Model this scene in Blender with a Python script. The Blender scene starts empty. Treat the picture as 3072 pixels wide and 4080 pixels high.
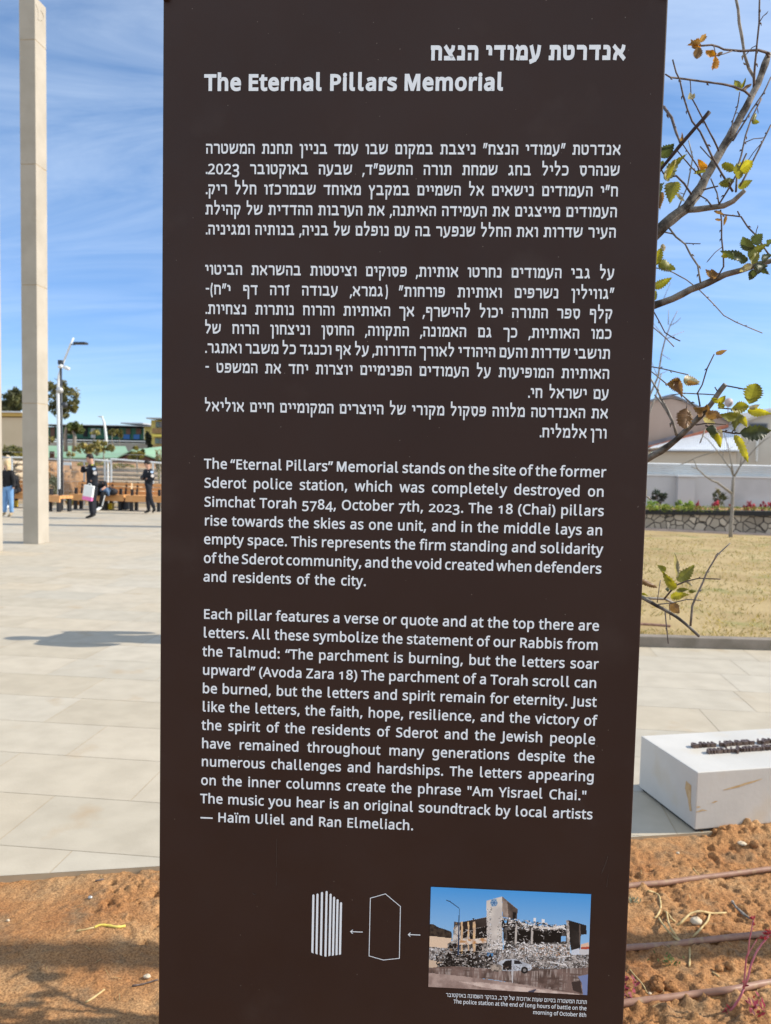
import bpy, bmesh, math, random
import numpy as np
from mathutils import Vector, Matrix
from mathutils.geometry import tessellate_polygon

SC = bpy.context.scene
COL = SC.collection
PI = math.pi
# ------------------------------------------------------------------ camera
F = 3200.0                       # focal length in pixels of a 3072 x 4080 picture
PITCH, ROLL, YAW = 0.06395, 0.0211, math.radians(6.1)
CAMZ = 1.78
_cy, _sy = math.cos(YAW), math.sin(YAW)
_r0 = Vector((_cy, _sy, 0)); HEAD = Vector((-_sy, _cy, 0)); _z = Vector((0, 0, 1))
FWD = HEAD*math.cos(PITCH) - _z*math.sin(PITCH)
_u0 = _z*math.cos(PITCH) + HEAD*math.sin(PITCH)
RGT = _r0*math.cos(ROLL) + _u0*math.sin(ROLL)
UPV = _u0*math.cos(ROLL) - _r0*math.sin(ROLL)
CAM = Vector((0, 0, CAMZ))
cd = bpy.data.cameras.new('camera'); co = bpy.data.objects.new('camera', cd); COL.objects.link(co)
cd.sensor_fit = 'VERTICAL'; cd.sensor_height = 36; cd.lens = F/4080*36
cd.clip_start = .05; cd.clip_end = 4000
m = Matrix((RGT, UPV, -FWD)).transposed().to_4x4(); m.translation = CAM
co.matrix_world = m
cd.dof.use_dof = True; cd.dof.focus_distance = 1.52; cd.dof.aperture_fstop = 8.0
SC.camera = co
# ------------------------------------------------------------------ light
SUN_EL = math.radians(35); SUN_AZ = math.atan2(.985, .165)     # towards the sun: mostly +X, a little +Y
w = bpy.data.worlds.new('World'); SC.world = w; w.use_nodes = True
nt = w.node_tree; N = nt.nodes; L = nt.links
bg = N['Background']
sky = N.new('ShaderNodeTexSky'); sky.sky_type = 'NISHITA'; sky.sun_disc = False
sky.sun_elevation = SUN_EL; sky.sun_rotation = SUN_AZ; sky.air_density = 1.0; sky.dust_density = 0; sky.altitude = 1200; sky.ozone_density = 3.0
tc = N.new('ShaderNodeTexCoord'); mp = N.new('ShaderNodeMapping')
# thin cirrus on a flat layer high above: direction / height
sx = N.new('ShaderNodeSeparateXYZ'); L.new(tc.outputs['Generated'], sx.inputs[0])
ad = N.new('ShaderNodeMath'); ad.operation = 'ADD'; ad.inputs[1].default_value = .12; L.new(sx.outputs[2], ad.inputs[0])
def mdiv(a, b):
    d = N.new('ShaderNodeMath'); d.operation = 'DIVIDE'; L.new(a, d.inputs[0]); L.new(b, d.inputs[1]); return d.outputs[0]
cb = N.new('ShaderNodeCombineXYZ'); L.new(mdiv(sx.outputs[0], ad.outputs[0]), cb.inputs[0]); L.new(mdiv(sx.outputs[1], ad.outputs[0]), cb.inputs[1])
L.new(cb.outputs[0], mp.inputs[0]); mp.inputs['Rotation'].default_value = (0, 0, math.radians(-22)); mp.inputs['Scale'].default_value = (.5, 1.5, 1)
n1 = N.new('ShaderNodeTexNoise'); n1.inputs['Scale'].default_value = 1.5; n1.inputs['Detail'].default_value = 12; n1.inputs['Roughness'].default_value = .62; n1.inputs['Distortion'].default_value = 1.1
L.new(mp.outputs[0], n1.inputs['Vector'])
cr = N.new('ShaderNodeValToRGB'); cr.color_ramp.elements[0].position = .34; cr.color_ramp.elements[1].position = .82
cr.color_ramp.elements[0].color = (0, 0, 0, 1); cr.color_ramp.elements[1].color = (.52, .52, .52, 1)
L.new(n1.outputs[0], cr.inputs[0])
hsv = N.new('ShaderNodeHueSaturation'); hsv.inputs['Saturation'].default_value = 1.06; L.new(sky.outputs[0], hsv.inputs['Color'])
mx = N.new('ShaderNodeMix'); mx.data_type = 'RGBA'; 
def mrange(src, a, b, c, d):
    q = N.new('ShaderNodeMapRange'); q.interpolation_type = 'SMOOTHSTEP'; q.inputs[1].default_value = a; q.inputs[2].default_value = b; q.inputs[3].default_value = c; q.inputs[4].default_value = d; L.new(src, q.inputs[0]); return q.outputs[0]
def mop(op, a, b):
    q = N.new('ShaderNodeMath'); q.operation = op; q.use_clamp = True
    for i, v in enumerate((a, b)):
        if isinstance(v, (int, float)): q.inputs[i].default_value = v
        else: L.new(v, q.inputs[i])
    return q.outputs[0]
# the cirrus thins out towards the horizon; unseen bright cloud is added behind the camera (-Y) to light the sign face
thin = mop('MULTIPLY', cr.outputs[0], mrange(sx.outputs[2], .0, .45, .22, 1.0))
fill_veil = mop('MULTIPLY', mrange(sx.outputs[1], .15, -.45, 0, .8), mrange(n1.outputs[0], .25, .6, .55, 1.0))
L.new(mop('ADD', thin, fill_veil), mx.inputs['Factor']); 
low = N.new('ShaderNodeMapRange'); low.interpolation_type = 'SMOOTHSTEP'; low.inputs[1].default_value = 0; low.inputs[2].default_value = .42; L.new(sx.outputs[2], low.inputs[0])
tn = N.new('ShaderNodeMix'); tn.data_type = 'RGBA'; L.new(low.outputs[0], tn.inputs['Factor']); tn.inputs['A'].default_value = (.60, .68, .88, 1); tn.inputs['B'].default_value = (1, 1, 1, 1)
tm = N.new('ShaderNodeMix'); tm.data_type = 'RGBA'; tm.blend_type = 'MULTIPLY'; tm.inputs['Factor'].default_value = 1; L.new(hsv.outputs[0], tm.inputs['A']); L.new(tn.outputs['Result'], tm.inputs['B'])
L.new(tm.outputs['Result'], mx.inputs['A'])
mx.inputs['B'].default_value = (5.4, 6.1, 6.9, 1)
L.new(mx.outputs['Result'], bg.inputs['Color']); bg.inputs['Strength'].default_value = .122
sd = bpy.data.lights.new('sun', 'SUN'); so = bpy.data.objects.new('sun', sd); COL.objects.link(so)
sd.energy = 3.9; sd.angle = math.radians(.53); sd.color = (1, .92, .79)
S = Vector((math.sin(SUN_AZ)*math.cos(SUN_EL), math.cos(SUN_AZ)*math.cos(SUN_EL), math.sin(SUN_EL)))
so.rotation_euler = S.to_track_quat('Z', 'Y').to_euler()
SC.view_settings.view_transform = 'Standard'; SC.view_settings.look = 'None'; SC.view_settings.exposure = .70; SC.view_settings.gamma = 1
SC.view_settings.use_curve_mapping = False
SC.cycles.max_bounces = 8

# ------------------------------------------------------------------ helpers
rnd = random.Random(7)
def ray(px, py): return FWD + RGT*((px-1536)/F) - UPV*((py-2040)/F)
def at(px, py, Y):
    d = ray(px, py); return CAM + d*(Y/d.y)
def ground(px, py, z=0.0):
    d = ray(px, py); return CAM + d*((z-CAMZ)/d.z)
def srgb(r, g, b):
    f = lambda c: (c/255/12.92) if c/255 <= .04045 else ((c/255+.055)/1.055)**2.4
    return (f(r), f(g), f(b))
def tag(o, label=None, cat=None, group=None, kind=None):
    if label: o['label'] = label
    if cat: o['category'] = cat
    if group: o['group'] = group
    if kind: o['kind'] = kind
    return o
def thing(name, label, cat, loc=(0, 0, 0), rz=0, group=None):
    o = bpy.data.objects.new(name, None); COL.objects.link(o); o.empty_display_size = .2
    o.location = loc; o.rotation_euler = (0, 0, rz)
    return tag(o, label, cat, group)
def wm(o):
    mm = Matrix.Translation(o.location) @ o.rotation_euler.to_matrix().to_4x4()
    return (wm(o.parent) @ mm) if o.parent else mm
class MB:
    """collects shapes in world (or, with local=True at build, parent) coordinates"""
    def __init__(s): s.v = []; s.f = []
    def add(s, vs, fs):
        k = len(s.v); s.v += [tuple(q) for q in vs]; s.f += [tuple(i+k for i in f) for f in fs]; return s
    def box(s, c, d, rz=0, M=None):
        x, y, z = d[0]/2, d[1]/2, d[2]/2
        vs = [Vector((a*x, b*y, e*z)) for e in (-1, 1) for b in (-1, 1) for a in (-1, 1)]
        R = M if M is not None else Matrix.Rotation(rz, 3, 'Z')
        c = Vector(c)
        return s.add([R @ q + c for q in vs], [(0, 2, 3, 1), (4, 5, 7, 6), (0, 1, 5, 4), (1, 3, 7, 5), (3, 2, 6, 7), (2, 0, 4, 6)])
    def beam(s, a, b, wd, ht, up=(0, 0, 1)):
        a, b = Vector(a), Vector(b); d = (b-a); l = d.length; d.normalize(); up = Vector(up)
        sd_ = d.cross(up); sd_ = sd_.normalized() if sd_.length > 1e-6 else Vector((1, 0, 0)); u = sd_.cross(d)
        return s.box((a+b)/2, (l, wd, ht), M=Matrix((d, sd_, u)).transposed())
    def tube(s, pts, rad, n=8, cap=True):
        pts = [Vector(p) for p in pts]; k = len(pts)
        if not hasattr(rad, '__len__'): rad = [rad]*k
        rings = []; ref = None
        for i, p in enumerate(pts):
            t = (pts[min(i+1, k-1)]-pts[max(i-1, 0)]).normalized()
            if ref is None:
                ref = Vector((0, 0, 1)) if abs(t.z) < .9 else Vector((1, 0, 0))
            a = t.cross(ref); a.normalize(); b = t.cross(a); ref = -b if b.dot(ref) < 0 else b
            a = t.cross(ref).normalized(); b = a.cross(t)
            rings.append([p + (a*math.cos(2*PI*j/n) + b*math.sin(2*PI*j/n))*rad[i] for j in range(n)])
        vs = [q for r in rings for q in r]; fs = []
        for i in range(k-1):
            for j in range(n):
                fs.append((i*n+j, i*n+(j+1) % n, (i+1)*n+(j+1) % n, (i+1)*n+j))
        if cap: fs.append(tuple(range(n))[::-1]); fs.append(tuple((k-1)*n+j for j in range(n)))
        return s.add(vs, fs)
    def prism(s, poly, ext):
        """flat polygon (list of points) pushed along ext"""
        n = len(poly); e = Vector(ext); P = [Vector(p) for p in poly]
        return s.add(P + [p+e for p in P], [tuple(range(n))[::-1], tuple(range(n, 2*n))] + [(i, (i+1) % n, n+(i+1) % n, n+i) for i in range(n)])
    def ball(s, c, r, n=10, m=7, M=None):
        c = Vector(c); r = r if hasattr(r, '__len__') else (r, r, r)
        vs = []; 
        for i in range(m+1):
            th = PI*i/m
            for j in range(n):
                q = Vector((r[0]*math.sin(th)*math.cos(2*PI*j/n), r[1]*math.sin(th)*math.sin(2*PI*j/n), r[2]*math.cos(th)))
                vs.append((M @ q if M is not None else q) + c)
        fs = [(i*n+j, (i+1)*n+j, (i+1)*n+(j+1) % n, i*n+(j+1) % n) for i in range(m) for j in range(n)]
        return s.add(vs, fs)
    def build(s, name, mat, parent=None, smooth=False, local=False, bevel=0, col=None):
        me = bpy.data.meshes.new(name)
        vs = s.v
        if parent is not None and not local:
            I = wm(parent).inverted(); vs = [tuple(I @ Vector(q)) for q in vs]
        me.from_pydata(vs, [], s.f); me.update()
        bm = bmesh.new(); bm.from_mesh(me); bmesh.ops.recalc_face_normals(bm, faces=bm.faces)
        if bevel: bmesh.ops.bevel(bm, geom=bm.edges[:], offset=bevel, segments=2, profile=.5, affect='EDGES', clamp_overlap=True)
        bm.to_mesh(me); bm.free()
        if smooth: me.polygons.foreach_set('use_smooth', [True]*len(me.polygons))
        me.materials.append(mat)
        o = bpy.data.objects.new(name, me); COL.objects.link(o); o.parent = parent
        return o
def npmesh(name, V, Fc, mat, parent=None, cols=None, smooth=False, world=False):
    """V (n,3) array; Fc (m,k) int array; cols per-face colours -> attribute Col"""
    me = bpy.data.meshes.new(name); V = np.asarray(V, np.float32); Fc = np.asarray(Fc, np.int32)
    if world: V = V-np.array(wm(parent).translation, np.float32)
    k = Fc.shape[1]
    me.vertices.add(len(V)); me.vertices.foreach_set('co', V.ravel())
    me.loops.add(Fc.size); me.loops.foreach_set('vertex_index', Fc.ravel())
    me.polygons.add(len(Fc)); me.polygons.foreach_set('loop_start', np.arange(0, Fc.size, k, dtype=np.int32))
    me.polygons.foreach_set('loop_total', np.full(len(Fc), k, np.int32))
    me.polygons.foreach_set('use_smooth', np.full(len(Fc), smooth))
    me.update(calc_edges=True); me.validate()
    if cols is not None:
        a = me.color_attributes.new('Col', 'FLOAT_COLOR', 'CORNER')
        c = np.ones((len(Fc), k, 4), np.float32); c[:, :, :3] = np.asarray(cols)[:, None, :]
        a.data.foreach_set('color', c.ravel())
    me.materials.append(mat)
    o = bpy.data.objects.new(name, me); COL.objects.link(o); o.parent = parent
    return o
# ------------------------------------------------------------------ materials
def mat(name, c1, c2=None, scale=6, rough=.8, bump=0, bscale=60, spec=.3, metal=0, detail=5, stretch=None, c3=None, s3=30, lo=.35, hi=.65, attr=False, bdist=.01, t3=(.56, .72)):
    M = bpy.data.materials.new(name); M.use_nodes = True; t = M.node_tree; n = t.nodes; l = t.links
    b = n['Principled BSDF']; b.inputs['Roughness'].default_value = rough; b.inputs['Metallic'].default_value = metal
    b.inputs['Specular IOR Level'].default_value = spec
    tcn = n.new('ShaderNodeTexCoord'); vec = tcn.outputs['Object']
    if stretch:
        mpn = n.new('ShaderNodeMapping'); mpn.inputs['Scale'].default_value = stretch; l.new(vec, mpn.inputs[0]); vec = mpn.outputs[0]
    col = None
    if attr:
        a = n.new('ShaderNodeAttribute'); a.attribute_name = 'Col'; col = a.outputs['Color']
    if c2 is not None:
        nz = n.new('ShaderNodeTexNoise'); nz.inputs['Scale'].default_value = scale; nz.inputs['Detail'].default_value = detail; l.new(vec, nz.inputs['Vector'])
        r = n.new('ShaderNodeValToRGB'); r.color_ramp.elements[0].position = lo; r.color_ramp.elements[1].position = hi
        r.color_ramp.elements[0].color = (*c1, 1); r.color_ramp.elements[1].color = (*c2, 1); l.new(nz.outputs[0], r.inputs[0])
        if col is not None:
            mm = n.new('ShaderNodeMix'); mm.data_type = 'RGBA'; mm.blend_type = 'MULTIPLY'; mm.inputs['Factor'].default_value = 1
            l.new(col, mm.inputs['A']); l.new(r.outputs[0], mm.inputs['B']); col = mm.outputs['Result']
        else: col = r.outputs[0]
        if c3 is not None:
            nz3 = n.new('ShaderNodeTexNoise'); nz3.inputs['Scale'].default_value = s3; nz3.inputs['Detail'].default_value = 6; l.new(vec, nz3.inputs['Vector'])
            r3 = n.new('ShaderNodeValToRGB'); r3.color_ramp.elements[0].position = t3[0]; r3.color_ramp.elements[1].position = t3[1]
            l.new(nz3.outputs[0], r3.inputs[0])
            mm = n.new('ShaderNodeMix'); mm.data_type = 'RGBA'; l.new(r3.outputs[0], mm.inputs['Factor']); l.new(col, mm.inputs['A']); mm.inputs['B'].default_value = (*c3, 1)
            col = mm.outputs['Result']
    if col is not None: l.new(col, b.inputs['Base Color'])
    else: b.inputs['Base Color'].default_value = (*c1, 1)
    if bump:
        nb = n.new('ShaderNodeTexNoise'); nb.inputs['Scale'].default_value = bscale; nb.inputs['Detail'].default_value = 8; l.new(vec, nb.inputs['Vector'])
        bn = n.new('ShaderNodeBump'); bn.inputs['Strength'].default_value = bump; bn.inputs['Distance'].default_value = bdist
        l.new(nb.outputs[0], bn.inputs['Height']); l.new(bn.outputs[0], b.inputs['Normal'])
    return M
def leafmat(name, trans=.45, rough=.45, scale=25, tint=(1.5, 1.45, .6)):
    M = bpy.data.materials.new(name); M.use_nodes = True; t = M.node_tree; n = t.nodes; l = t.links
    b = n['Principled BSDF']; b.inputs['Roughness'].default_value = rough; b.inputs['Specular IOR Level'].default_value = .35
    a = n.new('ShaderNodeAttribute'); a.attribute_name = 'Col'
    tcn = n.new('ShaderNodeTexCoord'); nz = n.new('ShaderNodeTexNoise'); nz.inputs['Scale'].default_value = scale; nz.inputs['Detail'].default_value = 4; l.new(tcn.outputs['Object'], nz.inputs['Vector'])
    r = n.new('ShaderNodeValToRGB'); r.color_ramp.elements[0].position = .3; r.color_ramp.elements[1].position = .7
    r.color_ramp.elements[0].color = (.72, .7, .68, 1); r.color_ramp.elements[1].color = (1.15, 1.12, 1.0, 1); l.new(nz.outputs[0], r.inputs[0])
    mm = n.new('ShaderNodeMix'); mm.data_type = 'RGBA'; mm.blend_type = 'MULTIPLY'; mm.inputs['Factor'].default_value = 1; l.new(a.outputs['Color'], mm.inputs['A']); l.new(r.outputs[0], mm.inputs['B'])
    l.new(mm.outputs['Result'], b.inputs['Base Color'])
    tr = n.new('ShaderNodeBsdfTranslucent'); m2 = n.new('ShaderNodeMix'); m2.data_type = 'RGBA'; m2.blend_type = 'MULTIPLY'; m2.inputs['Factor'].default_value = 1
    l.new(mm.outputs['Result'], m2.inputs['A']); m2.inputs['B'].default_value = (*tint, 1); l.new(m2.outputs['Result'], tr.inputs['Color'])
    ms = n.new('ShaderNodeMixShader'); ms.inputs[0].default_value = trans; l.new(b.outputs[0], ms.inputs[1]); l.new(tr.outputs[0], ms.inputs[2])
    l.new(ms.outputs[0], n['Material Output'].inputs['Surface'])
    return M
M_STONE = mat('pillar_stone', (.375, .335, .275), (.435, .39, .325), 2.2, .85, .25, 60, c3=(.345, .30, .235), s3=4, t3=(.62, .85), detail=9)
M_TILE = mat('paving_stone', (.93, .92, .90), (1.05, 1.045, 1.03), 5, .7, .08, 70, attr=True, c3=(.40, .30, .19), s3=2.3, spec=.25, detail=8, t3=(.63, .80))
M_GROUT = mat('joint_mortar', (.38, .29, .19), (.44, .35, .24), 5, .95)
M_SOIL = None
M_BOX = mat('white_painted_concrete', (.50, .48, .44), (.57, .545, .50), 3, .55, .06, 50, c3=(.54, .49, .41), s3=4.5)
M_BRONZE = mat('dark_bronze', (.12, .08, .065), (.17, .12, .10), 30, .45, .1, 80, metal=.3)
M_SIGN = None
M_PRINT = mat('pale_print', (.84, .92, .97), rough=.55)
M_BARK = mat('grey_bark', (.05, .042, .034), (.26, .235, .20), 30, .9, .5, 90, detail=8, lo=.4, hi=.62, bdist=.004)
M_BARKP = mat('pale_bark', (.17, .15, .125), (.34, .31, .27), 45, .85, .3, 90, lo=.4, hi=.65, bdist=.003)
M_TWIG = mat('twig_bark', (.075, .055, .05), (.16, .125, .11), 60, .8, .2, 120, bdist=.002)
M_DARKW = mat('dark_wood', (.035, .022, .02), (.06, .04, .036), 40, .7)
M_LEAF = leafmat('oak_leaf')
M_FOL = leafmat('tree_foliage', .3, .6, 2, (1.2, 1.2, .6))
M_PIPE = mat('brown_pipe', (.26, .14, .095), (.32, .185, .13), 25, .5, .05, 80, c3=(.36, .24, .14), s3=30)
M_STRAW = mat('dry_straw', (.42, .30, .13), (.58, .44, .22), 40, .8)
M_REDST = mat('red_stem', (.40, .10, .14), (.50, .19, .21), 50, .5)
M_ROCK = mat('limestone', (.42, .33, .22), (.56, .46, .33), 3, .9, .5, 12, bdist=.05)
M_EARTH = mat('red_brown_earth', (.30, .16, .075), (.42, .25, .13), 1.5, .95, .6, 9, bdist=.08)
M_BLACK = mat('black_metal', (.02, .02, .022), rough=.45)
M_DGREY = mat('dark_grey_metal', (.05, .055, .065), rough=.4, metal=.3)
M_WHITEM = mat('white_metal', (.70, .72, .72), rough=.4)
M_GALV = mat('galvanised_steel', (.42, .42, .42), (.55, .55, .54), 20, .4, metal=.4)
M_ORANGE = mat('orange_timber', (.60, .28, .10), (.70, .37, .15), 8, .55, .1, 40, stretch=(1, 8, 8))

# ------------------------------------------------------------------ noise in numpy (for the soil's relief)
def vnoise(x, y, seed):
    xi = np.floor(x).astype(np.int64); yi = np.floor(y).astype(np.int64); fx = x-xi; fy = y-yi
    def h(a, b):
        n = (a*374761393 + b*668265263 + seed*1442695041) & 0xffffffff
        n = ((n ^ (n >> 13))*1274126177) & 0xffffffff
        return ((n ^ (n >> 16)) & 0xffff)/65535.0
    u = fx*fx*(3-2*fx); v = fy*fy*(3-2*fy)
    return (h(xi, yi)*(1-u)+h(xi+1, yi)*u)*(1-v) + (h(xi, yi+1)*(1-u)+h(xi+1, yi+1)*u)*v
def fbm(x, y, seed, octs=4):
    s = 0; a = 1; t = 0
    for i in range(octs):
        s = s + a*vnoise(x*2**i+i*17.3, y*2**i+i*9.1, seed+i); t += a; a *= .5
    return s/t
def clods(x, y, seed, rmin=.25, rmax=.55):
    """rounded lumps: one per cell"""
    xi = np.floor(x).astype(np.int64); yi = np.floor(y).astype(np.int64); out = np.zeros_like(x)
    def h(a, b, k):
        n = (a*374761393 + b*668265263 + (seed+k)*1442695041) & 0xffffffff
        n = ((n ^ (n >> 13))*1274126177) & 0xffffffff
        return ((n ^ (n >> 16)) & 0xffff)/65535.0
    for dx in (-1, 0, 1):
        for dy in (-1, 0, 1):
            a = xi+dx; b = yi+dy
            cx = a+h(a, b, 1); cy = b+h(a, b, 2); r = rmin+(rmax-rmin)*h(a, b, 3)**2
            d2 = ((x-cx)**2+(y-cy)**2)/r**2
            out = np.maximum(out, np.sqrt(np.clip(1-d2, 0, None))*r*(h(a, b, 4) > .45))
    return out
# ------------------------------------------------------------------ the ground
EDGE_A = Vector((-1.93, 3.089, 0)); EDGE_D = Vector((1, .282, 0)).normalized(); EDGE_N = Vector((-EDGE_D.y, EDGE_D.x, 0))
def edge_y(x): return 3.089 + (x+1.93)*.282
tag(MB().add([(-900, -300, -.16), (900, -300, -.16), (900, 1500, -.16), (-900, 1500, -.16)], [(0, 1, 2, 3)]).build('ground', mat('far_ground', (.30, .21, .12), (.36, .29, .17), .15, .95)), kind='structure')
# paving: one sheet of separate stone slabs over a mortar bed
def clip(poly, keep):
    out = []
    for i in range(len(poly)):
        a, b = poly[i], poly[(i+1) % len(poly)]; da, db = keep(a), keep(b)
        if da >= 0: out.append(a)
        if (da >= 0) != (db >= 0):
            t = da/(da-db); out.append((a[0]+(b[0]-a[0])*t, a[1]+(b[1]-a[1])*t))
    return out
ROWX = {-1: -1.74, 0: -2.117, 1: -1.707, 2: -2.339, 3: -2.78, 4: -1.95, 5: -3.37, 6: -2.4}
TW, TH, GAP = .915, .54, .0018
vs, fs, cols = [], [], []
rt = random.Random(3)
for r in range(-6, 43):
    y0 = 3.34+TH*r; x0 = ROWX.get(r, rt.uniform(0, TW))
    for c in range(-24, 24):
        xa = x0 % TW + c*TW
        k = GAP if r < 14 else .0016
        poly = [(xa+k, y0+k), (xa+TW-k, y0+k), (xa+TW-k, y0+TH-k), (xa+k, y0+TH-k)]
        if xa < -19 or xa > 14: continue
        poly = clip(poly, lambda p: p[1]-edge_y(p[0])-.0)
        if len(poly) < 3: continue
        b = len(vs); vs += [(p[0], p[1], 0) for p in poly]; fs.append(tuple(range(b, b+len(poly))))
        t = rt.gauss(0, .012); h = rt.gauss(0, .006)
        cols.append((.452+t+h, .400+t, .316+t-h))
me = bpy.data.meshes.new('plaza_paving'); me.from_pydata(vs, [], fs); me.update()
at_ = me.color_attributes.new('Col', 'FLOAT_COLOR', 'CORNER')
for p, c in zip(me.polygons, cols):
    for li in p.loop_indices: at_.data[li].color = (*c, 1)
me.materials.append(M_TILE); o = bpy.data.objects.new('plaza_paving', me); COL.objects.link(o); tag(o, kind='structure')
bed = [(-19.5, edge_y(-19.5)), (14, edge_y(14)), (14, 26.4), (-19.5, 26.4)]
tag(MB().prism([(x, y, -.155) for x, y in bed], (0, 0, .1534)).build('paving_bed', M_GROUT), kind='structure')
hv = [(-700+40*i, 330+40*math.sin(i*.7)) for i in range(36)]; q = MB(); q.v = [(x, y, -.3) for x, y in hv]+[(x, y+40, 2.2+1.3*math.sin(i*1.3)*math.sin(i*.37)) for i, (x, y) in enumerate(hv)]+[(x, y+160, -.3) for x, y in hv]; nh = len(hv)
q.f = [(i, i+1, nh+i+1, nh+i) for i in range(nh-1)]+[(nh+i, nh+i+1, 2*nh+i+1, 2*nh+i) for i in range(nh-1)]; tag(q.build('hills', mat('dry_scrub_hills', (.16, .15, .08), (.30, .25, .15), .03, .95), smooth=True), kind='structure')
# soil strip in front of the paving
def soil_mat():
    M = bpy.data.materials.new('loose_red_soil'); M.use_nodes = True; t = M.node_tree; n = t.nodes; l = t.links
    b = n['Principled BSDF']; b.inputs['Roughness'].default_value = .95; b.inputs['Specular IOR Level'].default_value = .15
    tcn = n.new('ShaderNodeTexCoord')
    def nz(sc, det=6, ro=.6):
        q = n.new('ShaderNodeTexNoise'); q.inputs['Scale'].default_value = sc; q.inputs['Detail'].default_value = det; q.inputs['Roughness'].default_value = ro; l.new(tcn.outputs['Object'], q.inputs['Vector']); return q.outputs[0]
    def ramp(src, p0, c0, p1, c1, pm=None, cm=None):
        r = n.new('ShaderNodeValToRGB'); r.color_ramp.elements[0].position = p0; r.color_ramp.elements[0].color = (*c0, 1); r.color_ramp.elements[1].position = p1; r.color_ramp.elements[1].color = (*c1, 1)
        if pm is not None: e = r.color_ramp.elements.new(pm); e.color = (*cm, 1)
        l.new(src, r.inputs[0]); return r.outputs[0]
    base = ramp(nz(2.6), .3, (.32, .145, .058), .72, (.45, .285, .145), .5, (.395, .205, .088))
    gr = ramp(nz(7, 8), .52, (0, 0, 0), .70, (.75, .75, .75))
    mm = n.new('ShaderNodeMix'); mm.data_type = 'RGBA'; l.new(gr, mm.inputs['Factor']); l.new(base, mm.inputs['A']); mm.inputs['B'].default_value = (.26, .185, .11, 1)
    fine = ramp(nz(140, 3, .7), .36, (.50, .47, .45), .62, (1.2, 1.18, 1.15))
    m2 = n.new('ShaderNodeMix'); m2.data_type = 'RGBA'; m2.blend_type = 'MULTIPLY'; m2.inputs['Factor'].default_value = 1; l.new(mm.outputs['Result'], m2.inputs['A']); l.new(fine, m2.inputs['B'])
    l.new(m2.outputs['Result'], b.inputs['Base Color'])
    bn = n.new('ShaderNodeBump'); bn.inputs['Strength'].default_value = .8; bn.inputs['Distance'].default_value = .006; l.new(nz(110, 8, .65), bn.inputs['Height']); l.new(bn.outputs[0], b.inputs['Normal'])
    return M
M_SOIL = soil_mat()
st = .0075
X, Y = np.meshgrid(np.arange(-2.6, 3.4, st), np.arange(1.3, 4.75, st))
dist = (Y-(3.089+(X+1.93)*.282))            # >0 under the paving
rough_ = np.clip((fbm(X*1.6, Y*1.6, 11, 3)-.36)*4, .12, 1)*np.where(X > .2, .75, 1)
mound = np.exp(-(((X-1.55)/.45)**2+((Y-3.98)/.13)**2))*.034
bankr = np.exp(-(((X-1.05)/.5)**2+((Y-2.72)/.12)**2))*.03
clod1 = clods(X*11, Y*11, 5)/11; clod2 = clods(X*24, Y*24, 8)/24; clod3 = clods(X*52, Y*52, 9)/52
heap = np.clip(np.exp(-(((X-1.1)/.55)**2+((Y-2.72)/.13)**2))+np.exp(-(((X-1.6)/.5)**2+((Y-3.95)/.2)**2)), 0, 1)
Z = -.03 + .05*(fbm(X*2.2, Y*2.2, 1, 5)-.5) + .011*(fbm(X*14, Y*14, 2, 4)-.5) + .010*(fbm(X*55, Y*55, 4, 3)-.5) \
    + clod1*.5*np.clip(rough_*.35+heap, 0, 1) + clod2*.75*np.clip(rough_*1.1-.12+heap, 0, 1) + clod3*.75*np.clip(rough_+.15, 0, 1) - clods(X*15+7, Y*15+3, 31, .12, .4)/15*1.3*np.clip(rough_*1.4-.1, 0, 1) - clods(X*38+7, Y*38+3, 33, .15, .4)/38*1.5*np.clip(rough_, .1, 1) + mound + bankr
Z -= .02*np.clip(fbm(X*7+3, Y*7, 21, 2)-.62, 0, 1)*4*np.clip(rough_+.2, 0, 1)
Z = np.where((dist > -.28) & (X > .2) & (X < 1.12), Z*np.clip(-dist/.28, .25, 1)-.004, Z)
Z = np.where((dist > -.02) & (X < 1.14), np.minimum(Z, -.012), Z)
Z = np.where((dist > .02) & (X < 1.14), -.08, Z)
dfr = Y-(3.952+(X-1.127)*.333)
Z = np.where((X > 1.10) & (dfr < .03), Z+(.018*np.exp(-(dfr/.08)**2)+.0)*np.clip((X-1.10)/.12, 0, 1), Z)
fade = np.clip(np.minimum(np.minimum(X+2.6, 3.4-X), Y-1.3)/.25, 0, 1); fade = np.where(dist > -.02, 1, fade); fade = fade*fade*(3-2*fade); Z = Z*fade+(-.058)*(1-fade)
ny, nx = X.shape
idx = np.arange(nx*ny).reshape(ny, nx)
Fq = np.stack([idx[:-1, :-1], idx[:-1, 1:], idx[1:, 1:], idx[1:, :-1]], -1).reshape(-1, 4)
o = npmesh('soil', np.stack([X, Y, Z], -1).reshape(-1, 3), Fq, M_SOIL, smooth=True); tag(o, kind='structure')
def soil_z(x, y):
    i = int(round((x+2.6)/st)); j = int(round((y-1.3)/st)); i = min(max(i, 0), nx-1); j = min(max(j, 0), ny-1); return float(Z[j, i])
tag(MB().prism([(-12, -8, -.16), (12, -8, -.16), (12, 6.8, -.16), (-12, .2, -.16)], (0, 0, .105)).build('soil_bed', M_SOIL), kind='structure')
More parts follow.
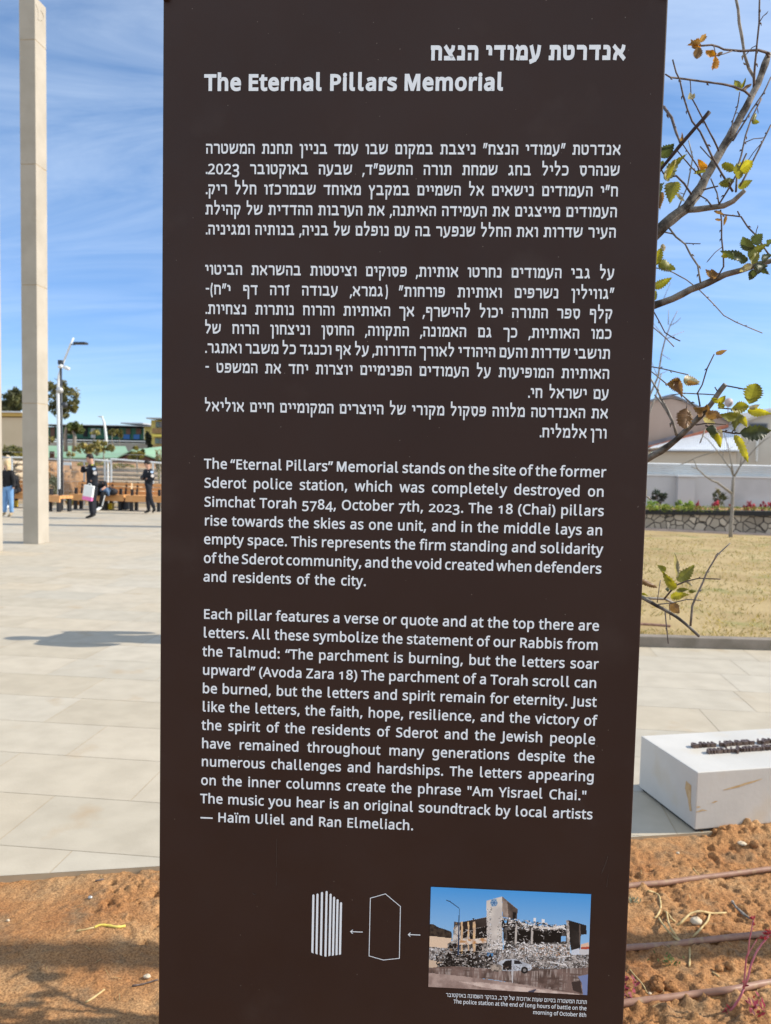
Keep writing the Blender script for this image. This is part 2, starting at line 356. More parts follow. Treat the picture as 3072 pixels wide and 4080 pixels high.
# lawn and its kerb
M_LAWN = mat('dry_lawn', (.33, .235, .105), (.44, .33, .165), .9, .95, .5, 30, c3=(.25, .235, .085), s3=1.6, bdist=.03, detail=9)
lawn = [(1.3, 8.16), (14, 9.15), (14, 21.2), (6.9, 21.55), (2.2, 22.6)]
tag(MB().prism([(x, y, -.155) for x, y in lawn], (0, 0, .215)).build('lawn', M_LAWN), kind='structure')
kd = Vector((1, .078, 0)).normalized()
ka = Vector((1.25, 8.075, .03)); 
tag(MB().beam(ka, ka+kd*12.8, .12, .15).build('lawn_kerb', mat('kerb_stone', (.19, .16, .125), (.26, .22, .18), 6, .9, .3, 40), bevel=.008), kind='structure')
g = np.random.default_rng(5); nb = 26000
gx = g.uniform(1.4, 12, nb); gy = 8.3+(g.uniform(0, 1, nb)**1.6)*12.5; ok = gy < 21.2; gx, gy = gx[ok], gy[ok]; nb = len(gx)
dens = fbm(gx*.9, gy*.9, 3, 4); ok = dens > .36; gx, gy, dens = gx[ok], gy[ok], dens[ok]; nb = len(gx)
ang = g.uniform(0, 2*PI, nb); hh = g.uniform(.015, .05, nb); ww = g.uniform(.004, .011, nb); lean = g.uniform(-.05, .05, (nb, 2))
b0 = np.stack([gx-np.cos(ang)*ww, gy-np.sin(ang)*ww, np.full(nb, .058)], -1); b1 = np.stack([gx+np.cos(ang)*ww, gy+np.sin(ang)*ww, np.full(nb, .058)], -1)
b2 = np.stack([gx+lean[:, 0], gy+lean[:, 1], .06+hh], -1)
gc = np.where((g.uniform(0, 1, nb) < .22+.5*(dens > .62))[:, None], np.array([.30, .27, .11]), np.array([.44, .35, .16]))*g.uniform(.7, 1.2, (nb, 1))
tag(npmesh('dry_grass', np.stack([b0, b1, b2], 1).reshape(-1, 3), np.arange(nb*3).reshape(-1, 3), M_FOL, cols=gc), label='short dry yellow grass covering the lawn', kind='stuff')

GLYPHS = '''"327;128,573 112,366 68,366 52,573;275,573 259,366 215,366 199,573
(241;32,220 35,285 45,348 60,409 83,468 113,522 150,573 217,573 167,493 132,407 111,315 103,221 107,159 116,98 132,38 154,-20 182,-75 216,-127 150,-127 113,-77 83,-24 60,34 45,94 35,156
)241;209,220 205,156 196,94 180,34 158,-24 128,-77 91,-127 25,-127 59,-75 87,-20 108,38 124,98 134,159 137,221 134,283 124,346 108,406 87,465 59,521 24,573 91,573 128,522 158,468 180,409 196,348 205,285
,215;154,84 136,23 111,-42 85,-103 33,-103 49,-38 63,31 73,93 148,93
.215;58,43 61,69 72,85 88,94 107,97 126,94 142,85 153,69 157,43 153,18 142,2 126,-8 107,-11 88,-8 72,2 61,18
0459;419,287 409,163 395,112 376,70 349,37 316,12 276,-3 229,-8 170,1 122,27 86,70 60,129 44,201 39,287 44,373 58,446 83,504 119,547 167,573 229,581 287,573 335,547 372,504 399,446 414,373;110,287 113,215 121,156 137,111 159,78 190,59 229,52 268,59 298,78 320,110 336,156 345,215 348,287 345,359 336,417 320,463 298,495 268,515 229,521 190,515 159,495 137,463 121,417 113,359
1459;285,0 216,0 216,400 216,439 217,470 219,499 196,477 169,455 108,405 71,452 226,573 285,573
2459;417,0 38,0 38,59 188,210 261,287 306,353 318,387 322,424 315,466 294,496 261,514 221,520 181,517 147,506 83,466 45,513 94,548 153,572 221,581 270,576 313,562 347,540 372,510 388,472 394,428 389,385 375,344 353,305 324,267 247,185 128,67 128,64 417,64
3459;395,439 392,403 381,372 363,347 340,326 310,311 277,302 277,298 337,283 379,255 405,214 413,163 407,116 390,74 360,40 318,14 263,-3 193,-8 110,-1 36,23 36,89 114,61 194,51 260,59 305,81 331,117 339,164 335,197 320,223 297,242 265,255 226,263 179,265 123,265 123,326 180,326 223,329 259,339 286,356 307,377 319,404 323,434 316,471 295,498 262,516 219,521 164,515 117,498 75,473 39,521 73,544 115,563 163,576 218,581 296,571 352,540 384,495
4459;443,130 359,130 359,0 291,0 291,130 17,130 17,190 286,576 359,576 359,193 443,193;291,374 291,412 293,444 294,474 295,500 292,500 276,468 257,438 86,193 291,193
5459;221,351 275,346 322,331 361,307 389,274 407,232 413,183 407,128 387,81 356,43 314,15 261,-2 199,-8 116,0 51,23 51,90 121,62 200,52 239,55 274,65 302,82 323,106 336,137 341,176 332,225 306,262 262,284 197,292 146,288 99,280 64,302 86,573 373,573 373,508 146,508 132,342 169,348
7459;109,0 344,508 35,508 35,573 419,573 419,518 187,0
8459;229,581 276,577 318,565 352,546 378,519 395,485 400,443 396,411 385,383 346,338 291,303 355,265 381,242 401,216 414,185 419,148 413,104 395,65 367,34 330,11 284,-3 231,-8 174,-3 126,10 89,33 61,63 45,101 39,146 43,183 56,214 75,241 99,264 158,299 107,336 71,383 61,411 58,444 63,485 80,518 107,545 141,565 182,577;108,145 116,107 138,76 176,55 229,48 281,55 319,76 342,108 350,148 346,174 335,197 293,235 229,265 217,270 157,237 121,197 111,173;228,524 188,518 155,502 134,476 127,441 130,414 141,391 179,357 232,330 282,357 317,392 327,414 330,441 323,476 302,502 270,518
:215;58,43 61,69 72,85 88,94 107,97 126,94 142,85 153,69 157,43 153,18 142,2 126,-8 107,-11 88,-8 72,2 61,18;58,387 61,412 72,429 88,438 107,441 126,438 142,429 153,412 157,387 153,362 142,345 126,335 107,332 88,335 72,345 61,362
A513;437,0 368,177 141,177 73,0 0,0 224,575 289,575 512,0;282,415 274,438 263,473 255,500 247,468 238,438 230,415 165,241 346,241
C507;323,517 280,513 241,502 206,482 178,456 155,423 139,383 129,337 125,286 131,220 147,164 175,117 213,83 262,62 322,55 394,62 460,78 460,15 393,-2 312,-8 232,1 166,28 115,72 78,131 56,203 49,287 53,349 67,406 89,456 120,499 159,534 206,559 261,575 324,581 409,572 482,547 453,486 394,508
E446;398,0 78,0 78,573 398,573 398,509 150,509 150,330 383,330 383,268 150,268 150,63 398,63
H594;516,0 443,0 443,267 150,267 150,0 78,0 78,573 150,573 150,330 443,330 443,573 516,573
J219;-3,-152 -37,-150 -63,-142 -63,-81 -35,-87 -5,-89 33,-81 50,-70 63,-53 71,-29 74,3 74,573 146,573 146,9 141,-42 128,-82 105,-113 75,-135 39,-148
M728;330,0 142,502 139,502 142,461 144,407 144,347 144,0 78,0 78,573 184,573 361,103 364,103 544,573 650,573 650,0 578,0 578,352 579,408 581,460 584,501 581,501 390,0
O627;577,287 573,224 561,166 540,116 510,73 473,38 428,13 375,-3 314,-8 251,-3 196,13 151,39 114,73 85,116 65,167 53,224 49,288 56,370 78,442 114,500 166,545 232,572 314,581 393,572 459,545 510,501 547,442 570,370;125,287 130,220 145,163 171,117 207,83 255,62 314,55 373,62 420,83 456,117 481,163 496,220 501,287 490,384 456,457 421,491 373,511 314,518 255,511 207,490 171,457 145,411 130,354
P485;229,573 326,562 393,528 421,495 439,454 444,404 433,336 417,306 395,278 364,255 324,238 275,227 216,223 150,223 150,0 78,0 78,573;223,511 150,511 150,285 208,285 258,288 298,296 330,311 352,334 365,363 370,401 361,449 334,484 289,504
R499;236,573 301,568 353,555 393,532 422,500 439,460 444,410 440,368 427,334 408,306 385,285 330,257 487,0 403,0 264,237 150,237 150,0 78,0 78,573;232,510 150,510 150,298 236,298 296,304 338,325 362,359 370,407 366,440 355,467 336,486 310,500 275,507
S440;403,153 396,106 378,66 348,35 307,11 257,-3 198,-8 137,-5 83,4 41,19 41,88 113,65 201,55 240,57 273,66 298,79 316,98 327,120 330,147 327,173 318,194 302,213 277,230 196,265 131,294 85,330 57,375 48,435 54,477 71,513 99,542 136,563 180,576 231,581 318,572 389,549 366,487 302,508 229,517 196,515 169,507 148,494 133,478 124,457 121,434 124,407 133,386 149,367 172,351 246,318 332,279 362,255 385,228 398,194
T446;259,0 187,0 187,509 8,509 8,573 437,573 437,509 259,509
U586;513,202 507,146 489,95 459,52 416,20 360,-1 290,-8 225,-2 171,18 128,50 97,93 78,144 72,204 72,573 144,573 144,201 154,139 182,93 228,64 294,55 342,59 379,73 407,96 427,126 438,161 442,202 442,573 513,573
Y454;227,291 376,573 454,573 263,222 263,0 191,0 191,219 0,573 79,573
Z459;427,0 30,0 30,55 332,508 40,508 40,573 419,573 419,518 118,64 427,64
a450;231,437 299,428 347,403 376,358 385,293 385,0 334,0 320,61 317,61 279,22 234,-1 172,-8 136,-5 103,6 75,23 55,48 41,80 37,119 50,176 87,219 152,245 243,257 316,259 316,285 310,330 293,359 265,375 227,380 163,370 106,347 84,400 151,426;252,208 184,200 141,182 118,155 110,119 115,87 132,66 157,53 188,49 238,56 279,79 306,117 315,172 315,210
b493;139,461 138,410 135,373 139,373 161,398 189,419 226,432 272,437 322,431 365,412 401,381 428,338 444,283 449,215 444,147 427,91 400,48 365,17 322,-2 272,-8 226,-3 189,10 161,31 139,55 133,55 119,0 68,0 68,609 139,609;260,379 219,374 188,361 165,339 150,308 142,268 139,217 139,214 145,144 165,93 202,61 261,51 312,61 348,93 369,145 376,216 369,287 348,338 311,368
c385;241,-8 187,-2 139,15 99,45 69,87 50,143 44,213 51,284 71,342 102,385 142,415 191,432 245,438 309,431 358,415 337,356 292,370 244,376 204,371 172,358 148,335 131,303 120,263 117,213 120,166 131,126 148,94 172,71 202,58 240,53 302,60 351,78 351,15 304,-2
d493;221,-8 171,-2 128,17 92,48 65,91 49,146 44,214 49,282 66,338 93,381 128,413 171,432 221,438 280,429 323,407 354,374 359,374 356,405 354,438 354,609 425,609 425,0 368,0 358,58 354,58 323,24 279,1;232,51 290,60 328,88 348,135 355,200 355,213 349,284 329,336 291,369 231,379 181,368 146,334 124,281 117,213 124,144 146,93 181,61
e452;234,438 286,432 329,414 364,385 390,346 406,299 411,244 411,201 117,201 127,137 154,90 197,62 254,52 327,60 392,82 392,20 327,-1 251,-8 194,-2 143,17 101,48 70,91 51,146 44,212 50,277 68,333 96,378 134,411 181,431;233,380 188,372 154,348 130,309 119,257 338,257 335,292 326,322 312,346 292,364 266,376
f276;266,375 158,375 158,0 87,0 87,375 12,375 12,408 87,432 87,457 92,507 104,547 124,577 152,597 186,609 227,613 274,609 310,599 292,544 262,552 228,556 197,550 175,532 162,502 158,458 158,430 266,430
g493;221,438 261,434 297,422 329,402 355,373 359,373 369,430 425,430 425,-7 420,-63 404,-109 378,-146 341,-172 293,-187 233,-192 147,-186 78,-165 78,-100 149,-125 237,-134 286,-126 324,-101 347,-63 355,-13 355,4 356,32 358,57 354,57 329,28 299,8 263,-4 221,-8 170,-2 126,18 91,51 56,121 44,214 56,306 91,377 126,411 169,431;230,379 197,374 169,359 147,336 130,303 120,262 117,213 124,143 146,92 182,60 232,50 288,58 309,69 326,85 349,131 356,197 356,214 353,267 343,309 326,340 302,362 270,374
h496;139,431 138,399 135,370 140,370 174,407 221,429 273,437 321,433 360,421 391,400 413,370 426,330 431,280 431,0 361,0 361,275 355,321 338,353 308,372 265,379 222,374 189,360 166,338 150,308 142,269 139,222 139,0 68,0 68,609 139,609
i207;139,430 139,0 68,0 68,430;104,591 133,580 142,566 145,546 142,526 133,512 104,501 88,504 75,512 66,526 63,546 66,566 75,580 88,588
k428;138,291 137,257 135,221 138,221 152,240 172,264 189,285 326,430 409,430 235,246 421,0 336,0 187,200 138,158 138,0 68,0 68,609 138,609
l207;139,0 68,0 68,609 139,609
m750;540,438 603,429 649,401 676,352 685,280 685,0 615,0 615,277 610,321 594,353 567,372 528,379 474,369 438,342 418,298 411,237 411,0 342,0 342,277 332,333 320,353 303,367 281,376 253,379 215,374 185,360 164,338 150,308 141,269 139,223 139,0 68,0 68,430 125,430 136,371 140,371 173,409 217,431 266,438 312,433 349,420 378,398 398,366 402,366 427,398 461,420 499,433
n496;275,438 343,429 391,401 421,352 431,280 431,0 361,0 361,275 355,321 338,353 308,372 265,379 204,368 166,338 146,289 139,223 139,0 68,0 68,430 125,430 136,371 140,371 175,409 222,431
o485;442,216 438,165 428,121 411,82 388,51 359,25 324,7 285,-4 241,-8 200,-4 163,7 129,25 100,51 77,82 59,121 48,165 44,216 50,282 68,336 97,380 137,412 186,431 244,438 299,431 347,412 387,380 417,336 436,282;117,216 120,169 130,128 147,95 172,71 203,56 243,51 282,56 314,71 339,95 356,128 366,169 369,216 365,263 355,303 338,335 314,359 282,374 242,379 185,368 147,335 124,284
p493;273,438 322,432 365,413 401,383 428,339 444,284 449,216 444,148 427,93 401,49 365,17 322,-2 272,-8 213,1 170,24 139,55 134,55 137,20 139,-16 139,-192 68,-192 68,430 126,430 136,371 139,371 170,405 213,429;260,379 221,374 190,362 167,342 152,313 142,275 139,229 139,216 142,167 150,126 165,93 188,70 220,55 261,51 297,56 326,72 348,98 364,131 373,171 376,217 369,283 348,334 311,367
q493;354,-9 355,25 358,58 354,58 332,32 303,11 266,-3 219,-8 170,-2 128,17 93,48 66,91 49,146 44,214 50,282 67,338 93,381 129,413 172,432 221,438 267,433 304,419 333,397 355,371 358,371 369,430 425,430 425,-192 354,-192;233,51 272,55 304,67 327,87 342,116 352,153 355,199 355,213 348,285 328,337 290,369 231,379 181,368 145,334 124,281 117,213 124,145 146,93 182,61
r331;269,438 295,437 319,433 310,368 287,372 264,374 217,363 176,334 149,289 139,229 139,0 68,0 68,430 126,430 134,351 137,351 170,395 214,426 240,435
s384;348,119 343,80 327,49 302,24 268,6 226,-4 176,-8 99,-1 42,19 42,83 104,60 178,49 224,53 256,66 274,86 280,112 271,141 239,167 174,196 103,228 76,245 57,266 45,292 41,324 52,372 85,408 137,430 202,438 275,430 339,409 315,353 258,372 197,380 159,377 131,366 114,350 108,328 119,298 154,274 219,246 289,215 314,197 333,176 344,150
t290;212,50 245,53 272,59 272,5 240,-4 200,-8 167,-5 138,4 112,20 91,44 78,79 74,125 74,375 13,375 13,409 75,437 103,528 144,528 144,430 269,430 269,375 144,375 144,127 149,93 163,69 185,54
u496;427,430 427,0 370,0 359,57 356,57 321,20 273,-1 220,-8 173,-4 134,8 103,29 81,59 68,99 63,148 63,430 135,430 135,153 141,108 158,76 188,57 230,51 273,55 306,69 330,91 345,121 354,160 357,206 357,430
v408;163,0 0,430 75,430 167,176 180,137 193,96 201,63 204,63 214,96 227,138 241,176 332,430 407,430 244,0
w631;346,243 336,276 328,308 321,335 316,357 313,357 308,335 302,307 294,275 284,242 207,1 127,1 9,431 82,431 141,201 153,154 163,109 169,73 172,73 178,97 185,128 193,160 201,188 277,431 354,431 428,188 440,149 451,109 457,74 460,74 466,108 477,153 489,201 549,431 621,431 502,1 419,1
y409;1,430 76,430 169,185 184,144 196,105 205,68 209,68 224,121 245,186 333,430 409,430 224,-59 188,-130 165,-156 138,-176 106,-188 67,-192 34,-190 9,-186 9,-130 30,-133 56,-135 99,-126 130,-99 152,-59 174,-2
z377;346,0 31,0 31,47 262,375 45,375 45,430 340,430 340,377 112,55 346,55
ï207;139,0 68,0 68,430 139,430;-9,546 -6,564 2,576 29,585 55,576 64,564 67,546 64,529 55,516 29,506 2,516 -6,529;142,546 145,564 153,576 179,585 205,576 214,564 217,546 214,529 205,516 179,506 153,516 145,529
—802;32,184 32,246 770,246 770,184
“288;278,573 263,507 249,438 238,376 162,376 156,385 175,445 200,511 226,573;130,573 115,507 100,438 90,376 14,376 10,385 28,445 53,511 79,573
”288;278,564 260,503 235,437 209,376 156,376 172,441 186,510 197,573 273,573;130,564 111,503 87,437 61,376 10,376 21,424 32,476 41,527 49,573 124,573
 209'''
# ------------------------------------------------------------------ the sign
SA = YAW - .04711                                   # heading of the sign's face
SU = Vector((math.cos(SA), math.sin(SA), 0)); SN = Vector((math.sin(SA), -math.cos(SA), 0))
SO = Vector((HEAD.x*1.5, HEAD.y*1.5, 0))
def on_sign(px, py):
    d = ray(px, py); t = ((SO+Vector((0, 0, CAMZ))-CAM).dot(SN))/d.dot(SN); q = CAM+d*t-SO
    return q.dot(SU), q.z-CAMZ
def sign_mat():
    M = bpy.data.materials.new('brown_painted_steel'); M.use_nodes = True; t = M.node_tree; n = t.nodes; l = t.links
    b = n['Principled BSDF']; b.inputs['Specular IOR Level'].default_value = .22
    tcn = n.new('ShaderNodeTexCoord')
    def nz(sc, det=5, st_=None):
        q = n.new('ShaderNodeTexNoise'); q.inputs['Scale'].default_value = sc; q.inputs['Detail'].default_value = det
        v = tcn.outputs['Object']
        if st_: mp_ = n.new('ShaderNodeMapping'); mp_.inputs['Scale'].default_value = st_; l.new(v, mp_.inputs[0]); v = mp_.outputs[0]
        l.new(v, q.inputs['Vector']); return q.outputs[0]
    def ramp(src, p0, c0, p1, c1):
        r = n.new('ShaderNodeValToRGB'); r.color_ramp.elements[0].position = p0; r.color_ramp.elements[0].color = (*c0, 1); r.color_ramp.elements[1].position = p1; r.color_ramp.elements[1].color = (*c1, 1)
        l.new(src, r.inputs[0]); return r.outputs[0]
    base = ramp(nz(3.5), .3, (.0325, .0168, .0132), .7, (.0395, .0217, .0172))
    v = n.new('ShaderNodeTexVoronoi'); v.inputs['Scale'].default_value = 44; l.new(tcn.outputs['Object'], v.inputs['Vector'])
    dots = ramp(v.outputs['Distance'], .028, (.6, .6, .6), .05, (0, 0, 0))
    gate = ramp(nz(11, 2), .50, (0, 0, 0), .54, (1, 1, 1))
    mu = n.new('ShaderNodeMath'); mu.operation = 'MULTIPLY'; l.new(dots, mu.inputs[0]); l.new(gate, mu.inputs[1])
    mm = n.new('ShaderNodeMix'); mm.data_type = 'RGBA'; l.new(mu.outputs[0], mm.inputs['Factor']); l.new(base, mm.inputs['A']); mm.inputs['B'].default_value = (.25, .22, .19, 1)
    smear = ramp(nz(6, 8), .6, (0, 0, 0), .8, (.16, .16, .16))
    m2 = n.new('ShaderNodeMix'); m2.data_type = 'RGBA'; l.new(smear, m2.inputs['Factor']); l.new(mm.outputs['Result'], m2.inputs['A']); m2.inputs['B'].default_value = (.12, .10, .09, 1)
    l.new(m2.outputs['Result'], b.inputs['Base Color'])
    l.new(ramp(nz(14, 6), .3, (.40, .40, .40), .7, (.54, .54, .54)), b.inputs['Roughness'])
    bn = n.new('ShaderNodeBump'); bn.inputs['Strength'].default_value = .12; bn.inputs['Distance'].default_value = .001; l.new(nz(420, 4), bn.inputs['Height']); l.new(bn.outputs[0], b.inputs['Normal'])
    return M
M_SIGN = sign_mat()
sign = thing('memorial_sign', 'tall dark brown steel sign panel with white Hebrew and English text and a printed photograph', 'sign', SO, SA)
UL0, UL1, UR0, UR1 = -.4254, -.4283, .4820, .4780            # edges at v=.83 and v=-1.12, very slightly tapered
def edge_u(a, b, v): return a + (b-a)*(v-.83)/(-1.12-.83)
VT, VB, TH_ = .95, -CAMZ, .055
mb = MB()
pts = [(edge_u(UL0, UL1, VT), VT), (edge_u(UR0, UR1, VT), VT), (edge_u(UR0, UR1, VB), VB), (edge_u(UL0, UL1, VB), VB)]
mb.prism([(u, 0, v+CAMZ) for u, v in pts], (0, TH_, 0))
mb.build('panel', M_SIGN, sign, local=True, bevel=.0025)
for sgn in (0, 1):
    u = edge_u(UL0, UL1, .84)+.0065 if sgn == 0 else edge_u(UR0, UR1, .84)-.0075
    q = MB().box((u, -.0035, .845+CAMZ), (.011, .0072, .036)); q.box((u, -.0075, .850+CAMZ), (.005, .002, .008))
    q.build('edge_clip', M_DARKW, sign, local=True, bevel=.001)
M_SCR = mat('rubbed_paint', (.075, .055, .045), (.12, .095, .08), 60, .6)
for pts_ in ([(-.197, -.735), (-.1972, -.790)], [(-.1965, -.800), (-.1968, -.828)], [(-.243, -.845), (-.240, -.848), (-.236, -.846)], [(.425, -.775), (.432, -.755), (.436, -.74)], [(.436, -.80), (.438, -.775)], [(.355, -.115), (.3555, -.121)], [(.38, .41), (.392, .409)], [(.36, .447), (.374, .4462)]):
    q = MB()
    for a_, b_ in zip(pts_, pts_[1:]): q.beam((a_[0], -.0003, a_[1]+CAMZ), (b_[0], -.0003, b_[1]+CAMZ), .0004, .0011, up=(0, -1, 0) if a_[0] != b_[0] else (1, 0, 0))
    q.build('scratch', M_SCR, sign, local=True)
# --- lettering
GLY = {}
for ln in GLYPHS.split('\n'):
    ch = ln[0]; parts = ln[1:].split(';'); GLY[ch] = (float(parts[0]), [[tuple(map(float, p.split(','))) for p in q.split(' ')] for q in parts[1:]])
GLY['M'] = (704, [[(76, 0), (76, 573), (196, 573), (352, 170), (508, 573), (628, 573), (628, 0), (556, 0), (556, 420), (390, 0), (314, 0), (148, 420), (148, 0)]])
GLY['l'] = (300, [[(76, 612), (148, 612), (148, 118), (152, 84), (166, 66), (192, 60), (226, 60), (226, 0), (176, -4), (128, 6), (96, 30), (80, 66), (76, 112)]])
# ink-trap free 'l' with a tail; old-style figures sit on or below the x-height
LOW = set('abcdefghijklmnopqrstuvwxyzï')
def area(p): return sum(p[i][0]*p[(i+1) % len(p)][1]-p[(i+1) % len(p)][0]*p[i][1] for i in range(len(p)))/2
def offs(p, d):
    out = []; n = len(p)
    for i in range(n):
        a, b, c = p[i-1], p[i], p[(i+1) % n]
        e1 = (b[0]-a[0], b[1]-a[1]); e2 = (c[0]-b[0], c[1]-b[1]); l1 = math.hypot(*e1) or 1; l2 = math.hypot(*e2) or 1
        n1 = (-e1[1]/l1, e1[0]/l1); n2 = (-e2[1]/l2, e2[0]/l2); m_ = (n1[0]+n2[0], n1[1]+n2[1]); ml = math.hypot(*m_) or 1
        m_ = (m_[0]/ml, m_[1]/ml); k = d/max(m_[0]*n1[0]+m_[1]*n1[1], .5); out.append((b[0]+m_[0]*k, b[1]+m_[1]*k))
    return out
def tess(contours):
    """outer contours with their holes -> list of (verts, tris)"""
    outs = [c for c in contours if area(c) < 0]; holes = [c for c in contours if area(c) >= 0]; res = []
    for o_ in outs:
        xs = [p[0] for p in o_]; ys = [p[1] for p in o_]
        hs = [h for h in holes if min(xs) <= h[0][0] <= max(xs) and min(ys) <= h[0][1] <= max(ys)]
        polys = [[Vector((x, y, 0)) for x, y in c] for c in [o_]+hs]
        tri = tessellate_polygon(polys); vv = [(q.x, q.y) for c in polys for q in c]; res.append((vv, tri))
    return res
_gc = {}
def latin(ch, d):
    if (ch, d) not in _gc:
        adv, cs = GLY[ch]; cs = [offs(c, d) for c in cs]
        if ch in LOW: cs = [[(x, y*1.05) for x, y in c] for c in cs]
        if ch in '012': cs = [[(x, y*.80) for x, y in c] for c in cs]
        if ch in '3457': cs = [[(x, y-125) for x, y in c] for c in cs]
        _gc[ch, d] = (adv+1.25*d, tess(cs))
    return _gc[ch, d]
# Hebrew letters as strokes in a box one letter-height tall; 'r' rounds a corner
HEB = {
 'א': (.74, [[(0, 1), (.74, 0)], [(.72, 1), (.70, .74), (.47, .42)], [(.03, 0), (.05, .30), (.27, .62)]]),
 'ב': (.72, [[(.04, 1), (.56, 1, 'r'), (.56, 0)], [(0, 0), (.72, 0)]]),
 'ג': (.46, [[(.08, 1), (.33, 1, 'r'), (.33, .4), (.45, 0)], [(0, 0), (.10, 0), (.30, .30)]]),
 'ד': (.68, [[(0, 1), (.68, 1)], [(.55, 1), (.55, 0)]]),
 'ה': (.64, [[(0, 1), (.64, 1, 'r'), (.64, 0)], [(.05, .56), (.05, 0)]]),
 'ו': (.24, [[(0, 1), (.24, 1, 'r'), (.24, 0)]]),
 'ז': (.38, [[(0, 1), (.38, .98)], [(.24, 1), (.22, 0)]]),
 'ח': (.68, [[(0, 1), (.67, 1, 'r'), (.67, 0)], [(.05, 1), (.05, 0)]]),
 'ט': (.70, [[(0, 1), (.04, 0, 'r'), (.68, 0, 'R'), (.70, 1, 'R'), (.38, 1)]]),
 'י': (.22, [[(0, 1), (.22, 1, 'r'), (.22, .48)]]),
 'כ': (.60, [[(.02, 1), (.60, 1, 'R'), (.60, 0, 'R'), (0, 0)]]),
 'ך': (.58, [[(0, 1), (.58, 1, 'r'), (.58, -.34)]]),
 'ל': (.58, [[(.03, 1.36), (.03, 1), (.57, 1, 'r'), (.53, .62), (.20, 0)]]),
 'מ': (.74, [[(0, 1), (.15, .74), (.05, 0)], [(.15, .70), (.36, 1), (.74, 1, 'R'), (.74, 0), (.38, 0)]]),
 'ם': (.68, [[(0, 1), (.68, 1, 'r'), (.68, 0), (.06, 0), (.06, 1)]]),
 'נ': (.42, [[(.06, 1), (.38, 1, 'r'), (.38, 0), (0, 0)]]),
 'ן': (.24, [[(0, 1), (.24, 1, 'r'), (.24, -.34)]]),
 'ס': (.70, [[(0, 1), (.70, 1, 'r'), (.66, .0, 'R'), (.12, 0, 'R'), (.08, 1)]]),
 'ע': (.66, [[(0, 1), (.24, .08)], [(.64, 1), (.56, .34, 'R'), (.30, .04), (-.02, -.07)]]),
 'פ': (.66, [[(.30, .50), (.06, .50), (.06, 1), (.64, 1, 'r'), (.64, 0, 'R'), (0, 0)]]),
 'ף': (.66, [[(.30, .50), (.06, .50), (.06, 1), (.64, 1, 'r'), (.64, -.34)]]),
 'צ': (.66, [[(.02, 1), (.58, .18), (.60, 0), (0, 0)], [(.62, 1), (.60, .74), (.36, .50)]]),
 'ץ': (.60, [[(0, 1), (.26, .42), (.26, -.34)], [(.58, 1), (.54, .68), (.28, .44)]]),
 'ק': (.68, [[(0, 1), (.68, 1, 'r'), (.64, .62), (.42, 0)], [(.08, .62), (.08, -.34)]]),
 'ר': (.58, [[(0, 1), (.57, 1, 'r'), (.57, 0)]]),
 'ש': (.92, [[(0, 1), (.10, 0), (.52, 0, 'R'), (.86, .35), (.92, 1)], [(.47, 1), (.43, .62), (.10, .36)]]),
 'ת': (.74, [[(.06, 1), (.72, 1, 'r'), (.72, 0)], [(.18, 1), (.17, 0), (0, 0)]]),
}
def stroke(pts, wd, wmul):
    h = wd/2; P = []
    for p in pts:
        P.append((p[0], p[1], p[2] if len(p) > 2 else ''))
    # inset into the box, so that the outline stays within it
    W = max(max(p[0] for p in P), .01)
    Q = []
    for x, y, f in P:
        yy = y-h if y >= .99 and y < 1.1 else (y+h if -.01 <= y <= .01 else y)
        Q.append((x, yy, f))
    out = [Q[0][:2]]
    for i in range(1, len(Q)-1):
        a, b, c = Q[i-1], Q[i], Q[i+1]
        if b[2]:
            r = (.20 if b[2] == 'r' else .34)
            def mv(p): 
                l = math.hypot(p[0]-b[0], p[1]-b[1]); k = min(r, l*.5)/l; return (b[0]+(p[0]-b[0])*k, b[1]+(p[1]-b[1])*k)
            s, e = mv(a), mv(c)
            for k in range(6):
                t = k/5; out.append(((1-t)**2*s[0]+2*t*(1-t)*b[0]+t*t*e[0], (1-t)**2*s[1]+2*t*(1-t)*b[1]+t*t*e[1]))
        else: out.append(b[:2])
    out.append(Q[-1][:2])
    # square caps: run on by half the width where an end meets the box
    def ext(a, b, y0):
        l = math.hypot(a[0]-b[0], a[1]-b[1]) or 1; k = h/l; return (a[0]+(a[0]-b[0])*k, a[1]+(a[1]-b[1])*k)
    out[0] = ext(out[0], out[1], 0); out[-1] = ext(out[-1], out[-2], 0)
    lft, rgt = [], []; n = len(out)
    for i in range(n):
        a = out[max(i-1, 0)]; c = out[min(i+1, n-1)]; b = out[i]
        def nn(p, q):
            l = math.hypot(q[0]-p[0], q[1]-p[1]) or 1; return (-(q[1]-p[1])/l, (q[0]-p[0])/l)
        n1 = nn(a, b) if i else nn(b, c); n2 = nn(b, c) if i < n-1 else n1
        m_ = (n1[0]+n2[0], n1[1]+n2[1]); l = math.hypot(*m_) or 1; m_ = (m_[0]/l, m_[1]/l); k = h/max(m_[0]*n1[0]+m_[1]*n1[1], .45)
        lft.append((b[0]+m_[0]*k, b[1]+m_[1]*k)); rgt.append((b[0]-m_[0]*k, b[1]-m_[1]*k))
    vv = lft+rgt; tri = []
    for i in range(n-1): tri += [(i, i+1, n+i+1), (i, n+i+1, n+i)]
    return vv, tri
def rect(x0, y0, x1, y1, sl=0): return ([(x0, y0), (x1, y0), (x1+sl, y1), (x0+sl, y1)], [(0, 1, 2), (0, 2, 3)])
_hc = {}
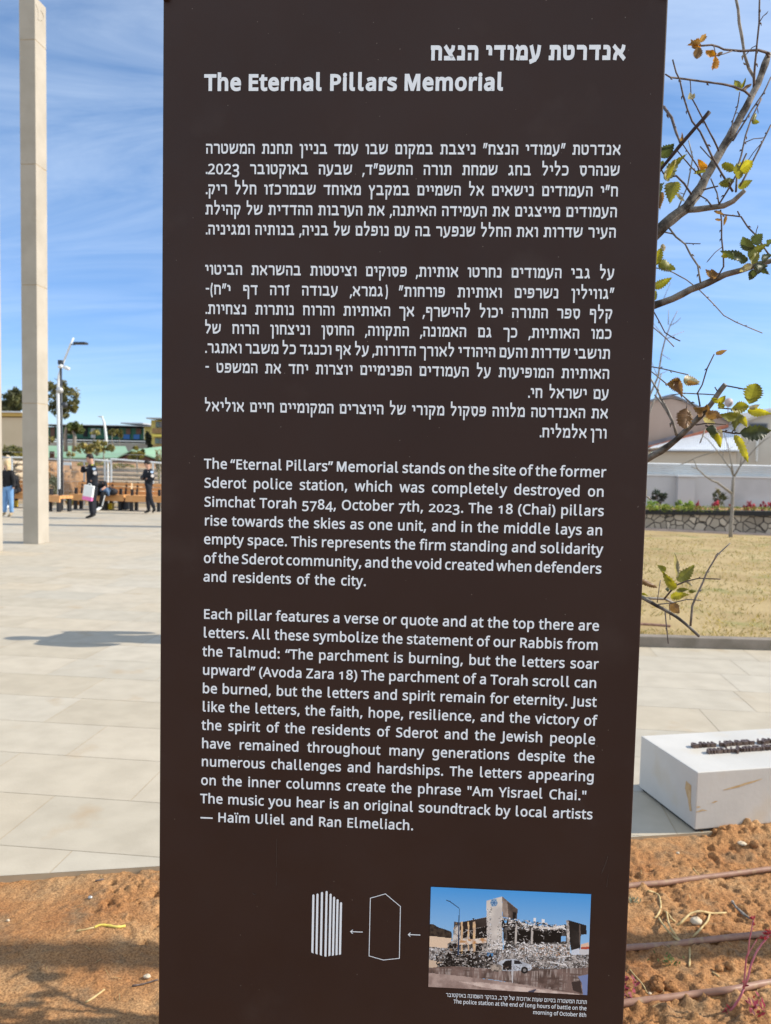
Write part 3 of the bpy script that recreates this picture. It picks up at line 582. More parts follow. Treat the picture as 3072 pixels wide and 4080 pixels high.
def hebrew(ch, wd):
    """advance, pieces in units of letter height"""
    if (ch, wd) in _hc: return _hc[ch, wd]
    side = .085
    if ch in HEB:
        W, st_ = HEB[ch]; h = wd/2
        xs = 1.0
        if ch in 'הק': st_ = [st_[0], [(st_[1][0][0], .80-1.5*wd), st_[1][1]]]
        r = (W+wd+side*2, [([(x+side+h, y) for x, y in vv], tri) for vv, tri in (stroke([(p[0]*xs, *p[1:]) for p in s], wd, 1) for s in st_)])
    elif ch == '.': r = (.24+wd*.4, [rect(.1, 0, .1+wd*1.05, wd*1.05)])
    elif ch == ',': r = (.24+wd*.4, [([(.02, -.24), (.02+wd*.65, -.24), (.12+wd*1.1, .18), (.10, .18)], [(0, 1, 2), (0, 2, 3)])])
    elif ch == '-': r = (.62, [rect(.08, .50, .54, .50+wd*.85)])
    elif ch == '״': r = (.66, [([(x, .62), (x+wd*.7, .62), (x+wd*1.1+.08, 1.14), (x+.08, 1.14)], [(0, 1, 2), (0, 2, 3)]) for x in (.08, .34)])
    elif ch in '()':
        c = [(.24*(1-math.cos(a))*(1)+.02, .45+.78*math.sin(a)) for a in [(-1.0+.2*i) for i in range(11)]]
        c = [(x if ch == '(' else .34-x, y) for x, y in c]; r = (.46, [(lambda s: ([(x+.06+wd/2, y) for x, y in s[0]], s[1]))(stroke([(x, y if abs(y) > .02 else .021) for x, y in c], wd*.85, 1))])
    elif ch in GLY:
        adv, pcs = latin(ch, 14); k = 1/.455; r = (adv/1000*k, [([(x/1000*k, y/1000*k) for x, y in vv], tri) for vv, tri in pcs])
    elif ch == ' ': r = (.45, [])
    _hc[ch, wd] = r; return r
def rtl(s):
    out = []; num = ''
    for ch in s:
        if ch.isdigit(): num += ch; continue
        if num: out += list(num[::-1]); num = ''
        out.append({'(': ')', ')': '('}.get(ch, ch))
    if num: out += list(num[::-1])
    return out[::-1]
class Text:
    def __init__(s): s.V = []; s.T = []; s.k = 0
    def put(s, glyph_of, seq, u0, u1, v, size, natural=None, align='both', word=None):
        gl = [(ch, *glyph_of(ch)) for ch in seq]
        wd = sum(g[1] for g in gl if g[0] != ' '); ns = sum(1 for g in gl if g[0] == ' ')
        if align == 'both':
            kx = natural or 1.0
            sp = ((u1-u0)/size/kx-wd)/ns if ns else 0
            mn = .55*word
            if ns == 0 or sp < mn: sp = mn if ns else 0; kx = (u1-u0)/size/(wd+sp*ns)
        x = u0
        for ch, adv, pcs in gl:
            if ch == ' ': x += sp*kx*size; continue
            for vv, tri in pcs:
                b = len(s.V); z = -.0008-(s.k % 4)*.00002; s.k += 1
                s.V += [(x+px*kx*size, z, v+py*size+CAMZ) for px, py in vv]; s.T += [(a+b, c+b, d+b) for a, c, d in tri]
            x += adv*kx*size
    def build(s, name): return npmesh(name, s.V, s.T, M_PRINT, sign)
def nat(glyph_of, seq, wid, size, word):
    """horizontal scale that gives a line its natural measured width"""
    return wid/size/sum(glyph_of(c)[0] if c != ' ' else word for c in seq)
t = Text(); g_ = lambda c: hebrew(c, .30)
t.put(g_, rtl('אנדרטת עמודי הנצח'), .0625, .4117, .7210, .0262, nat(g_, rtl('אנדרטת עמודי הנצח'), .349, .0262, .5), word=.4); t.build('hebrew_heading')
t = Text(); g_ = lambda c: (lambda r: (r[0]/1000, [([(x/1000, y/1000) for x, y in vv], tr) for vv, tr in r[1]]))(latin(c, 36))
en = 'The Eternal Pillars Memorial'
t.put(g_, en, -.3472, .1990, .6695, .0462, nat(g_, en, .546, .0462, .22), word=.2); t.build('english_heading')
HB = lambda c: hebrew(c, .20)
KH = .945*nat(HB, rtl('עם ישראל חי.'), .1490, .0178, .42)
H1 = ['אנדרטת ״עמודי הנצח״ ניצבת במקום שבו עמד בניין תחנת המשטרה', 'שנהרס כליל בחג שמחת תורה התשפ״ד, שבעה באוקטובר 2023.', 'ח״י העמודים נישאים אל השמיים במקבץ מאוחד שבמרכזו חלל ריק.', 'העמודים מייצגים את העמידה האיתנה, את הערבות ההדדית של קהילת', 'העיר שדרות ואת החלל שנפער בה עם נופלם של בניה, בנותיה ומגיניה.']
H1P = [(-.3456, .4094, .5561), (-.3457, .4093, .5196), (-.3454, .4078, .4832), (-.3457, .4073, .4466), (-.3449, .4068, .4104)]
t = Text()
for s_, (a, b, v) in zip(H1, H1P): t.put(HB, rtl(s_), a, b, v, .0178, KH, word=.42)
t.build('hebrew_paragraph')
H2 = ['על גבי העמודים נחרטו אותיות, פסוקים וציטטות בהשראת הביטוי', '״גווילין נשרפים ואותיות פורחות״ (גמרא, עבודה זרה דף י״ח)-', 'קלף ספר התורה יכול להישרף, אך האותיות והרוח נותרות נצחיות.', 'כמו האותיות, כך גם האמונה, התקווה, החוסן וניצחון הרוח של', 'תושבי שדרות והעם היהודי לאורך הדורות, על אף וכנגד כל משבר ואתגר.', 'האותיות המופיעות על העמודים הפנימיים יוצרות יחד את המשפט -', 'עם ישראל חי.', 'את האנדרטה מלווה פסקול מקורי של היוצרים המקומיים חיים אוליאל', 'ורן אלמליח.']
H2P = [(-.3455, .4069, .3375), (-.3442, .4074, .3012), (-.3445, .4062, .2653), (-.3452, .4059, .2294), (-.3446, .4050, .1935), (-.3438, .4047, .1574), (.2566, .4052, .1207), (-.3447, .4050, .0854), (.2801, .4041, .0488)]
t = Text()
for s_, (a, b, v) in zip(H2, H2P): t.put(HB, rtl(s_), a, b, v, .0178, KH, word=.42)
t.build('hebrew_paragraph')
EB = lambda c: (lambda r: (r[0]/1000, [([(x/1000, y/1000) for x, y in vv], tr) for vv, tr in r[1]]))(latin(c, 15))
ES = .0312
KE = .96*nat(EB, 'and residents of the city.', .3122, ES, .20)
E1 = ['The “Eternal Pillars” Memorial stands on the site of the former', 'Sderot police station, which was completely destroyed on', 'Simchat Torah 5784, October 7th, 2023. The 18 (Chai) pillars', 'rise towards the skies as one unit, and in the middle lays an', 'empty space. This represents the firm standing and solidarity', 'of the Sderot community, and the void created when defenders', 'and residents of the city.']
E1P = [(-.3440, .4057, -.0219), (-.3438, .4038, -.0578), (-.3435, .4046, -.0936), (-.3433, .4039, -.1294), (-.3440, .4052, -.1648), (-.3441, .4043, -.2007), (-.3444, -.0322, -.2364)]
t = Text()
for s_, (a, b, v) in zip(E1, E1P): t.put(EB, s_, a, b, v, ES, KE, word=.2)
t.build('english_paragraph')
E2 = ['Each pillar features a verse or quote and at the top there are', 'letters. All these symbolize the statement of our Rabbis from', 'the Talmud: “The parchment is burning, but the letters soar', 'upward” (Avoda Zara 18) The parchment of a Torah scroll can', 'be burned, but the letters and spirit remain for eternity. Just', 'like the letters, the faith, hope, resilience, and the victory of', 'the spirit of the residents of Sderot and the Jewish people', 'have remained throughout many generations despite the', 'numerous challenges and hardships. The letters appearing', 'on the inner columns create the phrase "Am Yisrael Chai."', 'The music you hear is an original soundtrack by local artists', '— Haïm Uliel and Ran Elmeliach.']
E2P = [(-.3440, .4041, -.3080), (-.3441, .4037, -.3442), (-.3448, .4054, -.3803), (-.3449, .4037, -.4163), (-.3451, .4045, -.4523), (-.3452, .4058, -.4882), (-.3457, .4049, -.5241), (-.3459, .4051, -.5601), (-.3462, .4057, -.5957), (-.3465, .3929, -.6327), (-.3472, .4054, -.6689), (-.3470, .0677, -.7050)]
t = Text()
for s_, (a, b, v) in zip(E2, E2P): t.put(EB, s_, a, b, v, ES, KE, word=.2)
t.build('english_paragraph')
EC = lambda c: (lambda r: (r[0]/1000, [([(x/1000, y/1000) for x, y in vv], tr) for vv, tr in r[1]]))(latin(c, 12))
KC = nat(EC, 'The police station at the end of long hours of battle on the', .2553, .0130, .21)
t = Text(); HC = lambda c: hebrew(c, .17); ch_ = rtl('תחנת המשטרה בסיום שעות ארוכות של קרב, בבוקר השמונה באוקטובר')
t.put(HC, ch_, .1368, .4075, -1.0337, .0072, nat(HC, ch_, .2707, .0072, .42), word=.42)
t.put(EC, 'The police station at the end of long hours of battle on the', .1520, .4073, -1.0462, .0130, KC, word=.2)
t.put(EC, 'morning of October 8th', .3050, .4074, -1.0595, .0130, KC, word=.2); t.build('photo_caption')
# --- diagram of bars, outline and arrows
def dz(x, y): return on_sign(1220+x*.30012, 3500+y*.30012)
t = Text()
for (xt, yt, xb, yb, dl) in [(97, 207, 83, 985, 9), (151, 195, 137, 1000, 8), (211, 175, 195, 1018, 7), (272, 161, 256, 1033, 2), (325, 196, 309, 1025, -5), (371, 236, 356, 1020, -4), (417, 270, 403, 1014, -3), (463, 310, 449, 1008, -3)]:
    p = [dz(xt-14, yt+12), dz(xt, yt), dz(xt+14, yt+12), dz(xb+14, yb+dl), dz(xb-14, yb-dl)]
    b = len(t.V); t.V += [(u, -.0008, v+CAMZ) for u, v in p]; t.T += [(b, b+2, b+1), (b, b+4, b+3), (b, b+3, b+2)]
t.build('pillar_diagram')
def line2(t, pts, wd, closed=False):
    P = [dz(*p) for p in pts]; n = len(P); L_, R_ = [], []
    for i in range(n):
        a = P[(i-1) % n] if (closed or i) else None; c = P[(i+1) % n] if (closed or i < n-1) else None; b = P[i]
        def nn(p, q): l = math.hypot(q[0]-p[0], q[1]-p[1]); return (-(q[1]-p[1])/l, (q[0]-p[0])/l)
        n1 = nn(a, b) if a else nn(b, c); n2 = nn(b, c) if c else n1; m_ = (n1[0]+n2[0], n1[1]+n2[1]); l = math.hypot(*m_); k = wd/2/max((m_[0]*n1[0]+m_[1]*n1[1])/l, .4)
        L_.append((b[0]+m_[0]/l*k, b[1]+m_[1]/l*k)); R_.append((b[0]-m_[0]/l*k, b[1]-m_[1]/l*k))
    b = len(t.V); t.V += [(u, -.0008-.00002*(t.k % 3), v+CAMZ) for u, v in L_+R_]; t.k += 1
    for i in range(n if closed else n-1):
        j = (i+1) % n; t.T += [(b+i, b+j, b+n+j), (b+i, b+n+j, b+n+i)]
t = Text(); line2(t, [(852, 259), (1052, 202), (1251, 369), (1237, 1057), (1025, 1080), (835, 1025)], .0013, True); t.build('outline_diagram')
for ox, oy in ((0, 0), (765, 39)):
    t = Text(); line2(t, [(592+ox, 703+oy), (750+ox, 709+oy)], .0016); line2(t, [(619+ox, 679+oy), (590+ox, 703+oy), (617+ox, 729+oy)], .0014); t.build('arrow')

# --- the printed photograph of the burnt-out building: a flat print, dyed cell by cell
PW, PH = 330, 216
def pz(x, y):
    """position in the print (0..1, down) from a point of the enlarged detail"""
    u, v = on_sign(1680+x*.43217, 3500+y*.43217); return ((u-.1026)/(.4071-.1026), (-.8153-v)/(1.0154-.8153))
pxx, pyy = np.meshgrid((np.arange(PW)+.5)/PW, (np.arange(PH)+.5)/PH)
img = np.zeros((PH, PW, 3)); rp = np.random.default_rng(11)
def lin(c): return np.array(srgb(*c))
def inside(poly):
    q = [pz(*p) for p in poly]; r = np.zeros_like(pxx, bool); n = len(q)
    for i in range(n):
        (x1, y1), (x2, y2) = q[i], q[(i+1) % n]
        c = ((y1 > pyy) != (y2 > pyy)); xx = (x2-x1)*(pyy-y1)/((y2-y1) or 1e-9)+x1; r ^= c & (pxx < xx)
    return r
def fill(poly, c, noise=.0, c2=None, sc=40, seed=1):
    m_ = inside(poly); col_ = np.broadcast_to(lin(c), img.shape).copy()
    if c2 is not None:
        k = np.clip((fbm(pxx*sc, pyy*sc*.66, seed, 4)-.35)/.3, 0, 1)[..., None]; col_ = col_*(1-k)+lin(c2)*k
    if noise: col_ = col_*(1+noise*(rp.random(pxx.shape)[..., None]-.5))
    img[m_] = col_[m_]; return m_
def shards(mask, n, pal, l0=.004, l1=.03, w0=.002, w1=.006):
    ys, xs = np.where(mask)
    for _ in range(n):
        k = rp.integers(len(xs)); cx, cy = (xs[k]+.5)/PW, (ys[k]+.5)/PH; a = rp.normal(.15, .9); l = rp.uniform(l0, l1); w_ = rp.uniform(w0, w1)
        dx = (pxx-cx)*1.52; dy = (pyy-cy); u = dx*math.cos(a)+dy*math.sin(a); v = -dx*math.sin(a)+dy*math.cos(a)
        mm = (np.abs(u) < l/2) & (np.abs(v) < w_/2) & mask; img[mm] = lin(pal[rp.integers(len(pal))])
GREYS = [(20, 20, 22), (45, 44, 46), (230, 228, 224), (190, 186, 180), (140, 136, 132), (15, 15, 16), (245, 243, 238), (90, 86, 84), (120, 95, 75), (205, 215, 225)]
DARKS = [(18, 18, 19), (40, 38, 38), (150, 146, 142), (200, 197, 192), (10, 10, 10), (70, 66, 64), (110, 104, 98)]
sk = np.clip(pyy/.55, 0, 1)[..., None]; img[:] = lin((70, 156, 226))*(1-sk)+lin((150, 195, 232))*sk
fill([(1465, 605), (1540, 585), (1542, 650), (1465, 640)], (225, 190, 165)); fill([(1465, 630), (1542, 625), (1541, 648), (1462, 655)], (180, 80, 60)); fill([(1450, 645), (1540, 655), (1538, 720), (1440, 690)], (205, 205, 205))
fill([(70, 415), (110, 420), (160, 450), (215, 465), (275, 488), (280, 560), (60, 560)], (40, 34, 32), .8, (70, 60, 50), 60)
fill([(60, 525), (275, 548), (262, 700), (60, 640)], (224, 200, 172), .12)
# left wing
m1 = fill([(300, 395), (350, 402), (600, 352), (640, 660), (300, 700), (235, 690), (240, 600), (285, 570)], (205, 200, 192), .3, (70, 66, 64), 34)
shards(m1, 260, GREYS+[(196, 150, 96), (214, 160, 90)], .006, .03)
fill([(350, 402), (600, 354), (602, 440), (500, 455), (350, 480)], (62, 54, 50), .25, (44, 38, 36), 20)
for xa, xb in ((362, 380), (424, 438), (472, 496)): fill([(xa, 398), (xb, 394), (xb-2, 690), (xa, 695)], (200, 170, 140), .4, (225, 190, 140), 50)
for q in ([(500, 460), (604, 440), (602, 540), (500, 552)], [(440, 462), (474, 460), (474, 560), (440, 560)], [(380, 470), (420, 468), (420, 545), (380, 550)], [(500, 600), (560, 598), (556, 665), (500, 665)], [(250, 600), (322, 595), (318, 640), (255, 640)]): shards(fill(q, (18, 17, 18), .5), 14, DARKS, .01, .04)
fill([(330, 565), (600, 545), (600, 590), (330, 610)], (225, 214, 200), .35, (190, 140, 90), 60)
# tower
fill([(597, 203), (742, 163), (745, 655), (610, 680), (600, 520)], (216, 210, 200), .08, (196, 190, 182), 14)
shards(inside([(597, 280), (650, 260), (640, 680), (600, 680)]), 120, GREYS, .004, .02); shards(inside([(700, 340), (748, 330), (748, 650), (690, 660)]), 80, GREYS, .004, .02)
fill([(742, 163), (884, 280), (878, 372), (745, 350)], (176, 160, 146), .1, (110, 98, 90), 16); fill([(790, 210), (884, 282), (880, 372), (800, 365)], (104, 90, 80), .2, (64, 56, 52), 16)
fill([(842, 305), (870, 312), (866, 370), (840, 366)], (20, 20, 22)); fill([(640, 190), (690, 182), (690, 250), (640, 258)], (150, 178, 200))
cx_, cy_ = pz(666, 222); d_ = np.hypot((pxx-cx_)*1.52, pyy-cy_); a_ = np.arctan2(pyy-cy_, (pxx-cx_)*1.52); img[(d_ < .026*(.62+.38*np.cos(6*a_))) & (d_ < .03)] = lin((58, 108, 160)); img[(np.abs(d_-.030) < .0035)] = lin((92, 136, 176))
# right wing: collapsed floors
m2 = fill([(745, 360), (820, 370), (880, 385), (1010, 430), (1210, 440), (1330, 420), (1365, 690), (1300, 720), (760, 660)], (30, 28, 28), .6, (96, 92, 88), 26)
shards(m2, 420, DARKS, .006, .035)
shards(inside([(745, 355), (900, 370), (1330, 440), (1330, 470), (900, 460), (750, 400)]), 240, GREYS, .005, .03)
for q in ([(735, 380), (800, 395), (796, 440), (745, 455)], [(785, 475), (860, 465), (850, 585), (790, 590)], [(880, 470), (1005, 480), (1000, 585), (870, 580)], [(1030, 480), (1290, 470), (1285, 590), (1030, 590)]): shards(fill(q, (14, 14, 15), .6), 18, DARKS[2:4]+DARKS[:2], .008, .03)
fill([(762, 378), (785, 382), (785, 412), (764, 410)], (110, 180, 235)); fill([(1285, 530), (1330, 528), (1330, 575), (1285, 578)], (130, 185, 235))
for xa in (862, 1010): fill([(xa, 440), (xa+18, 440), (xa+14, 600), (xa-6, 600)], (190, 184, 176), .4)
fill([(1005, 432), (1060, 436), (1210, 446), (1310, 425), (1320, 440), (1215, 470), (1050, 462)], (214, 206, 196), .3)
fill([(930, 405), (1025, 432), (1020, 440), (925, 414)], (225, 225, 220)); fill([(1205, 440), (1310, 428), (1310, 450), (1215, 460)], (232, 230, 226))
for xa, ya in ((1030, 358), (1108, 370)):
    fill([(xa, ya), (xa+24, ya+2), (xa+23, ya+38), (xa, ya+38)], (238, 238, 234), .06)
    for k in (2, 18): fill([(xa+k, ya+38), (xa+k+4, ya+38), (xa+k+5, ya+76), (xa+k, ya+76)], (80, 70, 66))
fill([(1122, 408), (1140, 410), (1212, 446), (1190, 448)], (60, 58, 60))
fill([(1350, 380), (1518, 430), (1520, 512), (1468, 515), (1462, 630), (1450, 660), (1380, 668), (1362, 560)], (50, 46, 44), .3, (30, 28, 28), 14)
fill([(1332, 385), (1356, 380), (1372, 720), (1345, 700)], (206, 200, 192), .4, (120, 112, 106), 50); fill([(1450, 420), (1465, 424), (1464, 600), (1452, 610)], (98, 88, 82))
fill([(1378, 660), (1450, 640), (1450, 770), (1380, 770)], (205, 212, 222), .25)
# rubble
fill([(60, 720), (1545, 720), (1540, 860), (1000, 870), (600, 850), (60, 840)], (66, 58, 54), .4, (96, 84, 78), 20)
m3 = fill([(66, 625), (240, 640), (330, 700), (600, 660), (760, 650), (900, 600), (1030, 600), (1340, 610), (1380, 700), (1540, 700), (1534, 830), (1000, 830), (600, 830), (330, 800), (66, 745)], (88, 84, 82), .7, (176, 170, 164), 44)
shards(m3, 2100, GREYS, .004, .026, .002, .006)
shards(inside([(200, 700), (600, 700), (640, 820), (130, 815)]), 300, DARKS[:2]+DARKS[4:], .01, .05, .003, .012)
shards(inside([(900, 610), (1330, 600), (1380, 720), (900, 700)]), 260, [(236, 232, 226), (214, 205, 196), (176, 168, 160), (205, 150, 100)], .004, .02)
for xa, ya, xb, yb in ((1250, 720, 1370, 705), (1290, 760, 1340, 800), (1180, 760, 1320, 790)): fill([(xa, ya), (xb, yb), (xb, yb+10), (xa, ya+9)], (226, 226, 224))
fill([(600, 680), (660, 684), (655, 716), (605, 712)], (70, 130, 180)); fill([(205, 800), (215, 740), (245, 700), (290, 705), (330, 760), (340, 800)], (20, 20, 22), .3); fill([(120, 770), (190, 770), (190, 815), (122, 815)], (24, 22, 22), .3)
fill([(312, 735), (345, 720), (370, 745), (345, 768), (318, 765)], (200, 190, 180), .2); fill([(66, 745), (190, 770), (120, 830), (66, 826)], (206, 184, 160), .1)
shards(inside([(120, 690), (420, 660), (640, 690), (660, 790), (620, 822), (140, 818)]), 420, DARKS+[(12, 12, 12)]*4, .008, .05, .003, .014)
shards(inside([(600, 560), (900, 580), (1340, 590), (1380, 700), (760, 690), (600, 690)]), 170, [(14, 14, 14), (30, 28, 28), (238, 236, 232), (250, 248, 244)], .01, .045, .003, .009)
shards(inside([(745, 350), (880, 370), (1330, 430), (1335, 500), (1000, 480), (750, 430)]), 120, [(235, 232, 228), (205, 198, 190), (16, 16, 16)], .008, .035, .004, .012)
# lamp post
fill([(328, 700), (342, 705), (352, 275), (345, 275)], (40, 66, 96)); fill([(345, 275), (352, 272), (262, 206), (256, 212)], (40, 66, 96)); fill([(222, 200), (230, 194), (264, 206), (258, 214)], (30, 36, 46)); fill([(468, 362), (484, 366), (482, 378), (470, 374)], (24, 24, 26))
# water, shore
mw = fill([(66, 820), (330, 805), (630, 832), (1010, 850), (1534, 815), (1528, 1074), (1200, 1035), (700, 935), (66, 868)], (86, 70, 64), .2, (126, 106, 98), 16)
st2 = np.clip((fbm(pxx*120, pyy*9, 31, 3)-.42)/.25, 0, 1)*np.clip((fbm(pxx*10, pyy*60, 33, 3)-.3)/.3, 0, 1); k = (st2*.75)[..., None]
img[mw] = (img*(1-k)+lin((176, 164, 156))*k)[mw]
fill([(1440, 900), (1475, 960), (1486, 1070), (1528, 1074), (1534, 880)], (120, 136, 178), .06); fill([(1380, 950), (1460, 940), (1480, 1060), (1395, 1030)], (60, 50, 48), .3); fill([(826, 850), (846, 850), (842, 960), (832, 960)], (196, 196, 196), .2)
fill([(66, 868), (400, 900), (700, 940), (1000, 985), (1200, 1022), (1528, 1074), (1528, 1100), (60, 1010)], (146, 126, 118), .16, (176, 156, 146), 24)
fill([(330, 945), (560, 955), (1100, 1018), (1530, 1076), (1000, 1060), (560, 1000)], (214, 196, 184), .12, (186, 166, 156), 30); fill([(970, 1040), (1050, 1015), (1056, 1024), (1030, 1046)], (70, 72, 90))
# burnt car
fill([(625, 800), (650, 790), (740, 800), (742, 850), (700, 858), (650, 850)], (176, 164, 150), .5, (80, 74, 70), 60)
fill([(700, 775), (770, 740), (860, 738), (930, 765), (1010, 795), (1016, 830), (1000, 845), (830, 850), (745, 848), (735, 800)], (196, 204, 212), .12, (170, 176, 184), 30)
fill([(745, 785), (775, 755), (832, 750), (828, 838), (750, 842)], (26, 26, 28), .4); fill([(850, 752), (895, 752), (930, 785), (852, 786)], (40, 40, 44), .3)
shards(inside([(735, 800), (800, 790), (1010, 800), (1000, 845), (745, 848)]), 60, [(90, 88, 86), (60, 56, 52), (150, 148, 146), (225, 230, 235), (130, 100, 80)], .006, .022)
cx_, cy_ = pz(948, 842); d_ = np.hypot((pxx-cx_)*1.52, pyy-cy_); img[(d_ < .034)] = lin((26, 26, 28)); img[(d_ < .016)] = lin((130, 128, 126))
gx_, gy_ = np.meshgrid(np.arange(PW+1)/PW, np.arange(PH+1)/PH)
Vp = np.stack([.1026+gx_*(.4071-.1026), np.full_like(gx_, -.0012), CAMZ-.8153-gy_*(1.0154-.8153)], -1).reshape(-1, 3)
ii = np.arange((PW+1)*(PH+1)).reshape(PH+1, PW+1); Fp = np.stack([ii[1:, :-1], ii[1:, 1:], ii[:-1, 1:], ii[:-1, :-1]], -1).reshape(-1, 4)
def photo_mat():
    M = bpy.data.materials.new('glossy_photo_print'); M.use_nodes = True; t_ = M.node_tree; b = t_.nodes['Principled BSDF']; b.inputs['Roughness'].default_value = .5; b.inputs['Specular IOR Level'].default_value = .3
    a = t_.nodes.new('ShaderNodeAttribute'); a.attribute_name = 'Col'; t_.links.new(a.outputs['Color'], b.inputs['Base Color']); return M
npmesh('printed_photo', Vp, Fp, photo_mat(), sign, cols=np.clip(img.reshape(-1, 3)*1.15, 0, .95))

# ------------------------------------------------------------------ stone pillars of the memorial
def pillar(x, y, wd, dp, top, joints, label, letter=None):
    """x, y: front left corner"""
    r = thing('stone_pillar', label, 'pillar', (x+wd/2, y+dp/2, 0), 0, 'pale stone pillars of the memorial')
    zs = [0]+joints+[top]
    b = MB()
    for i in range(len(zs)-1):
        z0 = zs[i]+(.007 if i else 0); z1 = zs[i+1]-(.007 if i < len(zs)-2 else 0)
        b.box((x+wd/2, y+dp/2, (z0+z1)/2), (wd, dp, z1-z0))
    b.build('shaft', M_STONE, r, bevel=.006)
    q = MB()
    for z in joints: q.box((x+wd/2, y+dp/2, z), (wd-.012, dp-.012, .03))
    q.build('joint', M_GROUT, r)
    if letter:
        q = MB()
        for st_ in letter: q.tube([(x+wd+.001, y+a*dp, z) for a, z in st_], .0075, 6)
        q.build('carved_letter', M_STONE, r)
    return r
pf = ground(92, 2166); PX, PY = pf.x, pf.y
PWD = ground(153, 2166).x; PWD = at(153, 2171, PY).x-PX
def zat(px, py): return at(px, py, PY).z
JZ = sorted(zat(110, y) for y in (1607, 1135, 654, 158))
PT = zat(130, -16)
def lz(zx, zy):
    """point of the carved letter on the right face: share of the depth and height"""
    px, py = 50+zx*.102, zy*.102
    d = ray(px, py); t = (PX+PWD)/d.x; q = CAM+d*t; return ((q.y-PY)/.40, q.z)
LET = [[lz(*p) for p in s] for s in ([(905, 165), (945, 260), (975, 370), (995, 480), (1003, 640)], [(1000, 690), (975, 770), (1060, 785), (1135, 802), (1185, 780), (1215, 710), (1205, 610), (1165, 510), (1095, 410)])]
pillar(PX, PY, PWD, .40, PT, JZ, 'tall pale stone pillar left of the sign, with a curved letter cut near its top', LET)
p2 = ground(12, 2196)
pillar(p2.x-PWD-.0, p2.y-.40, PWD, .40, PT*.96, JZ, 'pale stone pillar cut off by the left edge of the photo, only its sunlit side showing')
hp = ground(1000, 2107)
pillar(hp.x, hp.y, PWD, .40, PT, JZ, 'pale stone pillar hidden behind the brown sign, throwing the thin far shadow over the paving')
# ------------------------------------------------------------------ the low white block with bronze letters
BA = math.atan2(.333, 1); BU = Vector((math.cos(BA), math.sin(BA), 0)); BV = Vector((-math.sin(BA), math.cos(BA), 0))
BC = Vector((1.127, 3.952, 0)); BH, BD, BL = .302, .525, 2.3
blk = thing('memorial_block', 'low white concrete block with two rows of raised dark letters, right of the sign', 'plinth', BC, BA)
MB().box((BL/2, BD/2, (BH+.016)/2), (BL, BD, BH-.016)).build('block', M_BOX, blk, local=True, bevel=.004)
MB().box((BL/2, BD/2, -.03), (BL-.03, BD-.03, .1)).build('recessed_base', M_DGREY, blk, local=True)
M_STAIN = mat('ochre_mud_stain', (.46, .30, .14), (.56, .42, .25), 30, .9)
q = MB()
def face_strip(pts, w_):
    """mud smear on the block's front face, points as (along, height)"""
    up = [(x, -.0012, z+w_*(1-abs(2*i/(len(pts)-1)-1))**.5+.0015) for i, (x, z) in enumerate(pts)]; dn = [(x, -.0012, z-w_*.6*(1-abs(2*i/(len(pts)-1)-1))**.5-.0015) for i, (x, z) in enumerate(pts)]
    n = len(pts); q.add(up+dn, [(i, i+1, n+i+1, n+i) for i in range(n-1)])
face_strip([(.145, .205), (.19, .212), (.23, .218), (.27, .228), (.31, .235), (.36, .248)], .006)
face_strip([(.085, .145), (.10, .148), (.115, .152)], .003); face_strip([(.0, .105), (.02, .108), (.035, .112), (.06, .108)], .004); face_strip([(.0, .13), (.012, .129), (.024, .129)], .003)
q.build('mud_smear', M_STAIN, blk, local=True)
q = MB()
poly = [(.10, .20), (.135, .215), (.14, .17), (.118, .14), (.10, .095), (.078, .075), (.073, .10), (.09, .14), (.105, .12), (.104, .085), (.118, .075), (.125, .12)]
q.add([(-.0012, y-.04, z+.02) for y, z in [(.085, .20), (.13, .205), (.135, .165), (.108, .12), (.09, .07), (.07, .075), (.082, .11)]], [tuple(range(7))]); q.build('mud_stain', M_STAIN, blk, local=True)
def raised(s_, u0, v0, size, name):
    """letters read from the far side: turned half round in the plane of the top"""
    gl = [(c, *hebrew(c, .24)) for c in s_]; x = u0; V, Fc = [], []
    for c, adv, pcs in gl:
        for vv, tri in pcs:
            lo_ = [Vector((x+(adv-px)*size, v0-py*size, 0)) for px, py in vv]
            b = len(V); n = len(lo_); V += [(p.x, p.y, BH-.001) for p in lo_]+[(p.x, p.y, BH+.020) for p in lo_]
            Fc += [(b+n+i, b+n+j, b+n+k) for i, j, k in tri]
            h2 = n//2
            ring = list(range(h2))+list(range(n-1, h2-1, -1)) if n % 2 == 0 and n > 4 else list(range(n))
            Fc += [(b+ring[i], b+ring[(i+1) % n], b+n+ring[(i+1) % n], b+n+ring[i]) for i in range(n)]
        x += adv*size
    me = bpy.data.meshes.new(name); me.from_pydata(V, [], Fc); me.update(); bm = bmesh.new(); bm.from_mesh(me); bmesh.ops.recalc_face_normals(bm, faces=bm.faces); bm.to_mesh(me); bm.free()
    me.materials.append(M_BRONZE); o_ = bpy.data.objects.new(name, me); COL.objects.link(o_); o_.parent = blk
raised('סעוח לטוספר לסדרותבנ', .17, .335, .036, 'raised_lettering'); raised('שחוילעשומענמלחר', .20, .245, .036, 'raised_lettering')
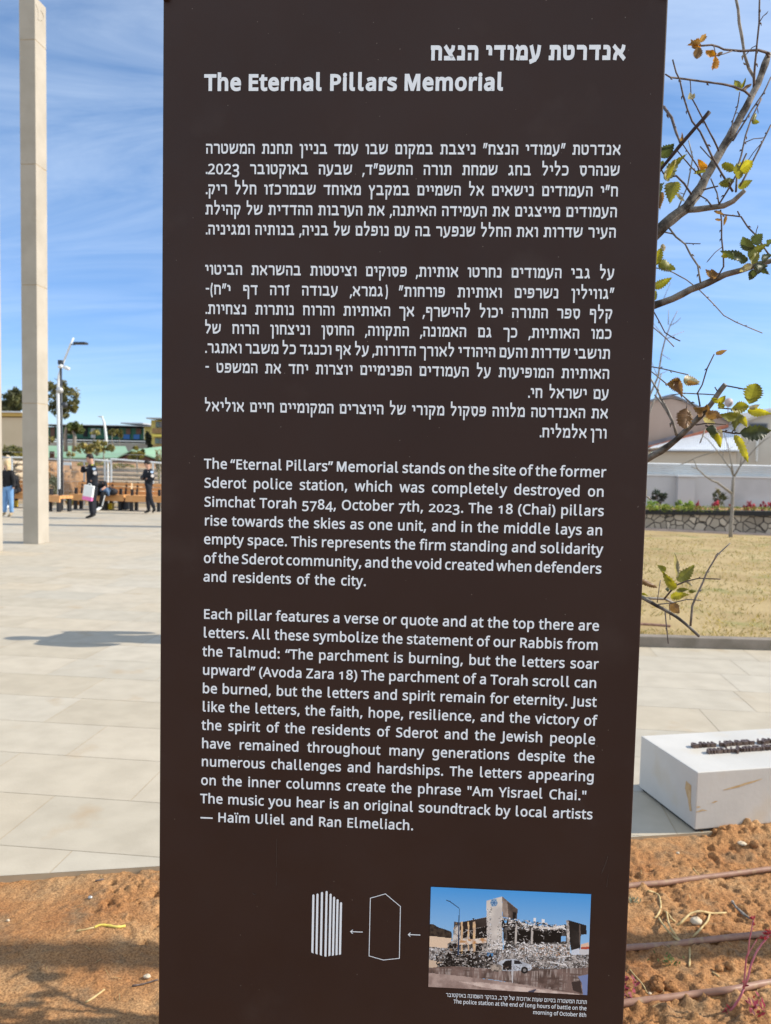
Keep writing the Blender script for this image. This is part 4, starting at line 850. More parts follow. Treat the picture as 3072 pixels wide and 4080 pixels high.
# ------------------------------------------------------------------ the oak behind the sign
def Zp(x, y): return (2500+x*.45217, y*.45217)
def Z6(l): return [(x, y+1990) for x, y in l]
def Z7(l): return [(x, y+3981) for x, y in l]
KT = .45217
TREE_Y = 2.15
tr_base = Vector((.40, 2.60, 0))
oak = thing('oak_tree', 'young oak with grey branches and a few spiny leaves, behind the sign', 'tree', tr_base)
rl = random.Random(21)
def P3(p, dy): x, y = Zp(*p); return at(x, y, TREE_Y+dy)
def px2m(r, dy=0): return r*KT*(TREE_Y+dy)/F
def limb(pts, r0, r1, name, m_, dy0=0., dy1=0., start=None, n=9, knots=False, rs=None):
    k = len(pts); P = []; R = []
    # resample with small wander
    for i, p in enumerate(pts):
        f = i/(k-1); P.append(P3(p, dy0+(dy1-dy0)*f)); R.append(px2m(r0+(r1-r0)*f if rs is None else rs[i]))
    if start is not None:
        for s, rr in reversed(start): P.insert(0, Vector(s)); R.insert(0, rr)
    Q, RR = [P[0]], [R[0]]
    for i in range(1, len(P)):
        a, b = P[i-1], P[i]; m_seg = max(1, int((b-a).length/.02))
        for j in range(1, m_seg+1):
            t = j/m_seg; jit = .12*(R[i-1]*(1-t)+R[i]*t); q = a.lerp(b, t)
            Q.append(q+Vector((rl.uniform(-1, 1), rl.uniform(-1, 1), rl.uniform(-1, 1)))*jit); RR.append((R[i-1]*(1-t)+R[i]*t)*rl.uniform(.92, 1.1))
    b = MB().tube(Q, RR, n)
    if knots:
        for i in range(1, len(Q)-1):
            if rl.random() < .45:
                d = Vector((rl.uniform(-1, 1), rl.uniform(-.6, .6), rl.uniform(-1, 1))).normalized(); t = (Q[i+1]-Q[i]).normalized(); d = (d-t*d.dot(t)).normalized()
                b.tube([Q[i], Q[i]+d*RR[i]*1.9+t*RR[i]*1.0, Q[i]+d*RR[i]*2.6+t*RR[i]*3.4], [RR[i]*.85, RR[i]*.9, RR[i]*.2], 5)
    if knots:
        for i in range(2, len(Q)-2):
            if rl.random() < .13:
                t = (Q[i+1]-Q[i-1]).normalized(); d = Vector((rl.uniform(-1, 1), rl.uniform(-.8, .8), rl.uniform(-1, 1))); d = (d-t*d.dot(t)).normalized(); l_ = rl.uniform(.02, .07); s_ = 1 if rl.random() < .5 else -1
                e_ = Q[i]+(d*.8+t*s_*.6)*l_; b.tube([Q[i], Q[i].lerp(e_, .5)+Vector((0, 0, .004)), e_, e_+(d+t*s_)*.004], [RR[i]*.6, RR[i]*.5, RR[i]*.6, RR[i]*.2], 5)
    return b.build(name, m_, oak, smooth=True)
tz = lambda x, y, z: Vector((x, y, z))
TT = Vector((.40, 2.60, 0))
MB().tube([TT+Vector((x, y, z)) for x, y, z in ((0, 0, -.12), (.012, 0, .3), (-.004, .01, .7), (.01, -.01, 1.1), (.03, -.02, 1.5), (.035, -.03, 1.9), (.02, -.02, 2.3))], [.05, .044, .041, .038, .034, .028, .016], 12).build('trunk', M_BARK, oak, smooth=True)
def tp(z): return TT+Vector((.012, -.005, z))
B = [(265, 2040), (400, 1920), (520, 1830), (600, 1720), (690, 1570), (800, 1370), (900, 1210), (1000, 1020), (1080, 880), (1150, 740), (1210, 560), (1245, 470)]
limb(B, 46, 25, 'branch', M_BARK, 0, .1, start=[(tp(1.15), .026), (tp(1.35).lerp(P3((60, 2220), .1), .5), .031), (P3((60, 2220), .05), px2m(50))], n=11, rs=[48, 47, 44, 42, 37, 36, 34, 31, 30, 27, 30, 20])
limb([(530, 1850), (620, 1845), (740, 1830), (850, 1815), (930, 1775), (1035, 1678)], 27, 17, 'branch', M_BARKP, .02, -.08)
limb(Z6([(230, 705), (400, 640), (560, 560), (720, 500), (860, 430), (1000, 390), (1150, 340), (1290, 300)]), 32, 20, 'branch', M_BARK, 0, -.1, start=[(tp(1.0), .022), (P3((0, 2850), .15), px2m(36))])
limb(Z6([(165, 2060), (290, 1990), (430, 1890), (540, 1780), (640, 1680), (740, 1570), (820, 1450), (860, 1395)]), 27, 20, 'branch', M_BARK, 0, -.06, start=[(tp(.75), .022), (P3((-60, 4250), .12), px2m(34))])
limb(Z7([(110, 1270), (250, 1350), (430, 1450), (550, 1550), (632, 1628)]), 16, 11, 'branch', M_BARK, -.05, -.12, start=[(tp(.62), .016), (P3((-100, 5120), .1), px2m(19))])
limb(Z7([(110, 1292), (220, 1290), (330, 1297), (424, 1338)]), 13, 10, 'branch', M_BARKP, .02, .05, start=[(tp(.58), .014)])
limb(Z6([(160, 1975), (280, 1965), (345, 1930)]), 14, 12, 'branch', M_BARKP, .05, .08, start=[(tp(.85), .014), (P3((-60, 3985), .12), px2m(16))])
limb([(295, 1490), (480, 1260), (722, 985)], 13, 15, 'branch', M_DARKW, -.12, -.16, start=[(tp(1.55), .014), (P3((60, 1790), -.02), px2m(14))])
TW_ = [
 ([(950, -40), (975, 80), (985, 200), (1010, 330), (1030, 480), (1070, 600), (1115, 680), (1120, 800)], 12, 13, .05, .08, 1),
 ([(1165, -30), (1160, 200), (1140, 400), (1125, 560), (1115, 680), (1110, 800)], 7, 10, .02, .08, 0),
 ([(625, 405), (740, 395), (800, 412), (850, 435), (1000, 450), (1150, 440), (1220, 460), (1248, 500)], 7, 12, -.05, .09, 0),
 ([(760, 400), (778, 480)], 5, 4, -.03, -.05, 0), ([(780, 492), (850, 475), (920, 450)], 5, 6, -.05, 0, 0),
 ([(335, 655), (380, 682), (460, 690), (640, 715), (830, 740), (930, 760), (1030, 800), (1085, 845)], 6, 11, -.1, .06, 0),
 ([(398, 525), (430, 640), (460, 700), (490, 840), (530, 970), (570, 1070), (640, 1160), (700, 1280), (750, 1390), (830, 1530), (930, 1690)], 6, 10, -.1, -.04, 0),
 ([(570, 870), (640, 1000), (700, 1120), (760, 1230), (805, 1330)], 6, 9, -.08, .02, 0), ([(318, 940), (390, 1040), (430, 1170), (462, 1255)], 13, 9, -.02, -.12, 0),
 ([(990, 810), (970, 940), (930, 1060), (905, 1190)], 5, 7, .06, .03, 0), ([(1265, 680), (1200, 820), (1100, 960), (1010, 1110), (930, 1240)], 7, 8, .14, .05, 0),
 ([(1180, 870), (1090, 1050), (1040, 1200), (1000, 1380), (970, 1470), (955, 1690)], 7, 9, .1, -.06, 0), ([(1265, 1100), (1190, 1250), (1120, 1390), (1040, 1550), (990, 1640)], 7, 8, .0, -.07, 0),
 ([(1050, 1350), (980, 1500), (900, 1650), (810, 1795)], 7, 8, -.1, -.04, 0), ([(540, 1240), (560, 1330), (575, 1390), (560, 1480), (530, 1640), (440, 1850)], 5, 7, .08, .02, 1),
 ([(300, 1500), (340, 1560), (430, 1550), (500, 1620), (565, 1715)], 7, 9, -.02, .01, 0), ([(480, 1260), (560, 1380), (620, 1470), (655, 1580)], 5, 7, -.13, .0, 0), ([(440, 1330), (560, 1470), (640, 1550)], 5, 7, -.1, 0, 0),
 ([(640, 1290), (720, 1380), (770, 1420)], 5, 6, .02, .02, 0), ([(665, 1675), (730, 1655), (800, 1640)], 7, 6, .0, -.02, 0), ([(735, 1575), (790, 1700), (807, 1800)], 6, 7, .02, -.04, 0), ([(635, 1720), (700, 1760), (742, 1815)], 6, 7, .02, -.03, 0),
 ([(820, 1850), (830, 1950), (830, 2100), (845, 2250), (848, 2350), (800, 2430)], 7, 7, -.05, -.06, 0), ([(780, 1858), (840, 1890), (1000, 1910), (1060, 2000), (1130, 2070), (1210, 2190), (1250, 2250)], 6, 8, -.06, -.09, 0), ([(970, 1860), (990, 1900)], 6, 6, -.07, -.07, 0),
 ([(360, 2000), (430, 2090), (510, 2150), (560, 2250), (620, 2340), (642, 2485)], 9, 9, .0, -.04, 1), ([(300, 2040), (400, 2060), (430, 2092)], 6, 6, 0, 0, 1), ([(515, 2143), (580, 2147), (642, 2148)], 5, 4, -.02, -.06, 0),
 (Z6([(240, 370), (320, 382), (400, 410), (520, 475), (640, 570), (760, 690), (850, 790), (960, 850), (1190, 945)]), 5, 5, .05, .1, 1), (Z6([(225, 745), (280, 840), (330, 940), (400, 985), (465, 1015)]), 6, 6, -.03, -.06, 0), (Z6([(215, 885), (340, 990), (410, 1065)]), 5, 5, .04, .05, 1),
 (Z6([(865, 1408), (980, 1430), (1100, 1455), (1180, 1480)]), 7, 6, -.06, -.12, 0), (Z6([(770, 1420), (800, 1470)]), 5, 6, -.05, -.05, 0), (Z6([(765, 1130), (700, 1260), (660, 1400), (620, 1470), (640, 1590)]), 5, 7, -.1, -.05, 0), (Z6([(390, 1490), (500, 1475), (620, 1480), (790, 1490)]), 5, 6, .03, -.04, 1),
 (Z6([(200, 1240), (290, 1255), (380, 1275), (480, 1300), (535, 1312)]), 6, 6, -.04, -.1, 1), (Z6([(200, 1275), (340, 1390), (480, 1490), (560, 1560), (660, 1640)]), 6, 8, .02, -.04, 1), (Z6([(200, 1340), (260, 1440), (300, 1530), (350, 1620), (400, 1730), (435, 1845)]), 8, 12, .04, -.02, 1), (Z6([(240, 1490), (300, 1560), (360, 1660), (420, 1780)]), 7, 9, .06, .0, 1),
 (Z6([(600, 1755), (700, 1740), (870, 1750)]), 7, 5, -.04, -.06, 0), (Z6([(690, 1760), (780, 1800), (940, 1830), (995, 1830)]), 8, 7, -.04, -.12, 0), (Z6([(685, 1790), (660, 1860), (638, 1912)]), 6, 6, -.06, -.08, 1), (Z6([(440, 1345), (430, 1400)]), 4, 4, -.05, -.07, 0), (Z6([(530, 1545), (520, 1610)]), 5, 4, -.05, -.08, 0),
 (Z6([(800, 1605), (920, 1615), (960, 1620)]), 7, 6, -.04, -.1, 0), (Z6([(960, 1690), (945, 1790), (920, 1820)]), 6, 6, -.1, -.1, 0),
 (Z7([(555, 1535), (570, 1360), (600, 1290), (660, 1160), (700, 1060), (760, 960), (800, 900), (905, 805)]), 10, 5, -.12, -.16, 1), (Z7([(270, 1345), (400, 1330), (530, 1300), (650, 1310)]), 6, 4, -.08, -.14, 1), (Z7([(325, 1295), (420, 1180), (520, 1140), (630, 1115), (820, 1122)]), 8, 5, -.02, -.12, 0), (Z7([(332, 1410), (345, 1550), (360, 1690)]), 6, 5, -.08, -.12, 0), (Z7([(262, 1330), (275, 1230), (290, 1130)]), 4, 4, -.07, -.1, 1), (Z7([(368, 1330), (375, 1480)]), 4, 4, -.04, -.05, 0), (Z7([(370, 1240), (400, 1210), (430, 1170)]), 8, 6, -.03, -.05, 0),
 (Z7([(110, 370), (180, 400), (208, 425)]), 9, 6, .02, .02, 1),
]
for pts, r0, r1, d0, d1, pale in TW_: limb(pts, r0*.95, r1*.95, 'twig', M_BARKP if pale else M_TWIG, d0, d1, n=6, knots=True)
# leaves: each cluster is one part
LC = {'O': (.50, .23, .03), 'B': (.22, .13, .075), 'Y': (.36, .34, .045), 'G': (.20, .205, .05), 'D': (.062, .082, .05), 'S': (.42, .38, .32)}
def leaf(V, Fc, Cc, base, tip, wd, key, dy):
    a = P3(base, dy); b = P3(tip, dy+rl.uniform(-.05, .03)); ax = b-a; ln = ax.length; ax.normalize()
    view = ((a+b)/2-CAM).normalized(); sd_ = ax.cross(view).normalized(); nn = sd_.cross(ax).normalized()
    tw = rl.uniform(-.5, .5); sd_, nn = sd_*math.cos(tw)+nn*math.sin(tw), nn*math.cos(tw)-sd_*math.sin(tw)
    hw = px2m(wd)/2/max(math.cos(tw), .6); nseg = 26; cup = rl.uniform(.25, .85)*rl.choice((-1, 1)); bend = rl.uniform(-.4, .4); wav = rl.uniform(.06, .14); ph = rl.uniform(0, 6)
    rows = []
    for i in range(nseg+1):
        f = i/nseg; prof = (math.sin(PI*min(1, f**.8*1.02))**.75)*(1-.25*f) if f > 0 else 0
        prof = max(prof, .03)
        tooth = (1+.19*((i % 3) == 0)-.12*((i % 3) == 1)) if .08 < f < .97 else 1
        c = a+ax*ln*f+nn*(bend*ln*f*(1-f)*2)
        row = []
        for s in (-1, -.5, 0, .5, 1):
            e = hw*prof*s*(tooth if abs(s) == 1 else 1)
            sweep = ax*(ln*.018 if (abs(s) == 1 and (i % 3) == 0) else 0)
            row.append(c+sd_*e+sweep+nn*(cup*hw*prof*s*s+wav*ln*.35*math.sin(f*11+ph+s)*abs(s)))
        rows.append(row)
    k = len(V); V += [tuple(q) for r_ in rows for q in r_]
    c0 = LC[key]; v_ = rl.uniform(.85, 1.15); c0 = tuple(x*v_ for x in c0)
    for i in range(nseg):
        for j in range(4):
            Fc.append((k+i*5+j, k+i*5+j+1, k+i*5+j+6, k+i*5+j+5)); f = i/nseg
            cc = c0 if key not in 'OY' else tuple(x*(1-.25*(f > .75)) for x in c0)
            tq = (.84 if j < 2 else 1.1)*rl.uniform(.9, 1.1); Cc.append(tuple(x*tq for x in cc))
    # petiole and midrib
    return a-ax*ln*.12
CL = [
 (-.06, [((625, 400), (522, 402), 66, 'O'), ((622, 400), (560, 345), 62, 'B'), ((628, 385), (692, 305), 46, 'B'), ((630, 408), (612, 522), 78, 'B')]),
 (-.04, [((775, 487), (688, 452), 56, 'O'), ((776, 490), (756, 612), 60, 'O'), ((790, 490), (842, 458), 30, 'B')]),
 (.02, [((1000, 790), (943, 703), 64, 'G'), ((1005, 782), (1042, 685), 26, 'G'), ((1010, 785), (1098, 738), 32, 'B')]),
 (-.1, [((285, 1385), (412, 1262), 115, 'D'), ((300, 1480), (312, 1412), 46, 'G')]),
 (-.12, [((345, 1592), (522, 1355), 92, 'G'), ((330, 1585), (432, 1398), 56, 'S'), ((350, 1580), (420, 1400), 40, 'Y')]),
 (-.08, [((415, 1600), (372, 1795), 128, 'G'), ((310, 1620), (282, 1750), 56, 'D'), ((300, 1690), (285, 1850), 56, 'B')]),
 (-.02, [((690, 1490), (618, 1398), 62, 'O'), ((692, 1500), (580, 1530), 36, 'G')]),
 (-.14, [((470, 1242), (480, 1162), 26, 'B')]), (-.08, [((572, 872), (548, 815), 52, 'S'), ((574, 872), (592, 820), 30, 'S')]),
 (-.1, [((950, 1530), (1105, 1415), 104, 'Y'), ((945, 1500), (828, 1450), 66, 'G'), ((960, 1540), (965, 1435), 54, 'G'), ((985, 1580), (990, 1500), 60, 'G')]),
 (-.06, [((940, 1602), (800, 1625), 78, 'G'), ((972, 1655), (1104, 1588), 68, 'G')]), (.02, [((770, 1420), (728, 1385), 34, 'S')]), (.0, [((430, 1700), (505, 1775), 30, 'S'), ((515, 1790), (578, 1800), 36, 'Y')]),
 (.08, [((1095, 1075), (1132, 995), 42, 'G'), ((1095, 1070), (1165, 1078), 44, 'G')]), (-.06, [((760, 1860), (855, 1890), 26, 'B'), ((828, 1940), (772, 1930), 22, 'B'), ((872, 1900), (848, 1990), 28, 'B')]),
 (.03, [(*Z6([(310, 160), (322, 225)]), 44, 'S'), (*Z6([(240, 345), (305, 180)]), 88, 'Y'), (*Z6([(275, 320), (428, 385)]), 96, 'G')]),
 (.05, [(*Z6([(225, 545), (395, 455)]), 80, 'Y'), (*Z6([(215, 670), (255, 565)]), 60, 'G')]), (-.08, [(*Z6([(790, 450), (685, 378)]), 62, 'B'), (*Z6([(790, 445), (735, 375)]), 50, 'B')]),
 (-.14, [(*Z6([(1110, 160), (1192, 68)]), 96, 'D'), (*Z6([(1080, 230), (1018, 90)]), 100, 'D'), (*Z6([(1070, 285), (1235, 155)]), 90, 'G'), (*Z6([(1040, 290), (815, 222)]), 76, 'D'), (*Z6([(1050, 315), (925, 240)]), 70, 'D'), (*Z6([(1100, 340), (985, 405)]), 56, 'S'), (*Z6([(1110, 385), (1255, 430)]), 84, 'D'), (*Z6([(1120, 400), (1075, 480)]), 70, 'D'), (*Z6([(1190, 310), (1285, 250)]), 60, 'D'), (*Z6([(1225, 170), (1290, 120)]), 46, 'D'), (*Z6([(1090, 340), (1150, 225)]), 66, 'G'), (*Z6([(1150, 390), (1240, 350)]), 80, 'D'), (*Z6([(890, 280), (830, 262)]), 40, 'Y')]),
 (-.12, [(*Z6([(778, 1128), (880, 1092)]), 38, 'B')]),
 (-.1, [(*Z6([(470, 1395), (345, 1392)]), 118, 'B'), (*Z6([(430, 1350), (480, 1508)]), 70, 'B'), (*Z6([(495, 1345), (645, 1375)]), 88, 'S'), (*Z6([(520, 1375), (640, 1395)]), 40, 'B')]),
 (-.09, [(*Z6([(525, 1605), (495, 1795)]), 135, 'B'), (*Z6([(535, 1620), (520, 1790)]), 60, 'S')]),
 (-.05, [(*Z6([(665, 1640), (580, 1600)]), 96, 'B'), (*Z6([(670, 1645), (700, 1570)]), 66, 'B'), (*Z6([(690, 1645), (838, 1690)]), 90, 'B'), (*Z6([(670, 1690), (775, 1745)]), 66, 'S')]),
 (-.08, [(*Z6([(800, 1570), (865, 1495)]), 56, 'Y'), (*Z6([(795, 1590), (860, 1580)]), 62, 'Y'), (*Z6([(800, 1560), (740, 1515)]), 40, 'Y')]),
 (-.13, [(*Z6([(1070, 1570), (1132, 1385)]), 150, 'G'), (*Z6([(915, 1612), (1078, 1590)]), 108, 'Y'), (*Z6([(1055, 1625), (1272, 1655)]), 70, 'Y'), (*Z6([(1070, 1605), (1170, 1572)]), 44, 'S'), (*Z6([(960, 1690), (815, 1660)]), 84, 'G'), (*Z6([(985, 1650), (945, 1805)]), 92, 'G'), (*Z6([(1005, 1690), (1058, 1775)]), 62, 'Y')]),
 (-.14, [(*Z6([(985, 1825), (1268, 1808)]), 128, 'D'), (*Z6([(1160, 1850), (1095, 1870)]), 40, 'S')]), (-.08, [(*Z6([(790, 1800), (690, 1790)]), 90, 'D'), (*Z6([(740, 1820), (800, 1930)]), 70, 'D'), (*Z6([(800, 1820), (820, 1955)]), 56, 'Y'), (*Z6([(790, 1800), (840, 1880)]), 40, 'S')]),
 (-.12, [(*Z6([(945, 1840), (1065, 2098)]), 66, 'Y'), (*Z6([(950, 1850), (1000, 1960)]), 50, 'Y')]),
 (-.06, [(*Z7([(425, 1210), (305, 1045)]), 78, 'Y'), (*Z7([(440, 1140), (592, 995)]), 104, 'G'), (*Z7([(440, 1110), (415, 890)]), 42, 'S'), (*Z7([(335, 1055), (265, 998)]), 56, 'G'), (*Z7([(380, 1285), (545, 1258)]), 76, 'Y'), (*Z7([(430, 1225), (545, 1213)]), 44, 'G'), (*Z7([(540, 1232), (608, 1225)]), 34, 'G'), (*Z7([(370, 1215), (330, 1210)]), 40, 'D')]),
 (-.1, [(*Z7([(105, 1130), (265, 1200)]), 50, 'B'), (*Z7([(375, 1335), (455, 1425)]), 86, 'B'), (*Z7([(520, 1140), (572, 1185)]), 26, 'S'), (*Z7([(110, 1250), (185, 1272)]), 24, 'Y')]),
]
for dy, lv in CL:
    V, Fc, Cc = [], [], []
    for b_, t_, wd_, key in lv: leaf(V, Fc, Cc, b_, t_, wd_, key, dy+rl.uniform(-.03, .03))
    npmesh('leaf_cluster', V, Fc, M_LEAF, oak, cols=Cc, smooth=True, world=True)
# the side of the crown that the sign hides: limbs and leaves that shade the soil at lower left
for k in range(9):
    z0 = .75+.1*k; e = Vector((rl.uniform(-.50, -.05), rl.uniform(-.10, .22), rl.uniform(.05, .3))); a = tp(z0); b_ = a+e
    MB().tube([a, a.lerp(b_, .5)+Vector((0, 0, .03)), b_], [.012, .009, .004], 6).build('twig', M_TWIG, oak, smooth=True)
    V, Fc, Cc = [], [], []
    for _ in range(7):
        p0 = b_+Vector((rl.gauss(0, .05), rl.gauss(0, .03), rl.gauss(0, .05))); ax = Vector((rl.gauss(0, 1), rl.gauss(0, .7), rl.gauss(0, 1))).normalized(); sd_ = ax.cross(Vector((rl.gauss(0, 1), rl.gauss(0, 1), rl.gauss(0, 1)))).normalized(); L_ = rl.uniform(.06, .10); i0 = len(V)
        prof = [(0, .02), (.2, .32), (.3, .26), (.45, .42), (.55, .33), (.7, .34), (.8, .2), (1, .0)]
        for f, w_ in prof: V += [tuple(p0+ax*L_*f-sd_*L_*w_*.75), tuple(p0+ax*L_*f+sd_*L_*w_*.75)]
        for i in range(7): Fc.append((i0+2*i, i0+2*i+1, i0+2*i+3, i0+2*i+2)); Cc.append(LC[rl.choice('GDY')])
    npmesh('leaf_cluster', V, Fc, M_LEAF, oak, cols=Cc, world=True)
# a lamp post standing to the right, outside the picture, whose shadow crosses the soil
lp = thing('lamp_post', 'grey lamp post outside the frame on the right, its shadow crossing the red soil', 'lamp post', (4.25, 3.60, 0))
MB().tube([(4.25, 3.60, -.15), (4.25, 3.60, 7.5)], [.085, .075], 16).build('post', M_GALV, lp, smooth=True)
MB().box((4.25, 3.60, .02), (.3, .3, .05)).build('base_plate', M_GALV, lp); MB().beam((4.25, 3.6, 7.5), (4.25, 4.6, 7.7), .2, .1).build('lamp_head', M_DGREY, lp)

# ------------------------------------------------------------------ things on the soil
def on_soil(px, py, dz_=0):
    z = -.02
    for _ in range(4):
        p = ground(px, py, z); z = soil_z(p.x, p.y)+dz_
    return ground(px, py, z)
def R8(x, y): return (2500+x*.36157, 3280+y*.36157)
def pipe(pxs, left, right, label):
    P = [on_soil(*p, .008) for p in pxs]; pts = [Vector(q) for q in left]+P+[Vector(q) for q in right]
    Q = []
    for i in range(len(pts)-1):
        for j in range(8): Q.append(pts[i].lerp(pts[i+1], j/8))
    Q.append(pts[-1])
    for k in range(3): Q = [Q[0]]+[(Q[i-1]+Q[i]*2+Q[i+1])/4 for i in range(1, len(Q)-1)]+[Q[-1]]
    return tag(MB().tube(Q, .0115, 12).build('irrigation_pipe', M_PIPE, smooth=True), label, 'irrigation pipe', 'brown drip pipes on the soil')
pipe([R8(30, 685), R8(420, 655), R8(760, 605), R8(1150, 560), R8(1560, 503)], [(-1.05, 2.64, soil_z(-1.05, 2.64)-.006), (-.6, 2.9, -.005), (.1, 3.14, -.01)], [(1.9, 3.82, soil_z(1.9, 3.82)+.006), (2.6, 4.05, soil_z(2.6, 4.05)+.006), (3.5, 4.3, -.05)], 'brown drip pipe lying on the soil nearest the white block')
pipe([R8(20, 1368), R8(420, 1345), R8(760, 1300), R8(1150, 1255), R8(1560, 1215)], [(-.3, 2.72, -.03), (.2, 2.84, -.02)], [(1.75, 3.3, soil_z(1.75, 3.3)+.006), (2.5, 3.55, soil_z(2.5, 3.55)+.006), (3.5, 3.8, -.05)], 'brown drip pipe in the middle, under the curled dry stalks')
pipe([R8(10, 1975), R8(420, 1925), R8(760, 1880), R8(1150, 1835), R8(1560, 1755)], [(-.4, 2.42, -.04), (.1, 2.52, -.03)], [(1.7, 3.05, soil_z(1.7, 3.05)+.006), (2.5, 3.3, soil_z(2.5, 3.3)+.006), (3.5, 3.5, -.05)], 'brown drip pipe lowest in the photo, crossed by the red-stemmed plant')
# red-stemmed seedling
sb = on_soil(*R8(1110, 2085)); YS = sb.y
def S8(x, y, d=0): return at(*R8(x, y), YS+d)
pl = thing('red_stemmed_plant', 'spindly magenta-red stemmed plant growing beside the lowest drip pipe', 'plant', sb)
def stem_(pts, r0, r1, d0=0, d1=0):
    n = len(pts); MB().tube([S8(x, y, d0+(d1-d0)*i/(n-1)) for i, (x, y) in enumerate(pts)], [r0+(r1-r0)*i/(n-1) for i in range(n)], 7).build('stem', M_REDST, pl, smooth=True)
stem_([(1105, 2095), (1180, 2010), (1240, 1920), (1282, 1825)], .0042, .0036); stem_([(1282, 1825), (1290, 1700), (1300, 1580), (1310, 1480), (1330, 1430), (1345, 1280), (1365, 1180), (1390, 1060)], .003, .0018, 0, -.03)
stem_([(1290, 1800), (1330, 1700), (1350, 1600), (1375, 1525), (1420, 1420), (1480, 1330), (1560, 1240)], .0036, .0026, 0, .04); stem_([(1312, 1488), (1350, 1410), (1390, 1340), (1425, 1285)], .0015, .001, 0, .01)
V, Fc, Cc = [], [], []
def rleaf(x, y, n, sz, d=0):
    p0 = S8(x, y, d)
    for _ in range(n):
        a_ = rl.uniform(0, 2*PI); el = rl.uniform(-.2, 1.2); ax = Vector((math.cos(a_)*math.cos(el), math.sin(a_)*math.cos(el), math.sin(el))); sd_ = ax.cross(Vector((rl.uniform(-1, 1), rl.uniform(-1, 1), .3))).normalized(); L_ = sz*rl.uniform(.7, 1.2)
        k = len(V); V.extend([tuple(p0), tuple(p0+ax*L_*.5+sd_*L_*.22), tuple(p0+ax*L_), tuple(p0+ax*L_*.5-sd_*L_*.22)]); Fc.append((k, k+1, k+2, k+3)); c = rl.uniform(.7, 1.3); Cc.append((.40*c, .055*c, .09*c))
for x, y, n, sz, d in ((1390, 1060, 6, .015, -.03), (1380, 1120, 6, .013, -.03), (1368, 1170, 4, .012, -.02), (1540, 1230, 12, .02, .04), (1500, 1270, 8, .017, .03), (1560, 1200, 8, .02, .04), (1425, 1290, 3, .009, .01), (1285, 1790, 7, .016, 0), (1100, 2080, 12, .018, 0), (1130, 2040, 5, .015, 0)): rleaf(x, y, n, sz, d)
npmesh('leaves', V, Fc, M_FOL, pl, cols=Cc, world=True)
for nm, (x, y), lab in (('red_seedling', R8(1440, 2110), 'small dark red seedling in the bottom right corner'), ('red_seedling', R8(15, 1915), 'tiny red seedling at the foot of the sign by the lowest pipe')):
    b0_ = on_soil(x, y); V, Fc, Cc = [], [], []
    for _ in range(26):
        a_ = rl.uniform(0, 2*PI); el = rl.uniform(.1, 1.3); r_ = rl.uniform(.01, .05); p0 = b0_+Vector((rl.uniform(-.03, .03), rl.uniform(-.03, .03), rl.uniform(0, .05))); ax = Vector((math.cos(a_)*math.cos(el), math.sin(a_)*math.cos(el), math.sin(el))); sd_ = ax.cross(Vector((.3, -.5, .8))).normalized()
        k = len(V); V += [tuple(p0), tuple(p0+ax*.011+sd_*.005), tuple(p0+ax*.024), tuple(p0+ax*.011-sd_*.005)]; Fc.append((k, k+1, k+2, k+3)); c = rl.uniform(.6, 1.3); Cc.append((.24*c, .03*c, .06*c))
    tag(npmesh(nm, V, Fc, M_FOL, cols=Cc), lab, 'seedling', 'small red seedlings')
# dry stalks, sticks and stones
def stalk(pts, r, label, fn=R8, lift=.004, m_=None, hump=0, group='dry stalks lying on the soil'):
    P = [on_soil(*fn(*p), lift+(hump*math.sin(PI*i/(len(pts)-1)))) for i, p in enumerate(pts)]; Q = []
    for i in range(len(P)-1):
        for j in range(4): Q.append(P[i].lerp(P[i+1], j/4)+Vector((rl.uniform(-1, 1), rl.uniform(-1, 1), rl.uniform(-1, 1)))*r*.2)
    Q.append(P[-1])
    for _ in range(2): Q = [Q[0]]+[(Q[i-1]+Q[i]*2+Q[i+1])/4 for i in range(1, len(Q)-1)]+[Q[-1]]
    tag(MB().tube(Q, [r*rl.uniform(.75, 1.15) for _ in Q], 6).build('dry_stalk', m_ or M_STRAW, smooth=True), label, 'dry stalk', group)
stalk([(225, 745), (300, 765), (355, 800), (370, 900), (365, 960), (330, 1020), (300, 1045)], .0042, 'pale bent stalk hooked below the topmost drip pipe')
stalk([(345, 1040), (370, 1090), (420, 1150), (470, 1220), (545, 1280), (600, 1310)], .0045, 'grey-brown stalk running down from the hooked one to the middle pipe', hump=.02)
stalk([(430, 975), (445, 1050), (460, 1130), (500, 1200), (580, 1290)], .004, 'thin stalk arching to the middle pipe beside the pale stone', hump=.025)
stalk([(400, 970), (450, 990), (480, 1050), (530, 1090)], .0035, 'short stalk curling over the tangle above the middle pipe', hump=.015)
stalk([(515, 1140), (580, 1110), (640, 1045), (700, 990), (800, 965), (910, 995), (1090, 990)], .0048, 'long yellow stalk waving above the pale stone', hump=.012)
stalk([(905, 1000), (890, 1070), (830, 1140), (770, 1205), (690, 1280)], .0042, 'stalk bending down from the yellow one to the middle pipe', hump=.015)
stalk([(685, 1340), (688, 1450), (682, 1580)], .004, 'upright-looking stalk stub below the middle pipe')
stalk([(1150, 860), (1210, 940), (1290, 1010), (1390, 1075)], .006, 'thick dry cane right of the stones', m_=M_BARKP)
stalk([(10, 1590), (90, 1690), (180, 1790), (215, 1870)], .0028, 'thin straw slanting down beside the sign above the lowest pipe')
stalk([(725, 490), (755, 540), (795, 575)], .003, 'short curved straw above the topmost pipe'); stalk([(935, 1640), (1005, 1690)], .004, 'short white straw under the middle pipe')
L9 = lambda x, y: (x*.39616, 3400+y*.39616)
